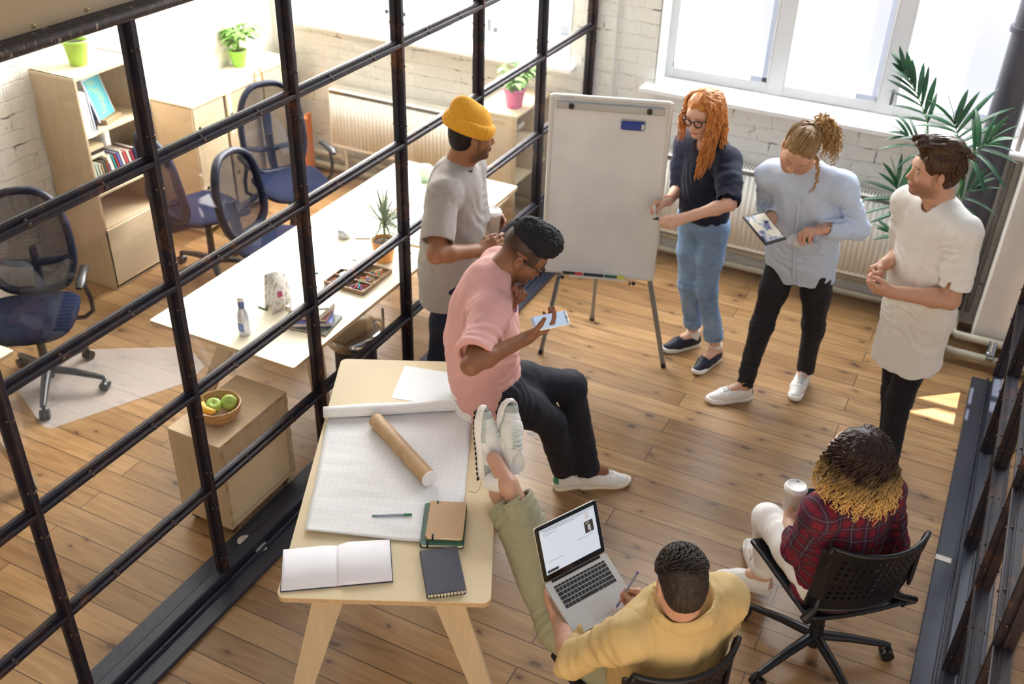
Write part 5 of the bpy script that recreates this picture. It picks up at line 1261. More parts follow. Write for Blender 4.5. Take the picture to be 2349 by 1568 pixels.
# ------------------------------------------------------------------ shoe (own mesh), local: x right, y toe, z up, heel at y=0
def shoe(parent, heel, toe, up, L, c_up, c_sole, c_lace=None, stripe=None, style='flat', nm='shoe', label=None, heeltab=None, tilt=0.):
    heel = np.asarray(heel, float); y = nrm(np.asarray(toe, float)-heel); up = np.asarray(up, float); z = nrm(up-y*(up@y)); x = np.cross(y, z); M = np.stack([x, y, z], 1); s = L/.29
    Lc = lambda a, b_, c: heel+M@np.array([a, b_, c])*s
    S = SDF()
    S.chain([Lc(0, .035, .045), Lc(0, .10, .045), Lc(.004, .17, .040), Lc(.004, .245, .030)], [.034*s, .037*s, .041*s, .030*s], .03, z, .95)
    S.u(cone(Lc(0, .045, .05), Lc(0, .05, .085), .034*s, .036*s, y, 1.15), .02); S.u(cone(Lc(0, .06, .075), Lc(0, .13, .062), .032*s, .030*s), .03)
    S.isect(plane(Lc(0, 0, .024), -z), .003)
    S.sub(ell(Lc(0, .052, .112), (.029*s, .040*s, .030*s), M), .006)
    # tongue and lace area ridge
    S.u(cone(Lc(0, .105, .082), Lc(0, .165, .066), .014*s, .012*s, z, .5), .012)
    hh_ = np.asarray(heel, F32); MM_ = np.asarray(M, F32)
    def grooves(P):
        q = (P-hh_)@MM_/s; g = np.exp(-((q[:, 1]-.212+6*q[:, 0]**2)/.0035)**2)+np.exp(-((q[:, 1]-.100-.35*(q[:, 2]-.05))/.0035)**2)*(q[:, 2] < .075)+np.exp(-((np.abs(q[:, 0])-.022)/.003)**2)*(q[:, 1] > .1)*(q[:, 1] < .19)*(q[:, 2] > .06)
        return -.0022*g
    S.d(grooves)
    lo = np.min([Lc(a, b_, c) for a in (-.06, .06) for b_ in (-.01, .3) for c in (-.01, .13)], 0); hi = np.max([Lc(a, b_, c) for a in (-.06, .06) for b_ in (-.01, .3) for c in (-.01, .13)], 0)
    Vt, Q = S.mesh(lo, hi, .0035)
    cu = np.array(lin(c_up)); q = (Vt-heel)@M/s; col = np.tile(cu, (len(Vt), 1))
    if stripe is not None:
        sc_ = np.array(lin(stripe))
        if style == 'runner':
            m = (np.abs(q[:, 1]-.12-.5*(q[:, 2]-.05)-.03*np.sin(q[:, 2]*60)) < .013) & (q[:, 2] < .068) & (np.abs(q[:, 0]) > .02); col[m] = sc_
            m = ((q[:, 1] < .065) & (q[:, 2] < .065)) | ((q[:, 1] > .235)); col[m] = np.array(lin('#a9b0ac'))
            m = (q[:, 1] > .262); col[m] = np.array(lin('#555b5b'))
            m = (q[:, 1] > .15) & (q[:, 1] < .235) & (q[:, 2] < .045); col[m] = np.array(lin('#bcc4c0'))
        else:
            m = np.zeros(len(q), bool)
            for k in range(3): m |= (np.abs(q[:, 1]-.115-.025*k-.6*(q[:, 2]-.05)) < .003) & (q[:, 2] < .07) & (np.abs(q[:, 0]) > .015)
            col[m] = sc_
    if heeltab: m = (q[:, 1] < .018) & (q[:, 2] > .05); col[m] = np.array(lin(heeltab))
    o = build_mesh(nm, Vt, Q, mat('shoe_upper', rough=.55, attr=True, var=.06, vs=40, bump=.15, bs=150), parent, col, label=label)
    # sole
    b = MB(); pr = []
    out = [(0, -.002), (.022, .003), (.034, .02), (.035, .06), (.033, .10), (.039, .15), (.045, .195), (.043, .235), (.030, .268), (.010, .284), (-.010, .283), (-.029, .266), (-.038, .235), (-.040, .19), (-.036, .15), (-.032, .10), (-.034, .06), (-.033, .02), (-.022, .003)]
    prof = [(.93, .0), (1.0, .004), (1.03, .012), (1.0, .024), (.97, .028)]
    rows = []
    for k, zz in prof:
        rows.append([Lc(px*k, .14+(py_-.14)*(k*.5+.5), zz+(.012*max(0, (py_-.2)/.08)**2 if style != 'x' else 0)) for px, py_ in out]+[Lc(out[0][0]*k, .14+(out[0][1]-.14)*(k*.5+.5), zz)])
    b.grid(np.array(rows)[::-1]); b.add([r_ for r_ in rows[0][:-1]], [tuple(range(len(out)))]); b.add([r_ for r_ in rows[-1][:-1]], [tuple(range(len(out)))[::-1]])
    so_ = b.build('sole', mat('sole_'+c_sole.strip('#'), c_sole, .6), None); so_.parent = o
    if style == 'runner':
        b = MB()
        for k in range(14): b.box(Lc(0, .01+k*.0195, -.002+(.012*max(0, ((.01+k*.0195)-.2)/.08)**2)), (.07*s, .012*s, .006), M)
        t_ = b.build('tread', mat('tread_black', '#17191d', .8), None); t_.parent = o
    b = MB()
    if style == 'strap':
        for k in range(3): b.tube([Lc(a, .10+.03*k+.004*math.cos(a*40), .085-.010*k-6.*a*a) for a in np.linspace(-.034, .034, 9)], .006*s, 6, flat=.5)
    else:
        for k in range(5):
            yy = .106+k*.017; zz = .1075-k*.0054
            b.tube([Lc(-.020, yy, zz-.010), Lc(-.008, yy+.004, zz+.001), Lc(.008, yy+.008, zz+.001), Lc(.020, yy+.01, zz-.010)], .0034, 6)
            b.tube([Lc(.020, yy, zz-.010), Lc(.008, yy+.004, zz+.002), Lc(-.008, yy+.008, zz+.002), Lc(-.020, yy+.01, zz-.010)], .0034, 6)
        for sg in (-1, 1): b.tube([Lc(0, .103, .09), Lc(sg*.02, .112, .094), Lc(sg*.032, .105, .085), Lc(sg*.015, .10, .090), Lc(0, .103, .09)], .0022, 6); b.tube([Lc(0, .103, .09), Lc(sg*.02, .13, .084), Lc(sg*.03, .145, .068)], .002, 6)
    l_ = b.build('laces' if style != 'strap' else 'straps', mat('lace_'+(c_lace or c_up).strip('#'), c_lace or c_up, .7), None); l_.parent = o
    return o
def locks(b, paths, r, n=5, wav=0., curl=0., seed=0, taper=.25):
    rr = random.Random(seed)
    for pts in paths:
        pts = [np.asarray(p, float) for p in pts]; N = len(pts); out = []; M_ = 5
        # catmull-rom resample
        for i in range(N-1):
            p0 = pts[max(i-1, 0)]; p1 = pts[i]; p2 = pts[i+1]; p3 = pts[min(i+2, N-1)]
            for k in range(M_):
                t = k/M_; out.append(.5*((2*p1)+(-p0+p2)*t+(2*p0-5*p1+4*p2-p3)*t*t+(-p0+3*p1-3*p2+p3)*t**3))
        out.append(pts[-1]); out = np.array(out); m_ = len(out)
        ph = rr.uniform(0, 6.28); ph2 = rr.uniform(0, 6.28)
        if curl or wav:
            T = np.gradient(out, axis=0); T /= np.linalg.norm(T, axis=1, keepdims=True)+1e-9
            X = np.cross(T, V(.3, .2, 1)); X /= np.linalg.norm(X, axis=1, keepdims=True)+1e-9; Y = np.cross(T, X)
            sl = np.concatenate([[0], np.cumsum(np.linalg.norm(np.diff(out, axis=0), axis=1))])
            if curl: w = np.minimum(1, sl/.04)[:, None]; out = out+w*curl[0]*(np.cos(sl/curl[1]*6.28+ph)[:, None]*X+np.sin(sl/curl[1]*6.28+ph)[:, None]*Y)
            else: w = np.minimum(1, sl/.05)[:, None]; out = out+w*wav*(np.sin(sl/.07*6.28+ph)[:, None]*X+np.sin(sl/.09*6.28+ph2)[:, None]*Y*.6)
        rs = [r*(1-(1-taper)*(i/(m_-1))**1.5)*(.55 if i == 0 else 1) for i in range(m_)]
        b.tube(list(out), rs, n, cap=True, flat=.6)
def hairmat(name, c1, c2, rough=.4, attr=False):
    if name in MATS: return MATS[name]
    t = NT(name); v = t.coords((90, 90, 8)); n = t.noise(v, 1.5, 4, .6, .5)
    if attr:
        a = t.new('ShaderNodeAttribute', attribute_name='Col'); g = t.ramp(n, [(.3, (.62,)*3), (.7, (1.15,)*3)]); t.base(t.mix(1., a.outputs['Color'], g, 'MULTIPLY'))
    else: t.base(t.ramp(n, [(.3, lin(c1)), (.7, lin(c2))]))
    t.b.inputs['Roughness'].default_value = rough; t.b.inputs['Specular IOR Level'].default_value = .25; t.bump(n, .35, .003); MATS[name] = t.m; return t.m
def fabric(name, col, rough=.85, var=.05, bump=.25, bs=220, sheen=.02, attr=False): return mat(name, col, rough, var=var, vs=25, bump=bump, bs=bs, sheen=sheen, attr=attr)
# ================================================================== PEOPLE: joints
def solvej(p):
    out = {}; g = p['g']; nm = p['nm']
    def sv(k):
        if k in out: return out[k]
        v = p[k]
        if v[2] == 'w': r = np.array(v[3:6], float)
        elif v[2] == 'z': r = pz(v[0], v[1], v[3])
        elif v[2] == 'b':
            q = sv(v[3]); d = nrm(ray(v[0], v[1])); t0 = (q-CC)@d; c = CC+d*t0; h = np.linalg.norm(q-c)
            r = c+d*v[5]*math.sqrt(max(0, v[4]**2-h*h))
        else: r = pp(v[0], v[1], g, v[2])
        out[k] = r; return r
    sv('pel'); sv('neck'); frames(nm, p, out)
    for k in p:
        if k not in ('g', 'nm'): sv(k)
    return out
JP = {}
FD = dict(RW=(-.80, -.60), PM=(-.45, -.89), WT=(-.92, -.38), BM=(.96, -.28), PK=(.99, -.08), LM=(-.42, .91), CW=(-.42, .91))
HF = dict(PK=(.80, .60), CW=(-.55, .83), BM=(.97, .1))
SW = dict(RW=.150, PM=.178, WT=.178, BM=.178, PK=.178, LM=.182, CW=.152)
JP['RW'] = dict(g=(-1.33, 5.05), pel=(1614, 500, .03), neck=(1627, 328, .02), hd=(1611, 262, -.05),
 elR=(1560, 430, 'b', 'shR', .26, 1), wrR=(1531, 463, 'b', 'elR', .225, -1), elL=(1674, 468, 'b', 'shL', .27, -1), wrL=(1563, 502, 'b', 'elL', .245, -1),
 knR=(1581, 650, .06), anR=(1592, 765, 'z', .09), toR=(1530, 806, 'z', .0), knL=(1621, 665, -.02), anL=(1643, 800, 'z', .09), toL=(1590, 862, 'z', .0))
JP['PM'] = dict(g=(-.70, 5.00), pel=(1838, 588, .07), neck=(1852, 392, -.05), hd=(1832, 342, -.15),
 elR=(1762, 470, 'b', 'shR', .27, 1), wrR=(1770, 500, 'b', 'elR', .24, -1), elL=(1968, 522, 'b', 'shL', .28, 1), wrL=(1888, 525, 'b', 'elL', .255, -1),
 knR=(1748, 745, .03), anR=(1708, 885, 'z', .09), toR=(1630, 922, 'z', .0), knL=(1868, 740, .03), anL=(1846, 850, 'z', .09), toL=(1824, 912, 'z', .0))
JP['WT'] = dict(g=(-.18, 4.54), hd=(2143, 388, 0), neck=(2157, 473, .0), pel=(2103, 715, .0),
 elR=(2070, 580, 'b', 'shR', .27, 1), wrR=(2030, 605, 'b', 'elR', .24, -1), elL=(2180, 688, 'b', 'shL', .30, 1), wrL=(2046, 670, 'b', 'elL', .255, -1),
 knR=(2052, 900, .08), anR=(2036, 1035, 'z', .09), toR=(1965, 1055, 'z', .0), knL=(2062, 915, -.05), anL=(2036, 1065, 'z', .09), toL=(1965, 1095, 'z', .0))
JP['BM'] = dict(g=(-2.12, 3.90), hd=(1083, 308, 0), neck=(1047, 387, .0), pel=(1033, 625, 0.0),
 elR=(1000, 583, 'b', 'shR', .29, -1), wrR=(1100, 574, 'b', 'elR', .25, 1), elL=(1092, 540, 'b', 'shL', .28, 1), wrL=(1104, 510, 'b', 'elL', .23, 1),
 knR=(1012, 820, -.06), anR=(0, 0, 'w', -2.19, 3.80, .09), toR=(0, 0, 'w', -2.02, 3.87, 0), knL=(1034, 812, .04), anL=(0, 0, 'w', -2.24, 4.0, .09), toL=(0, 0, 'w', -2.06, 4.05, 0))
JP['PK'] = dict(g=(-1.62, 3.22), pel=(1120, 872, 'z', .86), hd=(1203, 580, .03), neck=(1132, 636, -.02),
 elR=(1080, 838, 'b', 'shR', .29, -1), wrR=(1208, 775, 'b', 'elR', .27, 1), elL=(1155, 755, 'b', 'shL', .28, 1), wrL=(1170, 695, 'b', 'elL', .235, -1),
 knR=(1262, 965, 'z', .56), anR=(1293, 1075, 'z', .12), toR=(1345, 1108, 'z', .0), knL=(1308, 885, 'z', .66), anL=(1348, 1072, 'z', .12), toL=(1436, 1108, 'z', .0))
JP['LM'] = dict(g=(-.55, 2.40), pel=(0, 0, 'w', -.50, 2.37, .50), neck=(1562, 1400, 'z', .96), hd=(1562, 1332, 'z', 1.13),
 elR=(1600, 1470, 'b', 'shR', .29, 1), wrR=(1497, 1400, 'z', .68), elL=(1312, 1510, 'b', 'shL', .28, 1), wrL=(1284, 1425, 'z', .60),
 anR=(1165, 1112, 'z', .88), knR=(0, 0, 'w', -.88, 2.50, .535), toR=(1085, 985, 'z', .98), anL=(1146, 1130, 'z', .80), knL=(0, 0, 'w', -.92, 2.38, .53), toL=(1150, 985, 'z', 1.0))
JP['CW'] = dict(g=(-.09, 3.08), pel=(1912, 1310, 'z', .56), neck=(1967, 1130, 'z', .97), hd=(1960, 1045, 'z', 1.135),
 elR=(2045, 1240, 'b', 'shR', .26, 1), wrR=(1905, 1190, 'b', 'elR', .24, 1), elL=(1830, 1262, 'b', 'shL', .26, 1), wrL=(1812, 1192, 'b', 'elL', .22, 1),
 knR=(1815, 1205, 'z', .49), anR=(1740, 1280, 'z', .10), toR=(1718, 1260, 'z', .0), knL=(1762, 1190, 'z', .54), anL=(1752, 1315, 'z', .17), toL=(1676, 1335, 'z', .06))
FR = {}
def frames(k, p, o):
    f = FD[k]; f = nrm(RH*f[0]+FH*f[1]); up = nrm(o['neck']-o['pel']); f = nrm(f-up*(f@up)); L = nrm(np.cross(up, f))
    FR[k] = (L, f, up); w = SW[k]
    for s_, q in ((1, 'L'), (-1, 'R')):
        o['sh'+q] = o['neck']-up*.058+f*.005+L*s_*w
    h = HF.get(k, FD[k]); h = nrm(RH*h[0]+FH*h[1]); Lh = nrm(np.cross((0, 0, 1), h))
    for s_, q in ((1, 'L'), (-1, 'R')): o['hip'+q] = o['pel']+Lh*s_*.088-np.array([0, 0, .02])
for k in JP: JP[k]['nm'] = k
JJ = {k: solvej(v) for k, v in JP.items()}
# ================================================================== garments and bodies
def bbox_of(pts, m=.2): P = np.array(pts); return P.min(0)-m, P.max(0)+m
def torso_ops(k, infl=0., chest=(.165, .110), waist=(.145, .100), hip=(.165, .115), hem=None, hemr=(.175, .125), fo=0., bend=0.):
    """returns list of primitive fns of a torso between pelvis and neck"""
    j = JJ[k]; L, f, up = FR[k]; M = np.stack([L, f, up], 1); p, n = j['pel'], j['neck']; T = np.linalg.norm(n-p)
    s = SW[k]/.178
    pos = lambda t, o=0.: p+(n-p)*t+f*(o-bend*4*t*(1-t)*1.)
    i = infl
    o = [ell(pos(.70, .0), ((chest[0]+i)*s, (chest[1]+i)*s, .20*T/.54+i), M), ell(pos(.38, .005), ((waist[0]+i)*s, (waist[1]+i)*s, .2*T/.54+i), M),
         ell(pos(.06, -.005), ((hip[0]+i)*s, (hip[1]+i)*s, .15+i), M),
         cone(j['shL']-L*.01, j['shR']+L*.01, .050+i), cone(n-up*.03, j['shL']+up*.008, .046+i, .048+i), cone(n-up*.03, j['shR']+up*.008, .046+i, .048+i),
         cone(n-up*.06-f*.015, pos(.7, -.02), .07+i, .09+i)]
    return o, pos, M
def comp(fns, ks, planes=(), holes=()):
    def f(P):
        D = None; big = len(P) == 2744
        if big: c0 = P.mean(0, keepdims=True); rr_ = float(np.linalg.norm(P[0]-c0[0]))
        for i, g in enumerate(fns):
            if big and float(g(c0)[0]) > 1.6*rr_+.045: continue
            v = g(P); D = v if D is None else smin(D, v, ks[min(max(i-1, 0), len(ks)-1)])
        if D is None: return np.full(len(P), .5, F32)
        for c, n in planes: D = -smin(-D, -((P-np.asarray(c, F32))@nrm(n).astype(F32)), .004)
        for h in holes: D = -smin(-D, h(P), .004)
        return D
    return f
def tubehole(a, b, ra, rb, ax=None, fl=1.):
    a = np.asarray(a, float); d = nrm(np.asarray(b)-a).astype(F32); f = cone(a, b, ra, rb, ax, fl); a32 = a.astype(F32)
    return lambda P: np.maximum(f(P), -((P-a32)@d))
def limb(pts, rs, end, d, hollow=.007, ax=None, fl=1., k=.02, depth=.05):
    fns = [cone(pts[i], pts[i+1], rs[i], rs[i+1], ax, fl) for i in range(len(pts)-1)]
    fns[-1] = cone(pts[-2], np.asarray(pts[-1])+nrm(d)*.03, rs[-2], rs[-1], ax, fl)
    a = np.asarray(end)-nrm(d)*depth; b = np.asarray(end)+nrm(d)*.05
    return comp(fns, [k]*9, [(end, d)], [tubehole(a, b, rs[-1]-hollow, rs[-1]-hollow+.001, ax, fl)] if hollow else [])
def garment(k, nm, m_, root, fns, ks, h, pts, neck=None, disp=(), subs=(), col=None, label=None, uv=None, mg=.17, it=1):
    S = SDF()
    for g, kk in zip(fns, ks): S.u(g, kk)
    if neck is not None: S.sub(neck, .008)
    for g in subs: S.sub(g, .006)
    for d_ in disp: S.d(d_)
    lo, hi = bbox_of(pts, mg); Vt, Q = S.mesh(lo, hi, h)
    if it: Vt = smooth(Vt, Q, it, .4)
    return build_mesh(nm, Vt, Q, m_, root, None if col is None else col(Vt), None if uv is None else uv(Vt), label)
def neckhole(k, r=.070, fw=.02, dz=.0, h=.05, tilt=.25):
    j = JJ[k]; L, f, up = FR[k]; u2 = nrm(up+f*tilt); f2 = nrm(f-u2*(f@u2)); M = np.stack([L, f2, u2], 1)
    return ell(j['neck']+f*fw+up*dz, (r, r*.95, h), M)
def tee(k, root, col, hem=.12, hemr=(.170, .120), sleeve=.62, sr=(.066, .068), h=.0055, nr=.068, waist=(.15, .105), nm='t_shirt', bend=0., infl=.014, folds=1., lab=None, extra=(), hemtilt=0., m_=None, subs=(), chest=(.165, .110), uv=None, xd=()):
    j = JJ[k]; L, f, up = FR[k]
    o, pos, M = torso_ops(k, infl, waist=waist, bend=bend, chest=chest); s = SW[k]/.178
    T = np.linalg.norm(j['neck']-j['pel'])
    hemc = j['pel']-up*hem; dn = nrm(-up+f*hemtilt)
    o.append(cone(pos(.42), hemc-up*.05, waist[0]*s, hemr[0]*s, f, hemr[1]/hemr[0]))
    tor = comp(o, [.05]*12, [(hemc, dn)], [tubehole(hemc+up*.02, hemc-up*.12, (hemr[0]-.034)*s, (hemr[0]-.030)*s, f, hemr[1]/hemr[0])])
    fns = [tor]; ks = [.02]
    for q in 'LR':
        a, e = j['sh'+q], j['el'+q]; end = a+(e-a)*sleeve; d = e-a
        fns.append(limb([a, end], sr, end, d, .015, depth=.03)); ks.append(.035)
    for g, kk in extra: fns.append(g); ks.append(kk)
    disp = [drape(.0045*folds, 9, 3), drape(.0022*folds, 26, 5, np.diag([1, 1, .45])), wrinkle(j['pel']+up*.05, up+L*.2, .2, .0035*folds, .06, 4), wrinkle(pos(.45)+f*.05, nrm(up*.6+L), .2, .003*folds, .075, 8)]
    for q, sd in (('L', 5), ('R', 6)): disp.append(wrinkle(j['sh'+q]+(j['el'+q]-j['sh'+q])*.4, nrm(j['el'+q]-j['sh'+q]+L*.2), .11, .003*folds, .045, sd))
    if sleeve < .35:
        for q, sd in (('L', 15), ('R', 16)):
            e_, w_ = j['el'+q], j['wr'+q]; disp += [wrinkle(e_, nrm(w_-j['sh'+q]), .09, .0042*min(folds, 2.), .038, sd), wrinkle(e_+(w_-e_)*.6, nrm(w_-e_+L*.3), .09, .0035*min(folds, 2.), .034, sd+3)]
    disp += list(xd)
    pts = [j['shL'], j['shR'], j['neck'], hemc]+[j['sh'+q]+(j['el'+q]-j['sh'+q])*sleeve for q in 'LR']
    return garment(k, nm, m_ or fabric('tee_'+col.strip('#'), col), root, fns, ks, h, pts, neckhole(k, nr), disp, subs=subs, label=lab, uv=uv)
def trousers(k, root, col, rs=(.092, .066, .050), cuff=0., h=.006, nm='trousers', lab=None, m_=None, short=0., hipr=(.160, .115), folds=1., waist=.06, col_fn=None):
    j = JJ[k]; hf = HF.get(k, FD[k]); hf = nrm(RH*hf[0]+FH*hf[1]); L = nrm(np.cross((0, 0, 1), hf)); up = V(0, 0, 1.); s = SW[k]/.178
    Lt, ft, ut = FR[k]
    M = np.stack([L, hf, up], 1)
    hipf = comp([ell(j['pel'], (hipr[0]*s, hipr[1]*s, .12), M), cone(j['pel'], j['pel']+ut*.1, .13*s, .14*s, ft, .75)], [.04], [(j['pel']+ut*waist, ut)])
    fns = [hipf]; ks = [.02]; disp = [drape(.004*folds, 10, 7), drape(.002*folds, 30, 9)]; pts = [j['pel']]
    for q, sd in (('L', 1), ('R', 2)):
        a, kn, an = j['hip'+q], j['kn'+q], j['an'+q]; end = an+(kn-an)*(short) ; d = an-kn
        mid = a+(kn-a)*.5
        fns.append(limb([a, mid, kn, end], [rs[0]*s, (rs[0]*.55+rs[1]*.45)*s, rs[1]*s, rs[2]*s], end, d, .012, k=.03, depth=.02)); ks.append(.045)
        disp += [wrinkle(kn, nrm(a-an), .10, .0045*folds, .035, sd), wrinkle(end+(kn-end)*.12, nrm(a-an), .09, .004*folds, .032, sd+4), wrinkle(a, nrm(L*.5+hf), .13, .004*folds, .05, sd+9)]
        if cuff:
            dd = nrm(d); fns.append(limb([end-dd*cuff, end], [rs[2]*s+.007, rs[2]*s+.008], end+dd*.001, d, .014, depth=.02)); ks.append(.002)
        pts += [a, kn, end]
    return garment(k, nm, m_ or fabric('cloth_'+col.strip('#'), col, .8), root, fns, ks, h, pts, None, disp, label=lab, col=col_fn)
def body(k, root, skin, lips, brow, fdir, fup=(0, 0, 1), s=1., fem=False, beard=None, closed=False, gaze=(0, 0), jaw=1., nose=1., hands=None, h=.0039, bend=0., legs=True, tor=-.004, colx=None, arm=1., chest=(.165, .11)):
    j = JJ[k]; L, f, up = FR[k]; S = SDF()
    fdir = nrm(np.asarray(fdir, float))
    HL, HM, hl, hf, hu = head(S, j['hd'], fdir, fup, s, fem, jaw, nose)
    nb = j['neck']-f*.012
    S.u(cone(nb-up*.02, HL(0, -.028, -.045), (.062 if not fem else .052)*s, (.054 if not fem else .044)*s), .03)
    S.u(cone(j['neck']+f*.01-up*.01, HL(0, .02, -.09), .040*s, .036*s), .03)
    o, pos, M = torso_ops(k, tor, bend=bend, chest=chest)
    S.u(comp(o, [.05]*12), .03)
    a_ = arm*(.86 if fem else 1.)
    tips = {}
    for q in 'LR':
        a, e, w = j['sh'+q], j['el'+q], j['wr'+q]; m1 = a+(e-a)*.45; m2 = e+(w-e)*.28
        S.chain([a, m1, e], [.046*a_, .045*a_, .037*a_], .025); S.chain([e, m2], [.038*a_, .040*a_], .025)
        hd_ = hands[q]; d = nrm(hd_['d']); n = nrm(hd_['n']); t = np.cross(n, d)
        S.u(cone(m2, w, .040*a_, .0245*a_), .02); S.u(cone(m2+(w-m2)*.6, w, .026*a_, .026*a_, n, .75), .02)
        tp, tv = hand(S, w, d, n, q == 'L', hd_.get('curl', REL), hd_.get('thumb', TH), hd_.get('s', .9 if fem else 1.), hd_.get('spread', .08)); tips[q] = (tp, tv)
    if legs:
        for q in 'LR': S.chain([j['hip'+q], j['kn'+q], j['an'+q]], [.075, .048, .036 if not fem else .033], .03)
        for q in 'LR': S.u(cone(j['an'+q], j['an'+q]*.6+j['to'+q]*.4+V(0, 0, .02), .036, .028), .02)
    pts = [HL(x, y, z) for x in (-.1, .1) for y in (-.12, .12) for z in (-.13, .13)]+[j[a+q] for a in ('sh', 'el', 'wr') for q in 'LR']+[t for q in 'LR' for t in tips[q][0]]
    if legs: pts += [j[a+q] for a in ('hip', 'kn', 'an', 'to') for q in 'LR']
    else: pts += [j['pel']]
    lo, hi = bbox_of(pts, .09); Vt, Q = S.mesh(lo, hi, h)
    fn = headcolor(j['hd'], HM, s, skin, lips, brow, beard, closed=closed, gaze=gaze); col = fn(Vt)
    sk = np.array(lin(skin)); dist = np.linalg.norm(Vt-j['hd'], axis=1) > .17; col[dist] = sk
    # warmer fingertips and knuckles, nails
    for q in 'LR':
        for tp in tips[q][0]:
            w_ = np.exp(-(np.linalg.norm(Vt-tp, axis=1)/.018)**2)[:, None]; col = col*(1-w_*.25*np.array([0, .6, .6]))
    if colx: col = colx(Vt, col, HL)
    o = build_mesh('body', Vt, Q, skinmat(), root, col)
    return o, HL, HM, tips
def glasses(root, HL, M, s=1., r=.0235, lab='black round glasses', sq=1.):
    b = MB(); cy = .1015
    for x in (-1, 1):
        b.tube([HL(x*.034+r*math.cos(a)*1.02, cy-.006*abs(math.cos(a))*(1 if x*math.cos(a) > 0 else .2), -.006+r*.86*sq*math.sin(a)) for a in np.linspace(0, 2*PI, 25)[:-1]], .0034*s, 8, closed=True)
        b.tube([HL(x*.058, cy-.008, .004), HL(x*.072, .075, .006), HL(x*.0785, .02, .004), HL(x*.0785, -.005, .002), HL(x*.078, -.025, -.012)], .0028*s, 6)
    b.tube([HL(-.012, cy+.001, -.001), HL(0, cy+.004, .003), HL(.012, cy+.001, -.001)], .0028*s, 6)
    o = part(b, 'glasses', mat('glasses_black', '#15151a', .25), root, lab)
    b = MB()
    for x in (-1, 1):
        c = HL(x*.034, cy-.003, -.006); vs_ = [HL(x*.034+r*math.cos(a), cy-.004, -.006+r*.86*sq*math.sin(a)) for a in np.linspace(0, 2*PI, 21)[:-1]]; b.add([c]+vs_, [(0, i+1, (i+1) % 20+1) for i in range(20)])
    l = b.build('lenses', M_glass, None); l.parent = o; return o
def cap_hair(k, root, HM, HL, s, m_, t=.010, front=.045, low=-.06, nape=-.085, h=.0036, bump_=.003, extra=(), side=0., colf=None, nm='hair', bs=60, ears=.055):
    """hair volume around the skull, open at the face"""
    S = SDF()
    S.u(ell(HL(0, -.020, .036), np.array((.077+t, .094+t, .087+t))*s, HM), .02)
    S.u(ell(HL(0, -.045, -.02), np.array((.066+t*.6, .062+t*.5, .072))*s, HM), .03)
    for g, kk in extra: S.u(g, kk)
    # cut the face opening, ears and below the nape
    S.sub(ell(HL(0, .115, -.035), np.array((.075, .092-front*.3, .088))*s, HM), .012)
    for x in (-1, 1): S.sub(ell(HL(x*.085, .008, -.040), np.array((.030, ears*.62, .052))*s, HM), .010)
    S.sub(ell(HL(0, .02, nape-.055), np.array((.12, .13, .06))*s, HM), .02)
    mm = np.asarray(HM, F32)
    def ridge(P):
        v = (P-np.asarray(HL(0, 0, 0), F32))@mm; return bump_*vnoise(v*np.array([1, .3, .5], F32), bs, 4)+bump_*.6*vnoise(v, 30, 8)
    S.d(ridge)
    pts = [HL(x, y, z) for x in (-.13, .13) for y in (-.16, .14) for z in (-.17, .19)]
    Vt, Q = S.mesh(*bbox_of(pts, .02), h); return build_mesh(nm, Vt, Q, m_, root, None if colf is None else colf(Vt))
def colorize(o, fn):
    me = o.data; n = len(me.vertices); v = np.zeros(n*3, F32); me.vertices.foreach_get('co', v); v = v.reshape(-1, 3)
    a = me.color_attributes.new('Col', 'FLOAT_COLOR', 'POINT'); c4 = np.ones((n, 4), F32); c4[:, :3] = fn(v); a.data.foreach_set('color', c4.ravel())
def sdir(el, az):  # scalp direction: az 0 = front, + = left ; el elevation
    return np.array([math.cos(el)*math.sin(az), math.cos(el)*math.cos(az), math.sin(el)])
def scalp(HL, d, off=0., s=1.): return HL(*(np.array((0, -.020, .036))+d*np.array((.077, .094, .087))+d*off))
def person_root(k, lab, base=None, z=0.):
    g = JP[k]['g']; return empty('person', (float(g[0]), float(g[1]), z), label=lab, cat='person')
def bracelet(root, w, e, r, m_, nm='bracelet', off=.02, lab=None, th=.004):
    d = nrm(w-e); B = basis(d); c = w-d*off; b = MB(); b.tube([c+r*(math.cos(a)*B[:, 0]+math.sin(a)*B[:, 1]) for a in np.linspace(0, 2*PI, 19)[:-1]], th, 7, closed=True); return part(b, nm, m_, root, lab)
def chainneck(k, root, r=.062, m_=None, dz=-.015, fw=.0, lab=None, drop=.03):
    j = JJ[k]; L, f, up = FR[k]; b = MB()
    b.tube([j['neck']+up*dz+f*fw+r*(math.cos(a)*L+math.sin(a)*f*1.0)*1.05+up*(-drop*max(0, math.sin(a))+.018*max(0, -math.sin(a))) for a in np.linspace(0, 2*PI, 25)[:-1]], .0016, 6, closed=True)
    return part(b, 'necklace', m_ or mat('silver', '#b9b6b0', .25, 1.), root, lab)
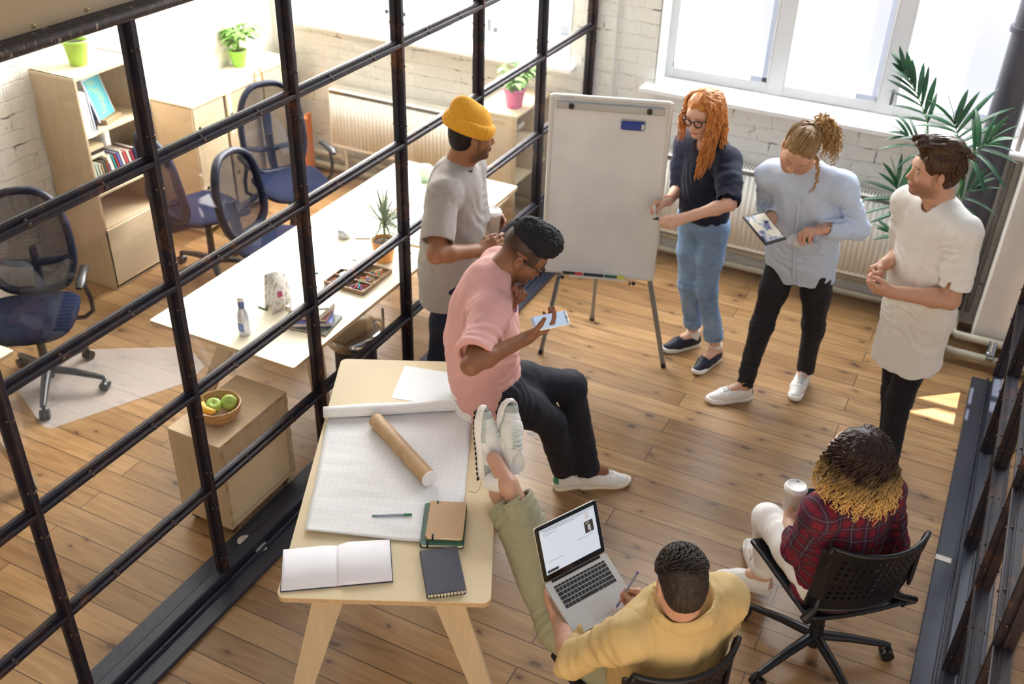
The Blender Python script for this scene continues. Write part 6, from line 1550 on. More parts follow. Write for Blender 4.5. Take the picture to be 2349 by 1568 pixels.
# ------------------------------------------------------------------ 1 red-haired woman
k = 'RW'; j = JJ[k]; L, f, up = FR[k]
r = person_root(k, 'woman with long ginger hair and glasses in navy top and blue jeans beside the whiteboard')
hands = dict(R=dict(d=-RH*.92-FH*.30+V(0, 0, .0), n=-FH*.6+V(0, 0, -.75), curl=((.5, .9, .5), (.7, .9, .5), (.9, .9, .5), (1., .9, .5)), thumb=((.8, .3, .5), (.9, 0, .4), (.9, -.1, .3))),
             L=dict(d=-RH*.9-FH*.2-V(0, 0, .25), n=FH*.55+V(0, 0, -.8)*.3-RH*.1, curl=GRIP, thumb=((.8, .3, .5), (.9, 0, .45), (.9, -.1, .35))))
hdR = nrm(-RH*.60-FH*.72-V(0, 0, .20))
bo, HL, HM, tips = body(k, r, '#dfb49c', '#c4766e', '#a5633f', hdR, up+f*.1, .93, True, gaze=(0, -.001), hands=hands, jaw=.85, nose=.8, closed=False)
M_navyk = fabric('navy_knit', '#151b33', .9)
sl = []
for q in 'LR':
    a, e = j['sh'+q], j['el'+q]; end = a+(e-a)*.97; sl.append((limb([a, a+(e-a)*.5, end], [.062, .070, .058], end, e-a, .010), .035)); sl.append((limb([end-nrm(e-a)*.03, end+nrm(e-a)*.01], [.053, .050], end+nrm(e-a)*.012, e-a, .01), .01))
tee(k, r, '#151b33', hem=-.015, hemr=(.165, .125), waist=(.158, .118), sleeve=.3, sr=(.06, .06), nm='navy_top', m_=M_navyk, folds=1.3, nr=.070, extra=sl, chest=(.158, .115))
t_ = NT('blue_denim'); n_ = t_.noise(t_.coords((1, 1, 1)), 6, 5, .6); n2 = t_.noise(t_.coords((1, 1, .3)), 260, 2, .5)
t_.base(t_.mix(.35, t_.ramp(n_, [(.3, lin('#5878a3')), (.7, lin('#8aa8c9'))]), t_.ramp(n2, [(.3, lin('#4b6b98')), (.7, lin('#a8c0da'))]))); t_.b.inputs['Roughness'].default_value = .85; t_.bump(n2, .25, .002); M_denim = t_.m
trousers(k, r, '#7391b8', rs=(.098, .072, .062), cuff=.045, nm='jeans', m_=M_denim, short=.20, hipr=(.170, .125), waist=.085, folds=1.1)
b = MB(); b.tube([j['pel']+up*.075+.128*(math.cos(a)*L+.80*math.sin(a)*f) for a in np.linspace(0, 2*PI, 25)[:-1]], .012, 8, closed=True, flat=.5); part(b, 'belt', mat('belt_black', '#1a1a20', .5), r)
for q in 'LR':
    d = nrm(j['to'+q]-j['an'+q]*V(1, 1, 0)); hl = j['an'+q]*V(1, 1, 0)-d*.05
    b = MB(); b.tube([j['an'+q]-V(0, 0, .03), j['an'+q]+(j['kn'+q]-j['an'+q])*.09], [.040, .040], 16); part(b, 'sock', mat('white_sock', '#ecebea', .9), r)
    shoe(r, hl, hl+d, (0, 0, 1), .272, '#161c33', '#f0f0ee', '#10142a')
# hair
M_gin = hairmat('ginger_hair', '#9c5222', '#dc9a52')
M_ginc = M_gin
cap_hair(k, r, HM, HL, .93, M_gin, t=.010, nape=-.12, ears=.02, bump_=.004)
b = MB(); paths = []; rr = random.Random(1)
uv_ = V(0, 0, 1.)
for i in range(270):
    az = rr.uniform(.85, 3.1) if i < 190 else -rr.uniform(1.35, 3.1)
    d0 = sdir(rr.uniform(1.15, 1.5), az+rr.uniform(-.3, .3)-.3); d1 = sdir(.40, az); d2 = sdir(-.20, az)
    p0 = scalp(HL, d0, .010, .93); p1 = scalp(HL, d1, .018+rr.uniform(0, .012), .93); p2 = scalp(HL, d2, .022+rr.uniform(0, .018), .93)
    out = nrm((p2-HL(0, -.02, 0))*V(1, 1, 0))
    Ln = rr.uniform(.15, .31) if az > 0 else rr.uniform(.08, .2)
    fr = (.055 if 0 < az < 1.7 else 0.)
    p3 = p2-uv_*Ln*.45+out*.020+f*fr*.6; p4 = p2-uv_*Ln+out*rr.uniform(.012, .035)+f*fr*1.1
    paths.append([p0, p1, p2, p3, p4])
locks(b, paths, .0085, 5, wav=.010, seed=2); o = part(b, 'long_hair', M_gin, r)
glasses(r, HL, HM, .93)
bracelet(r, j['wrR'], j['elR'], .027, mat('red_thread', '#c9393a', .6), lab='red bracelet')
tipR = tips['R'][0]
mk = (tipR[0]+tipR[4])/2; o_ = empty('marker', tuple(mk), label='white marker held up in the ginger-haired woman\'s raised hand', cat='marker')
b = MB(); b.cyl(mk+V(0, 0, .035)-RH*.004, mk-V(0, 0, .035)+RH*.004, .008); part(b, 'barrel', mat('marker_white', '#f0f0ee', .35), o_); b = MB(); b.cyl(mk-V(0, 0, .035)+RH*.004, mk-V(0, 0, .045)+RH*.005, .0085); part(b, 'cap', mat('marker_black', '#16171b', .4), o_)
tipL = tips['L'][0]; mk = (tipL[0]+tipL[4])/2; o_ = empty('marker', tuple(mk), label='small black marker cap in the ginger-haired woman\'s lower hand', cat='marker'); b = MB(); b.cyl(mk-RH*.03, mk+RH*.01, .008); b.cyl(mk+RH*.01, mk+RH*.02, .006); part(b, 'cap', mat('marker_black', '#16171b'), o_)
# ------------------------------------------------------------------ 2 man with curly ponytail
k = 'PM'; j = JJ[k]; L, f, up = FR[k]
r = person_root(k, 'man with curly blond ponytail and pale blue shirt looking down at a tablet')
hands = dict(R=dict(d=-RH*.5-FH*.75-V(0, 0, .15), n=V(0, 0, 1)+RH*.6, curl=((.25, .5, .3), (.3, .5, .3), (.35, .5, .3), (.4, .5, .3)), thumb=((.7, .6, .4), (.9, .2, .5), (.9, -.1, .5))),
             L=dict(d=-RH*.92-FH*.35+V(0, 0, .02), n=-V(0, 0, 1)-FH*.2, curl=((.55, .8, .4), (.6, .8, .4), (.6, .85, .4), (.65, .8, .5)), thumb=((.8, .4, .5), (.9, .1, .5), (.9, -.1, .4)), spread=.12))
hdP = nrm(-RH*.30-FH*.62-V(0, 0, .62))
def tat(Vt, col, HL):
    w = j['wrL']; m = (np.linalg.norm(Vt-(w+nrm(hands['L']['d'])*.03+V(0, 0, .02)), axis=1) < .03) & (vnoise(Vt.astype(F32), 120, 3) > .15); col[m] = col[m]*.35+np.array(lin('#3d4c6b'))*.65
    m = (np.linalg.norm(Vt-(w-nrm(w-j['elL'])*.012), axis=1) < .034) & (vnoise(Vt.astype(F32), 90, 6) > 0.); col[m] = col[m]*.4+np.array(lin('#3b4660'))*.6
    return col
bo, HL, HM, tips = body(k, r, '#d3a48a', '#b8796c', '#8a6647', hdP, V(0, 0, .6)-FH*.9, 1.0, False, ('#a87e62', .45), closed=True, hands=hands, colx=tat)
M_shirt = fabric('oxford_blue', '#c3d3ea', .85, bump=.2); M_shirtw = fabric('white_placket', '#eef1f6', .8)
sl = []
for q in 'LR':
    a, e, w = j['sh'+q], j['el'+q], j['wr'+q]; end = w+(e-w)*.06
    sl.append((limb([a, a+(e-a)*.5, e, e+(w-e)*.55, end], [.060, .060, .060, .056, .044], end, w-e, .012), .035))
    sl.append((limb([end-nrm(w-e)*.05, end], [.041, .040], end+nrm(w-e)*.004, w-e, .009), .006))
o, pos, M = torso_ops(k, .02, bend=-.01)
cd = j['pel']-up*.13
tee(k, r, '#c3d3ea', hem=.14, hemr=(.190, .145), waist=(.168, .125), sleeve=.3, sr=(.06, .06), nm='shirt', m_=M_shirt, folds=2.1, nr=.062, extra=sl, h=.005, infl=.018, hemtilt=.25,
    subs=[cone(cd+f*.16-up*.1-L*.0, cd+f*.13+up*.10, .035, .004, L, 1.)])
b = MB(); pl_ = [pos(t, 0)+f*(.150 if t < .5 else .150-(t-.5)*.10) for t in (-.05, .1, .3, .5, .7, .85)]; b.tube(pl_, .010, 6, flat=.25); part(b, 'button_placket', M_shirt, r)
trousers(k, r, '#15161d', rs=(.090, .062, .047), nm='black_jeans', short=.02, folds=1.4)
M_wsole = None
for q in 'LR':
    d = nrm(j['to'+q]-j['an'+q]*V(1, 1, 0)); hl = j['an'+q]*V(1, 1, 0)-d*.055; shoe(r, hl, hl+d, (0, 0, 1), .285, '#efefec', '#f4f4f2', '#c6c8c8', stripe=None, heeltab='#35594b' if q == 'R' else None)
M_blo = hairmat('dark_blond_hair', '#6e5237', '#a98a5e'); M_blo2 = hairmat('blond_curls', '#8c6a40', '#cda970')
cap_hair(k, r, HM, HL, 1.0, M_blo, t=.006, nape=-.10, bump_=.003, bs=80)
b = MB(); paths = []; rr = random.Random(4); bun = HL(.03, -.11, .07)
for i in range(60):
    az = rr.uniform(-PI, PI); el = rr.uniform(-.1, .9); 
    if abs(az) < 1.0 and el < .5: el += .6
    paths.append([scalp(HL, sdir(el, az), .004), scalp(HL, nrm(sdir(el, az)+V(.1, -.6, .5)), .012), bun+V(rr.uniform(-.01, .01), rr.uniform(-.01, .01), rr.uniform(-.01, .01))])
locks(b, paths, .008, 5, seed=7); part(b, 'swept_hair', M_blo, r)
b = MB(); paths = []
dr = nrm(RH*1.0+FH*.0)
for i in range(90):
    a = rr.uniform(0, 6.28); sp = rr.uniform(0, 1); o1 = dr*rr.uniform(.01, .07)+FH*rr.uniform(-.04, .05)+V(0, 0, rr.uniform(-.01, .045))
    o2 = dr*rr.uniform(.05, .11)+FH*rr.uniform(-.06, .06)+V(0, 0, rr.uniform(-.09, .0)); o3 = o2+dr*rr.uniform(-.02, .04)+V(0, 0, -rr.uniform(.03, .11))
    paths.append([bun, bun+o1, bun+o2, bun+o3])
locks(b, paths, .0065, 5, curl=(.010, .036), seed=9, taper=.4)
e0 = HL(.07, -.02, -.02); locks(b, [[e0+V(0, 0, .02), e0+RH*.03-V(0, 0, .05)-FH*.03, e0+RH*.035-V(0, 0, .13)-FH*.05, e0+RH*.01-V(0, 0, .19)-FH*.06]]*3, .007, 5, curl=(.010, .05), seed=3)
part(b, 'curly_ponytail', M_blo2, r)
b = MB(); b.lathe(HL(.079, -.006, -.045), [(.0, -.004), (.004, 0), (0, .004)], 8); part(b, 'earring', mat('dark_stud', '#22242a', .3), r)
# markers in the chest pocket
pk = pos(.46)+f*.160+L*.075
for i, (c, c2, dx, nm_) in enumerate((('#16181d', '#16181d', -.022, 'black'), ('#1f6b4a', '#1f6b4a', -.008, 'green-capped'), ('#f2f2ee', '#c93a40', .008, 'white, red-capped'))):
    p0 = pk+L*dx-up*.05; p1 = pk+L*dx*1.1+up*.045+f*.004
    o_ = empty('marker', tuple(pk+L*dx), label='%s marker in the pale blue shirt\'s chest pocket' % nm_, cat='marker', group='markers in the shirt pocket')
    b = MB(); b.cyl(p0, p0+(p1-p0)*.62, .0075); part(b, 'barrel', mat('marker_'+c.strip('#'), c, .35), o_); b = MB(); b.cyl(p0+(p1-p0)*.62, p1, .0082); part(b, 'cap', mat('marker_'+c2.strip('#'), c2, .35), o_)
b = MB(); Mp = np.stack([L, up, f], 1); b.box(pk-up*.035+f*.007, (.095, .075, .004), Mp, .002); part(b, 'chest_pocket', M_shirt, r)
# tablet
tR = tips['R'][0]; tc = pp(1752, 527, JP['PM']['g'], -.36); tc = (tc+ (tR[1]+tR[2])/2)/2
tx = nrm(RH*.86+FH*.50+V(0, 0, .03)); ty = nrm(np.cross(V(.0, .0, 1.)-FH*.45, tx)); tz = np.cross(tx, ty); TM = np.stack([tx, ty, tz], 1)
o_ = empty('tablet', tuple(tc), label='black-edged tablet in the pale blue shirted man\'s right hand', cat='tablet')
b = MB(); b.box(tc, (.135, .20, .009), TM, .003); part(b, 'case', mat('case_black', '#14161b', .4), o_)
t_ = NT('tablet_screen'); n_ = t_.noise(t_.coords((14, 14, 14)), 1, 2); t_.base(t_.ramp(n_, [(.40, lin('#2a2b3a')), (.47, lin('#8d9bb8')), (.55, lin('#e8e3cf')), (.8, lin('#d9c9a0'))])); t_.b.inputs['Roughness'].default_value = .2; M_tab = t_.m
b = MB(); b.box(tc+tz*.0052, (.118, .17, .001), TM); part(b, 'screen', M_tab, o_)
gl = tips['L'][0]; gc = (gl[0]+gl[1]+gl[4])/3-RH*.02; o_ = empty('clear_cup', tuple(gc), label='small clear plastic cup tilted over the tablet in his left hand', cat='cup')
b = MB(); b.lathe(gc, [(.0, -.035), (.024, -.035), (.030, .03), (.0315, .031), (.0285, .03), (.0225, -.032), (0, -.032)], 24, basis(-RH*.8+V(0, 0, .5)-FH*.1)); t_ = NT('clear_plastic'); t_.b.inputs['Alpha'].default_value = .38; t_.b.inputs['Base Color'].default_value = (.93, .95, .97, 1); t_.b.inputs['Roughness'].default_value = .12
part(b, 'cup_body', t_.m, o_)
# ------------------------------------------------------------------ 3 man in long white T-shirt
k = 'WT'; j = JJ[k]; L, f, up = FR[k]
r = person_root(k, 'dark-haired man in a long white T-shirt standing side-on in front of the palm')
hands = dict(R=dict(d=-RH*.8-FH*.35-V(0, 0, .35), n=-FH*.8-RH*.1-V(0, 0, .3), curl=FIST, thumb=((.8, .3, .5), (.8, -.2, .6), (.7, -.4, .5)), s=.95),
             L=dict(d=-RH*.95+FH*.1+V(0, 0, .12), n=FH*.75+V(0, 0, .55), curl=((.5, .9, .5), (.6, .95, .5), (.7, 1.0, .5), (.8, 1.0, .5)), thumb=((.8, .5, .3), (.9, .1, .4), (.9, -.2, .4)), s=.95))
hd3 = nrm(-RH*.97+FH*.05-V(0, 0, .04))
bo, HL, HM, tips = body(k, r, '#d0a186', '#b5776a', '#4a3426', hd3, (0, 0, 1), 1.0, False, ('#6b4c3b', .62), hands=hands, arm=1.08)
tee(k, r, '#eeece6', hem=.26, hemr=(.180, .150), waist=(.160, .125), sleeve=.80, sr=(.070, .076), nr=.074, infl=.018, folds=1.4, hemtilt=-.15, nm='long_white_t_shirt', h=.005)
trousers(k, r, '#0d0f1a', rs=(.084, .062, .050), nm='black_jeans', short=.05, folds=1., hipr=(.140, .100))
for q in 'LR':
    d = nrm(j['to'+q]-j['an'+q]*V(1, 1, 0)); hl = j['an'+q]*V(1, 1, 0)-d*.055; shoe(r, hl, hl+d, (0, 0, 1), .285, '#1b1b20', '#2a2a2e', '#1b1b20')
M_brn = hairmat('dark_brown_hair', '#2a1a12', '#5e432e', .35)
cap_hair(k, r, HM, HL, 1.0, M_brn, t=.010, nape=-.088, extra=[(ell(HL(0, .045, .115), (.058, .055, .030), HM), .04), (ell(HL(0, -.03, .118), (.062, .075, .026), HM), .03)], bump_=.005, bs=70)
b = MB(); paths = []; rr = random.Random(11)
for i in range(260):
    x = rr.uniform(-.062, .062); y = rr.uniform(-.11, .085); z = .115-.35*x*x/.062-max(0, -y-.04)*.5
    e = V(x, y, .132-3.5*x*x-6*max(0, -(y+.02))**2-2.5*max(0, y-.04)**2); st = e
    dr = V(rr.uniform(-.2, .2)+x*2, -1, .25 if y > .02 else -.35); dr = nrm(dr)
    ln = rr.uniform(.035, .06); lift = .014 if y > .03 else .006
    paths.append([HL(*(st-V(0, -.01 if y > .05 else 0, .012))), HL(*(st+V(0, .012 if y > .04 else 0, lift))), HL(*(st+dr*ln*.6+V(0, 0, lift*.6))), HL(*(st+dr*ln))])
for i in range(120):
    az = rr.uniform(.9, PI)*rr.choice((-1, 1)); el = rr.uniform(-.5, .7); d0 = sdir(el, az); tdir = nrm(V(0, -.5, -1)); p0 = V(0, -.020, .036)+d0*V(.084, .1, .094)
    if el < -.1 and abs(az) < 1.5: continue
    paths.append([HL(*p0), HL(*(p0+tdir*.02+d0*.004)), HL(*(p0+tdir*.04))])
locks(b, paths, .0058, 5, seed=12); part(b, 'swept_hair', M_brn, r)
chainneck(k, r, .072, dz=.0, fw=.01, lab='thin chain necklace')
# ------------------------------------------------------------------ 4 man in yellow beanie
k = 'BM'; j = JJ[k]; L, f, up = FR[k]
r = person_root(k, 'man in mustard yellow beanie and grey T-shirt standing against the steel glass wall')
hands = dict(R=dict(d=RH*.85+FH*.35+V(0, 0, .2), n=FH*.5-V(0, 0, .3)-RH*.2, curl=((.3, .5, .3), (.5, .7, .4), (.6, .8, .4), (.7, .8, .4)), thumb=((.75, .5, .3), (.95, .1, .25), (1, -.05, .1))),
             L=dict(d=RH*.95+V(0, 0, .22), n=-FH*.97+RH*.1, curl=((.5, .7, .4), (.55, .75, .4), (.6, .8, .4), (.65, .85, .45)), thumb=((.5, .8, .4), (.7, .3, .7), (.8, -.1, .6)), s=1.0))
hd4 = nrm(RH*.93+FH*.34-V(0, 0, .10))
bo, HL, HM, tips = body(k, r, '#9a6b4c', '#8a5248', '#2c1d18', hd4, (0, 0, 1), 1.0, False, ('#3a281f', .75), hands=hands, arm=1.05)
tee(k, r, '#a39c96', hem=.13, hemr=(.185, .150), waist=(.165, .13), sleeve=.80, sr=(.072, .080), nr=.078, infl=.02, folds=1.3, nm='grey_t_shirt', h=.005)
trousers(k, r, '#141b33', rs=(.090, .068, .055), nm='navy_jeans', short=.05)
for q in 'LR':
    d = nrm(j['to'+q]-j['an'+q]*V(1, 1, 0)); hl = j['an'+q]*V(1, 1, 0)-d*.055; shoe(r, hl, hl+d, (0, 0, 1), .285, '#22242a', '#d8d8d6', '#22242a')
M_blk = hairmat('black_hair', '#0d0b0c', '#241c1a', .55)
cap_hair(k, r, HM, HL, 1.0, M_blk, t=.000, nape=-.055, bump_=.0006)
S = SDF(); S.u(ell(HL(0, -.020, .055), (.088, .106, .093), HM), .02); S.u(ell(HL(0, -.060, .125), (.050, .055, .055), HM), .04)
tl = nrm(HM@V(0, .30, 1)); S.isect(plane(HL(0, .02, .036), -tl), .006)
ring = [HL(0, -.020, .05)+HM@V(.0905*math.cos(a), .109*math.sin(a), -.30*.109*math.sin(a)-.002) for a in np.linspace(0, 2*PI, 25)]
for i in range(24): S.u(cone(ring[i], ring[i+1], .015, .015, tl, 2.2), .003)
S.sub(ell(HL(0, -.018, .02), (.079, .097, .075), HM), .003)
cf = np.asarray(HM, F32); hc = np.asarray(HL(0, 0, 0), F32)
def knit(P):
    v = (P-hc)@cf; a = np.arctan2(v[:, 0], v[:, 1]+.02); return .0007*np.sin(a*90)+.004*vnoise(v*np.array([1, 1, .5], F32), 22, 6)*(v[:, 2] > .09)
S.d(knit)
Vt, Q = S.mesh(*bbox_of([HL(x, y, z) for x in (-.12, .12) for y in (-.15, .13) for z in (-.02, .2)], .01), .0036)
build_mesh('beanie', Vt, Q, fabric('mustard_knit', '#dfa12c', .9, bump=.35, bs=180), r)
chainneck(k, r, .076, dz=.012, fw=.006, lab='thin silver chain')
cl = 'white lidded paper cup held by the man in the yellow beanie'
cupb = j['wrL']+nrm(hands['L']['d'])*.062-FH*.052-V(0, 0, .04)
paper_cup(tuple(cupb), cl, '#f1efea', '#f6f5f2', .031, .043, .11, 'coffee_cup')
# ------------------------------------------------------------------ 5 man in pink T-shirt
k = 'PK'; j = JJ[k]; L, f, up = FR[k]
r = person_root(k, 'man in pink T-shirt and black glasses sitting on the table edge with a phone', z=0)
hands = dict(R=dict(d=RH*.88+FH*.25+V(0, 0, .42), n=V(0, 0, .75)-RH*.3+FH*.25, curl=((.35, .55, .3), (.4, .6, .35), (.45, .65, .35), (.5, .7, .4)), thumb=((.7, .65, .35), (.85, .3, .5), (.9, -.05, .5)), spread=.1),
             L=dict(d=RH*.35+V(0, 0, .93)-FH*.05, n=RH*.3-FH*.75, curl=((.75, 1.15, .6), (1.25, 1.3, .7), (1.3, 1.35, .8), (1.35, 1.35, .8)), thumb=((.75, .5, .45), (.95, .1, .3), (.95, .0, .2))))
hd5 = nrm(RH*.86-FH*.06-V(0, 0, .62))
fade_c = JJ['PK']['hd']
def fade(Vt, col, HL):
    q = (Vt-HL(0, 0, 0))@HM5; d_ = np.linalg.norm(Vt-HL(0, 0, 0), axis=1) < .17
    w = 1/(1+np.exp(-(q[:, 2]-.005-.35*np.maximum(0, q[:, 1]+.0)+.02)/.012)); w *= (q[:, 1] < .052)*(1-((np.abs(q[:, 0]) > .070) & (np.abs(q[:, 1]+.012) < .03) & (q[:, 2] < .022)))*d_
    return col*(1-w[:, None]*.85)+np.array(lin('#1b1416'))*w[:, None]*.85
_f = hd5; _u = nrm(np.array([0, 0, 1.])-_f*_f[2]); HM5 = np.stack([np.cross(_u, _f), _f, _u], 1)
bo, HL, HM, tips = body(k, r, '#8f6247', '#7d4a40', '#231815', hd5, (0, 0, 1), 1.0, False, ('#4a3226', .35), hands=hands, arm=.92, colx=fade, h=.0033, bend=.035)
pinkm = fabric('pink_jersey', '#e0aba5', .9, bump=.25)
tee(k, r, '#e0aba5', hem=.105, hemr=(.178, .150), waist=(.165, .135), sleeve=.80, sr=(.070, .074), nr=.078, infl=.018, folds=1.7, nm='pink_t_shirt', h=.0045, bend=.04, m_=pinkm, hemtilt=.35)
tee(k, r, '#f3f1ee', hem=.150, hemr=(.180, .156), waist=(.158, .128), sleeve=.3, sr=(.060, .060), nr=.074, infl=.008, folds=.4, nm='white_undershirt', h=.006, bend=.04, hemtilt=.50)
trousers(k, r, '#0d1122', rs=(.096, .072, .058), nm='black_trousers', short=-.02, folds=1.3, hipr=(.172, .135), h=.005)
for q in 'LR':
    d = nrm(j['to'+q]-j['an'+q]*V(1, 1, 0)); hl = j['an'+q]*V(1, 1, 0)-d*.05; shoe(r, hl, hl+d, (0, 0, 1), .285, '#ecece9', '#efe9da', '#c6c8c8', heeltab='#3d9a78')
S = SDF(); S.u(ell(HL(0, -.010, .085), (.0775, .103, .070), HM), .02); S.u(ell(HL(0, .050, .105), (.064, .054, .048), HM), .04)
S.isect(plane(HL(0, 0, .030), -nrm(HM@V(0, .30, 1))), .02)
def curl_(P): return .0045*vnoise(P, 150, 3)+.004*vnoise(P, 60, 5)
S.d(curl_)
Vt, Q = S.mesh(*bbox_of([HL(x, y, z) for x in (-.11, .11) for y in (-.14, .13) for z in (.03, .18)], .01), .0033); build_mesh('hair', Vt, Q, mat('afro_black', '#14141d', .85, var=.3, vs=120, bump=.6, bs=260), r)
glasses(r, HL, HM, 1.0, .0215)
chainneck(k, r, .076, mat('leather_cord', '#1d1a18', .7), dz=.014, fw=.0, lab='thin dark cord')
bracelet(r, j['wrL'], j['elL'], .030, mat('bead_pink', '#b77aa0', .5), lab='pink beaded bracelet', off=.018); bracelet(r, j['wrL'], j['elL'], .031, mat('bead_navy', '#323a66', .5), lab='navy bracelet', off=.032); bracelet(r, j['wrL'], j['elL'], .031, mat('bead_teal', '#6c8aa6', .5), off=.044)
tp = tips['R'][0]; pc = pp(1265, 735, JP['PK']['g'], -.12); pm = (tp[1]+tp[4])/2; 
phd = nrm(RH*.93+FH*.22+V(0, 0, .12)); pn = nrm(V(0, 0, .8)-RH*.35-FH*.45); pn = nrm(pn-phd*(pn@phd)); pw = np.cross(pn, phd); PMx = np.stack([phd, pw, pn], 1)
dpt = (pm-CC)@FH; pcen = CC+ray(1262, 736)*(dpt/(ray(1262, 736)@FH))
o_ = empty('smartphone', tuple(pcen), label='silver smartphone with lit pale blue screen in the pink-shirted man\'s hand', cat='phone')
b = MB(); b.box(pcen, (.142, .069, .0075), PMx, .003); part(b, 'case', mat('phone_silver', '#cfd5dd', .3, .5), o_)
t_ = NT('phone_screen'); t_.b.inputs['Base Color'].default_value = (.35, .45, .6, 1); t_.b.inputs['Roughness'].default_value = .1; t_.b.inputs['Emission Color'].default_value = (.62, .74, .9, 1); t_.b.inputs['Emission Strength'].default_value = .45
b = MB(); b.box(pcen+pn*.0042, (.118, .062, .0006), PMx); part(b, 'screen', t_.m, o_)
b = MB(); b.lathe(pcen+pn*.004+phd*.064, [(.006, 0), (.005, .001), (0, .0008)], 14, PMx); part(b, 'home_button', mat('phone_button', '#8e98a8', .3), o_)
# ------------------------------------------------------------------ 6 man with laptop
k = 'LM'; j = JJ[k]; L, f, up = FR[k]
r = person_root(k, 'man in mustard jacket seen from behind, feet up on the table, laptop on lap')
LH = V(-.981, 2.384, .722); LXv = nrm(V(.127, .271, -.019)); LYv = V(.166, -.085, -.098); LYv = nrm(LYv-LXv*(LYv@LXv)); LN = np.cross(LYv, LXv)*-1; LN = np.cross(LXv, LYv); 
if LN[2] < 0: LN = -LN
hands = dict(R=dict(d=-RH*.35+FH*.55+V(0, 0, .22), n=-RH*.7-V(0, 0, .6)-FH*.1, curl=((.8, 1.0, .5), (1.0, 1.1, .6), (1.1, 1.2, .6), (1.2, 1.2, .7)), thumb=((.75, .4, .55), (.95, .05, .35), (.95, -.1, .2))),
             L=dict(d=-RH*.25+FH*.85+V(0, 0, .12), n=V(0, 0, 1)*.8+RH*.5, curl=((.25, .35, .2), (.25, .35, .2), (.3, .4, .25), (.35, .4, .25)), thumb=((.75, .6, .35), (.95, .3, .3), (1, .1, .1))))
hd6 = nrm(-RH*.12+FH*.90-V(0, 0, .48))
bo, HL, HM, tips = body(k, r, '#c59880', '#b5776a', '#4a3426', hd6, (0, 0, 1), .94, False, None, hands=hands, h=.0033, bend=-.02)
M_must = fabric('mustard_twill', '#c4a974', .88, bump=.3, bs=160)
sl = []
for q in 'LR':
    a, e, w = j['sh'+q], j['el'+q], j['wr'+q]; end = w+(e-w)*(.02 if q == 'L' else .22)
    sl.append((limb([a, a+(e-a)*.5, e, e+(w-e)*.5, end], [.068, .066, .062, .056, .047], end, w-e, .012), .035))
    sl.append((limb([end-nrm(w-e)*.06, end], [.049, .0485], end+nrm(w-e)*.006, w-e, .012), .004))
o, pos, M = torso_ops(k, .02, bend=-.02)
du = nrm(up+f*.25); cr = [j['neck']-f*.015+up*.012+.094*(math.cos(a)*L+math.sin(a)*f*1.0)+du*(.036+.016*max(0, -math.sin(a)))+L*.006*math.cos(a) for a in np.linspace(-PI*1.28, PI*.28, 22)]
colr = comp([cone(cr[i], cr[i+1], .0085, .0085, du, 3.4) for i in range(21)], [.004]*30); sl.append((colr, .008))
def seams(P):
    v = (P-np.asarray(j['pel'], F32)); u = v@np.asarray(up, F32); l = v@np.asarray(L, F32); g = np.zeros(len(P), F32)
    g -= .0022*np.exp(-((u-.33+.25*l*l)/.004)**2); g -= .0022*np.exp(-((np.abs(l)-.165-.02*np.sin(u*9))/.004)**2)*(u > .12)
    return g
tee(k, r, '#c4a974', hem=.14, hemr=(.195, .160), waist=(.175, .140), sleeve=.3, sr=(.066, .066), nm='mustard_jacket', m_=M_must, folds=2.6, nr=.074, extra=sl, h=.0042, infl=.022, bend=-.02, chest=(.168, .12), xd=[seams])
b = MB(); 
for i in range(60):
    l = -.165+.33*i/59; p0 = pos(.60-.5*l*l, 0); 
tee(k, r, '#8d8f93', hem=.17, hemr=(.18, .148), waist=(.163, .128), sleeve=.3, sr=(.06, .06), nm='grey_shirt', folds=1., nr=.070, h=.0065, infl=.006, bend=-.02)
M_olive = fabric('olive_chino', '#9a987c', .85)
trousers(k, r, '#9a987c', rs=(.095, .072, .062), cuff=.05, nm='olive_trousers', m_=M_olive, short=.10, folds=1.2, hipr=(.175, .15), h=.0048)
for q in 'LR':
    an, to = j['an'+q], j['to'+q]; sd_ = nrm(an-j['kn'+q]); fd = nrm(to-an)
    upv = nrm(V(0, 0, .3)-FH*.3) if q == 'R' else nrm(V(0, 0, .2)-FH*.75)
SHQ = dict(R=(pz(1103, 1098, .80), pz(1093, 960, 1.02), -1), L=(pz(1150, 1080, .82), pz(1158, 952, 1.02), 1))
for q in 'RL':
    h_, t_o, sg = SHQ[q]; d = nrm(t_o-h_); shin = nrm(j['kn'+q]-j['an'+q])
    shoe(r, h_, t_o, shin*.9+RH*(.35 if q == 'R' else -.1), .30, '#e3e4e0', '#eceae4', '#cfd6d2', stripe='#f6f6f4', style='runner')
    b = MB(); b.tube([h_*.55+j['an'+q]*.45, j['an'+q]-shin*.01], [.038, .042], 16); part(b, 'sock', mat('white_sock', '#ecebea'), r)
M_grh = hairmat('greying_brown_hair', '#17120f', '#40362f', .6)
cap_hair(k, r, HM, HL, .94, M_grh, ears=.085, t=.004, nape=-.080, bump_=.0015, bs=110)
b = MB(); paths = []; rr = random.Random(21)
for i in range(520):
    az = rr.uniform(-PI, PI); el = math.asin(rr.uniform(.25, 1)); d0 = sdir(el, az); tg = nrm(np.cross(d0, V(0, 0, 1))*1.0+V(0, .9, -.15)); tg = nrm(tg-d0*(tg@d0)); R_ = V(.081, .098, .091); o0 = V(0, -.020, .036)
    q = lambda t, h_: HL(*(o0+nrm(d0+tg*t)*(R_+h_)))
    paths.append([q(0, -.003), q(.10, .005), q(.22, .006), q(.34, .001)])
locks(b, paths, .0042, 4, seed=22); part(b, 'short_top_hair', M_grh, r)
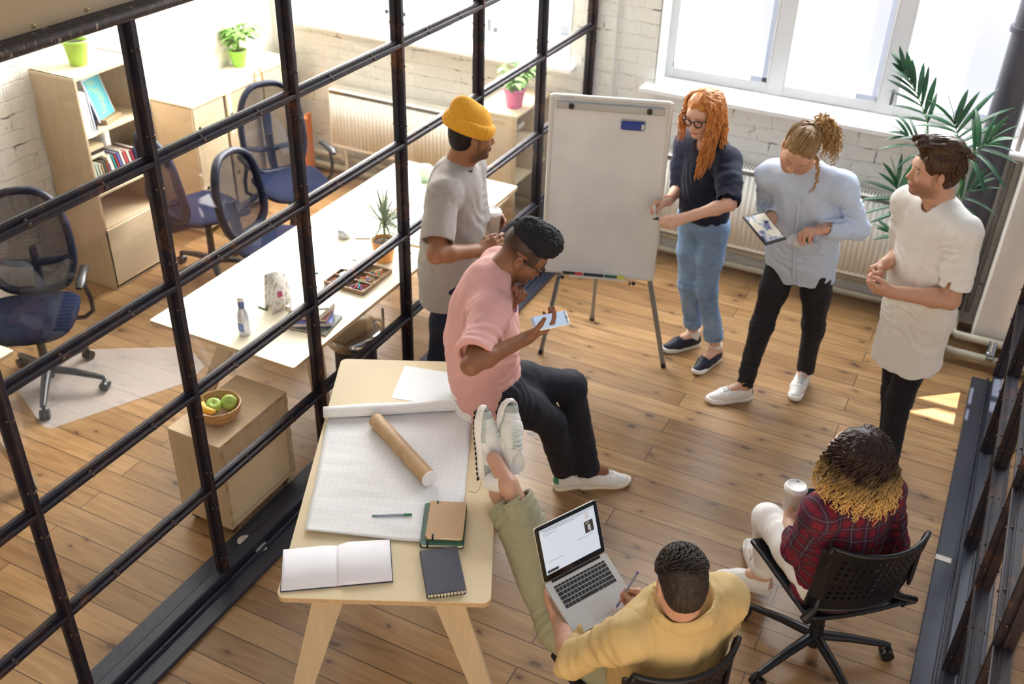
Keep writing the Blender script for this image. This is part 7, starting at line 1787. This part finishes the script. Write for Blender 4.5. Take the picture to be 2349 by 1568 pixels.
# laptop
o_ = empty('laptop', tuple(LH), label='open silver laptop with black keys and a lit web page, on the man\'s lap', cat='laptop')
LM_ = np.stack([LXv, -LYv, LN], 1); W2, D2 = .300, .210
def lp(x, y, z=0): return LH+LM_@np.array([x, y, z])   # x along hinge, y negative toward the user
M_alu = mat('aluminium_case', '#d6d5d0', .32, .55, var=.02); M_key = mat('key_black', '#1d1e22', .5); M_bez = mat('bezel_black', '#08090d', .12)
def rr_poly(w_, h_, rad, n=5): 
    o = []
    for cx_, cy_, a0 in ((w_/2-rad, h_/2-rad, 0), (-w_/2+rad, h_/2-rad, PI/2), (-w_/2+rad, -h_/2+rad, PI), (w_/2-rad, -h_/2+rad, 1.5*PI)):
        for q_ in range(n+1): a = a0+q_*PI/2/n; o.append((cx_+rad*math.cos(a), cy_+rad*math.sin(a)))
    return o
b = MB(); b.prism(rr_poly(W2, D2, .011), -.010, 0, LM_, lp(W2/2, -D2/2)); base = part(b, 'base', M_alu, o_)
b = MB(); kx0, kw = .026, W2-.052
rows = [(14, .0085, [1]*14), (14, .0135, [1]*13+[1.55]), (14, .0135, [1.5]+[1]*13), (13, .0135, [1.8]+[1]*11+[1.8]), (12, .0135, [2.35]+[1]*10+[2.35]), (10, .0135, [1, 1, 1, 1.3, 5.5, 1.3, 1, 1, 1, 1])]
y = -.022; nk = 0
for n_, hh, ws in rows:
    tot = sum(ws); x = kx0
    for w_ in ws:
        ww = kw*w_/tot; b = MB(); b.box(lp(x+ww/2, y-hh/2, .0012), (ww-.0032, hh-.0006, .0024), LM_, .0006)
        kb = b.build('key', M_key, None); kb.parent = base; x += ww; nk += 1
    y -= hh+.0026
b = MB(); b.box(lp(W2/2, -.160, .0004), (.090, .068, .0008), LM_, .0003); tpd = b.build('trackpad', mat('trackpad', '#cfcdc8', .28, .4), None); tpd.parent = base
b = MB(); b.box(lp(W2/2, -.0035, .0005), (.235, .010, .004), LM_, .001); part(b, 'hinge', M_bez, o_)
lidang = math.radians(141.85-90); ud = nrm(LM_@V(0, math.sin(lidang), math.cos(lidang))); ln_ = nrm(np.cross(LXv, ud)); 
if ln_@(CC-LH) < 0: ln_ = -ln_
LDM = np.stack([LXv, ud, ln_], 1); lc = lp(W2/2, 0, 0)+ud*(D2/2+.002)
b = MB(); b.prism(rr_poly(W2, D2, .011), -.006, -.0015, LDM, lc); lid = part(b, 'lid', M_alu, o_)
b = MB(); b.prism(rr_poly(W2-.004, D2-.004, .010), -.0016, -.0004, LDM, lc); bz = b.build('bezel', M_bez, None); bz.parent = lid
t_ = NT('laptop_screen'); t_.b.inputs['Base Color'].default_value = (.1, .1, .1, 1); t_.b.inputs['Roughness'].default_value = .15; t_.b.inputs['Emission Color'].default_value = (.80, .85, .95, 1); t_.b.inputs['Emission Strength'].default_value = .72
sw, sh_ = W2-.038, D2-.040; sc_ = lc+ud*.004
b = MB(); b.box(sc_, (sw, sh_, .0006), LDM); scr = b.build('screen', t_.m, None); scr.parent = lid
def sbox(x, y, w_, h_, col, em, nm, zz=.0006):
    t = 'scr_'+col.strip('#'); 
    if t not in MATS:
        q_ = NT(t); q_.b.inputs['Base Color'].default_value = (.05, .05, .05, 1); q_.b.inputs['Emission Color'].default_value = (*lin(col), 1); q_.b.inputs['Emission Strength'].default_value = em; MATS[t] = q_.m
    return (x, y, w_, h_, MATS[t], zz, nm)
items = [sbox(.5, .97, 1., .06, '#c8ccd8', .8, 'browser_bar'), sbox(.86, .60, .16, .26, '#1c1a1c', .8, 'picture'), sbox(.86, .56, .05, .16, '#b9bcc2', .8, 'picture_path', .001), sbox(.845, .50, .04, .05, '#6a3d38', .8, 'picture_spot', .0012), sbox(.84, .69, .07, .05, '#8a7a64', .8, 'picture_light', .0011), sbox(.855, .86, .075, .17, '#d3cfcb', .8, 'thumbnail'), sbox(.12, .055, .2, .06, '#25262c', .8, 'badge')]
for x, y, w_, h_, mm_, zz, nm_ in items:
    b = MB(); b.box(sc_+LXv*(x-.5)*sw+ud*(y-.5)*sh_+ln_*zz, (w_*sw, h_*sh_, .0004), LDM); q_ = b.build(nm_, mm_, None); q_.parent = lid
b = MB(); rr = random.Random(3)
for (yy, n0, n1) in ((.905, .05, .62), (.87, .05, .24), (.84, .05, .3), (.26, .07, .3), (.42, .62, .9), (.93, .1, .8), (.955, .05, .5)):
    x = n0
    while x < n1: w_ = rr.uniform(.012, .035); b.box(sc_+LXv*(x-.5+w_/2)*sw+ud*(yy-.5)*sh_+ln_*.0011, (w_*sw, .0016, .0003), LDM); x += w_+.008
q_ = b.build('page_text', MATS.get('scr_txt') or mat('scr_text', '#a9aebb', .6), None); q_.parent = lid
tp = tips['R'][0]; pm = (tp[0]+tp[4])/2; pd_ = nrm(RH*.42+FH*.25+V(0, 0, .85)); o_ = empty('pen', tuple(pm), label='grey pen with violet end in the laptop man\'s right hand', cat='pen')
b = MB(); b.cyl(pm-pd_*.03, pm+pd_*.105, .0042, n=10); part(b, 'barrel', mat('pen_grey', '#8c94ad', .35), o_); b = MB(); b.cyl(pm+pd_*.105, pm+pd_*.112, .0042, n=10); b.cyl(pm-pd_*.05, pm-pd_*.03, .0015, .0042, n=10); part(b, 'violet_end', mat('pen_violet', '#4a3fae', .35), o_)
# ------------------------------------------------------------------ 7 woman with curly hair
k = 'CW'; j = JJ[k]; L, f, up = FR[k]
r = person_root(k, 'woman with curly dark-to-blond hair in red plaid shirt, sitting back to us')
hands = dict(L=dict(d=-RH*.15+FH*.35+V(0, 0, .85), n=RH*.9+FH*.25, curl=((.5, .75, .4), (.55, .8, .4), (.55, .8, .4), (.6, .85, .4)), thumb=((.6, .75, .4), (.75, .2, .7), (.8, -.1, .7)), spread=.1),
             R=dict(d=-RH*.85+FH*.3+V(0, 0, .1), n=V(0, 0, 1)*.6+FH*.4, curl=((.4, .6, .3), (.5, .7, .3), (.6, .8, .4), (.7, .8, .4))))
hd7 = nrm(-RH*.55+FH*.80+V(0, 0, .12))
bo, HL, HM, tips = body(k, r, '#e0b7a0', '#b5776a', '#4a3426', hd7, (0, 0, 1), .95, True, None, hands=hands, h=.0034, jaw=.85, bend=-.01)
# tartan shirt
PER = .052
t_ = NT('red_tartan'); a_ = t_.new('ShaderNodeAttribute', attribute_name='pc'); sp_ = t_.new('ShaderNodeSeparateXYZ'); t_.link(a_.outputs['Vector'], sp_.inputs[0])
def stripes(s_, per, w_, off=0.):
    x = t_.math('FRACT', t_.math('ADD', t_.math('MULTIPLY', s_, 1/per), off)); d = t_.math('ABSOLUTE', t_.math('SUBTRACT', x, .5)); return t_.math('LESS_THAN', d, w_)
U_, W__ = sp_.outputs[0], sp_.outputs[1]
c = t_.mix(t_.math('MULTIPLY', stripes(U_, PER, .26), .75), lin('#741027'), lin('#3c1730')); c = t_.mix(t_.math('MULTIPLY', stripes(W__, PER, .26), .6), c, lin('#35142c'))
for (s_) in (U_, W__):
    for off in (.0, .11, -.11): c = t_.mix(t_.math('MULTIPLY', stripes(s_, PER, .020, off), .5), c, lin('#7f8ea3' if off == 0. else '#1f2b36'))
t_.base(c); t_.b.inputs['Roughness'].default_value = .88; t_.bump(t_.noise(t_.coords((1, 1, 1)), 200, 3), .2, .003); M_tart = t_.m
def tuv(Vt):
    v = Vt-j['pel']; out = np.zeros_like(Vt); out[:, 0] = v@L; out[:, 1] = v@up
    for q in 'LR':
        for a, b_ in ((j['sh'+q], j['el'+q]), (j['el'+q], j['wr'+q])):
            ba = b_-a; t = np.clip(((Vt-a)@ba)/(ba@ba), 0, 1); d = np.linalg.norm(Vt-a-t[:, None]*ba, axis=1); m = (d < .075) & (np.abs(v@L) > .13)
            B_ = basis(ba); w_ = (Vt-a); ang = np.arctan2(w_@B_[:, 1], w_@B_[:, 0]); out[m, 0] = (ang*.055)[m]; out[m, 1] = (w_@B_[:, 2])[m]
    return out
sl = []
for q in 'LR':
    a, e, w = j['sh'+q], j['el'+q], j['wr'+q]; end = e+(w-e)*.42
    sl.append((limb([a, a+(e-a)*.5, e, end], [.060, .062, .060, .056], end, w-e, .012), .035))
j7 = j; gath = lambda P: .004*np.sin(((P-np.asarray(j7['pel'], F32))@np.asarray(L, F32))*200+vnoise(P, 12, 3)*2)*np.clip(((P-np.asarray(j7['pel'], F32))@np.asarray(up, F32)-.15)/.15, 0, 1)*(((P-np.asarray(j7['pel'], F32))@np.asarray(f, F32)) < 0)
tee(k, r, '#7a1730', hem=.10, hemr=(.190, .155), waist=(.170, .135), sleeve=.3, sr=(.06, .06), nm='plaid_shirt', m_=M_tart, folds=1.7, nr=.062, extra=sl, h=.0045, infl=.016, bend=-.01, uv=tuv)
trousers(k, r, '#eeedeb', rs=(.094, .070, .058), nm='white_jeans', short=.10, folds=.9, cuff=.02, hipr=(.155, .115), waist=.0, h=.005)
for q in 'LR':
    an, to = j['an'+q], j['to'+q]; kn = j['kn'+q]; d = nrm(to-an*V(1, 1, 0)-V(0, 0, to[2])); hl = an*V(1, 1, 0)+V(0, 0, an[2]-.10)-d*.05
    b = MB(); b.tube([an-V(0, 0, .04), an, an+(kn-an)*.12], [.034, .035, .04], 14); part(b, 'ankle', mat('skin_ankle', '#d9a58c', .5), r)
    shoe(r, hl, hl+d*1.+V(0, 0, -.03 if q == 'L' else 0), (0, 0, 1), .255, '#f0eeec', '#f5f4f2', '#f0eeec', style='strap', heeltab='#c9a0a0')
t_ = hairmat('ombre_hair', '#2b1c17', '#caa05c', .42, attr=True); M_omb = t_
def omb(v):
    d_ = (HL(0, 0, .06)-v)@V(0, 0, 1.); t = np.clip((d_-.045)/.11+.25*vnoise(v.astype(F32), 40, 3), 0, 1)[:, None]; return np.array(lin('#33231d'))*(1-t)+np.array(lin('#e0b873'))*t
cap_hair(k, r, HM, HL, .95, M_omb, t=.010, nape=-.13, ears=.01, bump_=.004, colf=omb)
b = MB(); paths = []; rr = random.Random(31)
for i in range(330):
    az = rr.uniform(.95, PI)*rr.choice((-1, 1)); d0 = sdir(rr.uniform(1.0, 1.5), az+rr.uniform(-.4, .4)); d1 = sdir(.45, az); d2 = sdir(-.12, az)
    p0 = scalp(HL, d0, .008, .95); p1 = scalp(HL, d1, .016+rr.uniform(0, .012), .95); p2 = scalp(HL, d2, .026+rr.uniform(0, .02), .95)
    out = nrm((p2-HL(0, -.02, 0))*V(1, 1, 0)); Ln = rr.uniform(.07, .17)
    p3 = p2-V(0, 0, 1)*Ln*.5+out*rr.uniform(.012, .03); p4 = p2-V(0, 0, 1)*Ln+out*rr.uniform(.01, .045)
    paths.append([p0, p1, p2, p3, p4])
locks(b, paths, .0068, 5, curl=(.0095, .052), seed=33, taper=.35); o = part(b, 'curly_hair', M_omb, r); colorize(o, omb)
tl = tips['L'][0]; cpos = (tl[1]+tl[4])/2; ccw = CC+ray(1808, 1150)*(((cpos-CC)@FH)/(ray(1808, 1150)@FH))
paper_cup(tuple(ccw*.7+cpos*.3-V(0, 0, .045)), 'white lidded paper cup held by the woman in the plaid shirt', '#f1efea', '#f6f5f2', .031, .043, .11, 'coffee_cup')
ph = j['wrR']*.4+tips['R'][0][1]*.6+V(0, 0, .0); o_ = empty('small_phone', tuple(ph), label='small black phone resting by the plaid-shirted woman\'s lap', cat='phone'); b = MB(); b.box(ph, (.07, .13, .009), rotz(.5)@rotx(.6), .003); part(b, 'case', M_black, o_)
# ================================================================== LIGHT
w = bpy.data.worlds.new('world'); SC.world = w; w.use_nodes = True
nt = w.node_tree; bg = nt.nodes['Background']
tc = nt.nodes.new('ShaderNodeTexCoord'); sp = nt.nodes.new('ShaderNodeSeparateXYZ'); rp = nt.nodes.new('ShaderNodeValToRGB')
nt.links.new(tc.outputs['Generated'], sp.inputs[0]); nt.links.new(sp.outputs[2], rp.inputs[0])
e = rp.color_ramp.elements; e[0].position = 0.; e[0].color = (.42, .45, .52, 1); e[1].position = 1.; e[1].color = (.62, .66, .76, 1)
nt.links.new(rp.outputs[0], bg.inputs[0]); bg.inputs[1].default_value = .68
def area(name, loc, d, sx, sy, power, col=(1, 1, 1), spread=PI):
    l = bpy.data.lights.new(name, 'AREA'); l.shape = 'RECTANGLE'; l.size = sx; l.size_y = sy; l.energy = power; l.color = col; l.spread = spread
    o = bpy.data.objects.new(name, l); COL.objects.link(o); o.location = loc
    o.rotation_euler = Vector(d).to_track_quat('-Z', 'Y').to_euler(); return o
s = bpy.data.lights.new('sun', 'SUN'); s.energy = 60; s.angle = .009; s.color = (1, .97, .91)
so = bpy.data.objects.new('sun', s); COL.objects.link(so); so.rotation_euler = Vector((-1.25, -1, -.62)).to_track_quat('-Z', 'Y').to_euler()
# daylight coming through the two window openings
area('window_daylight_left', (-3.83, 6.50, 2.3), (0, -1, -.25), 2.1, 1.9, 470, (1, .985, .95))
area('window_daylight_right', (-.6, 6.50, 2.5), (0, -1, -.25), 2.7, 2.2, 270, (.97, .985, 1))
vs = SC.view_settings; vs.view_transform = 'Standard'; vs.look = 'None'; vs.gamma = 1; vs.use_curve_mapping = False; vs.exposure = 0
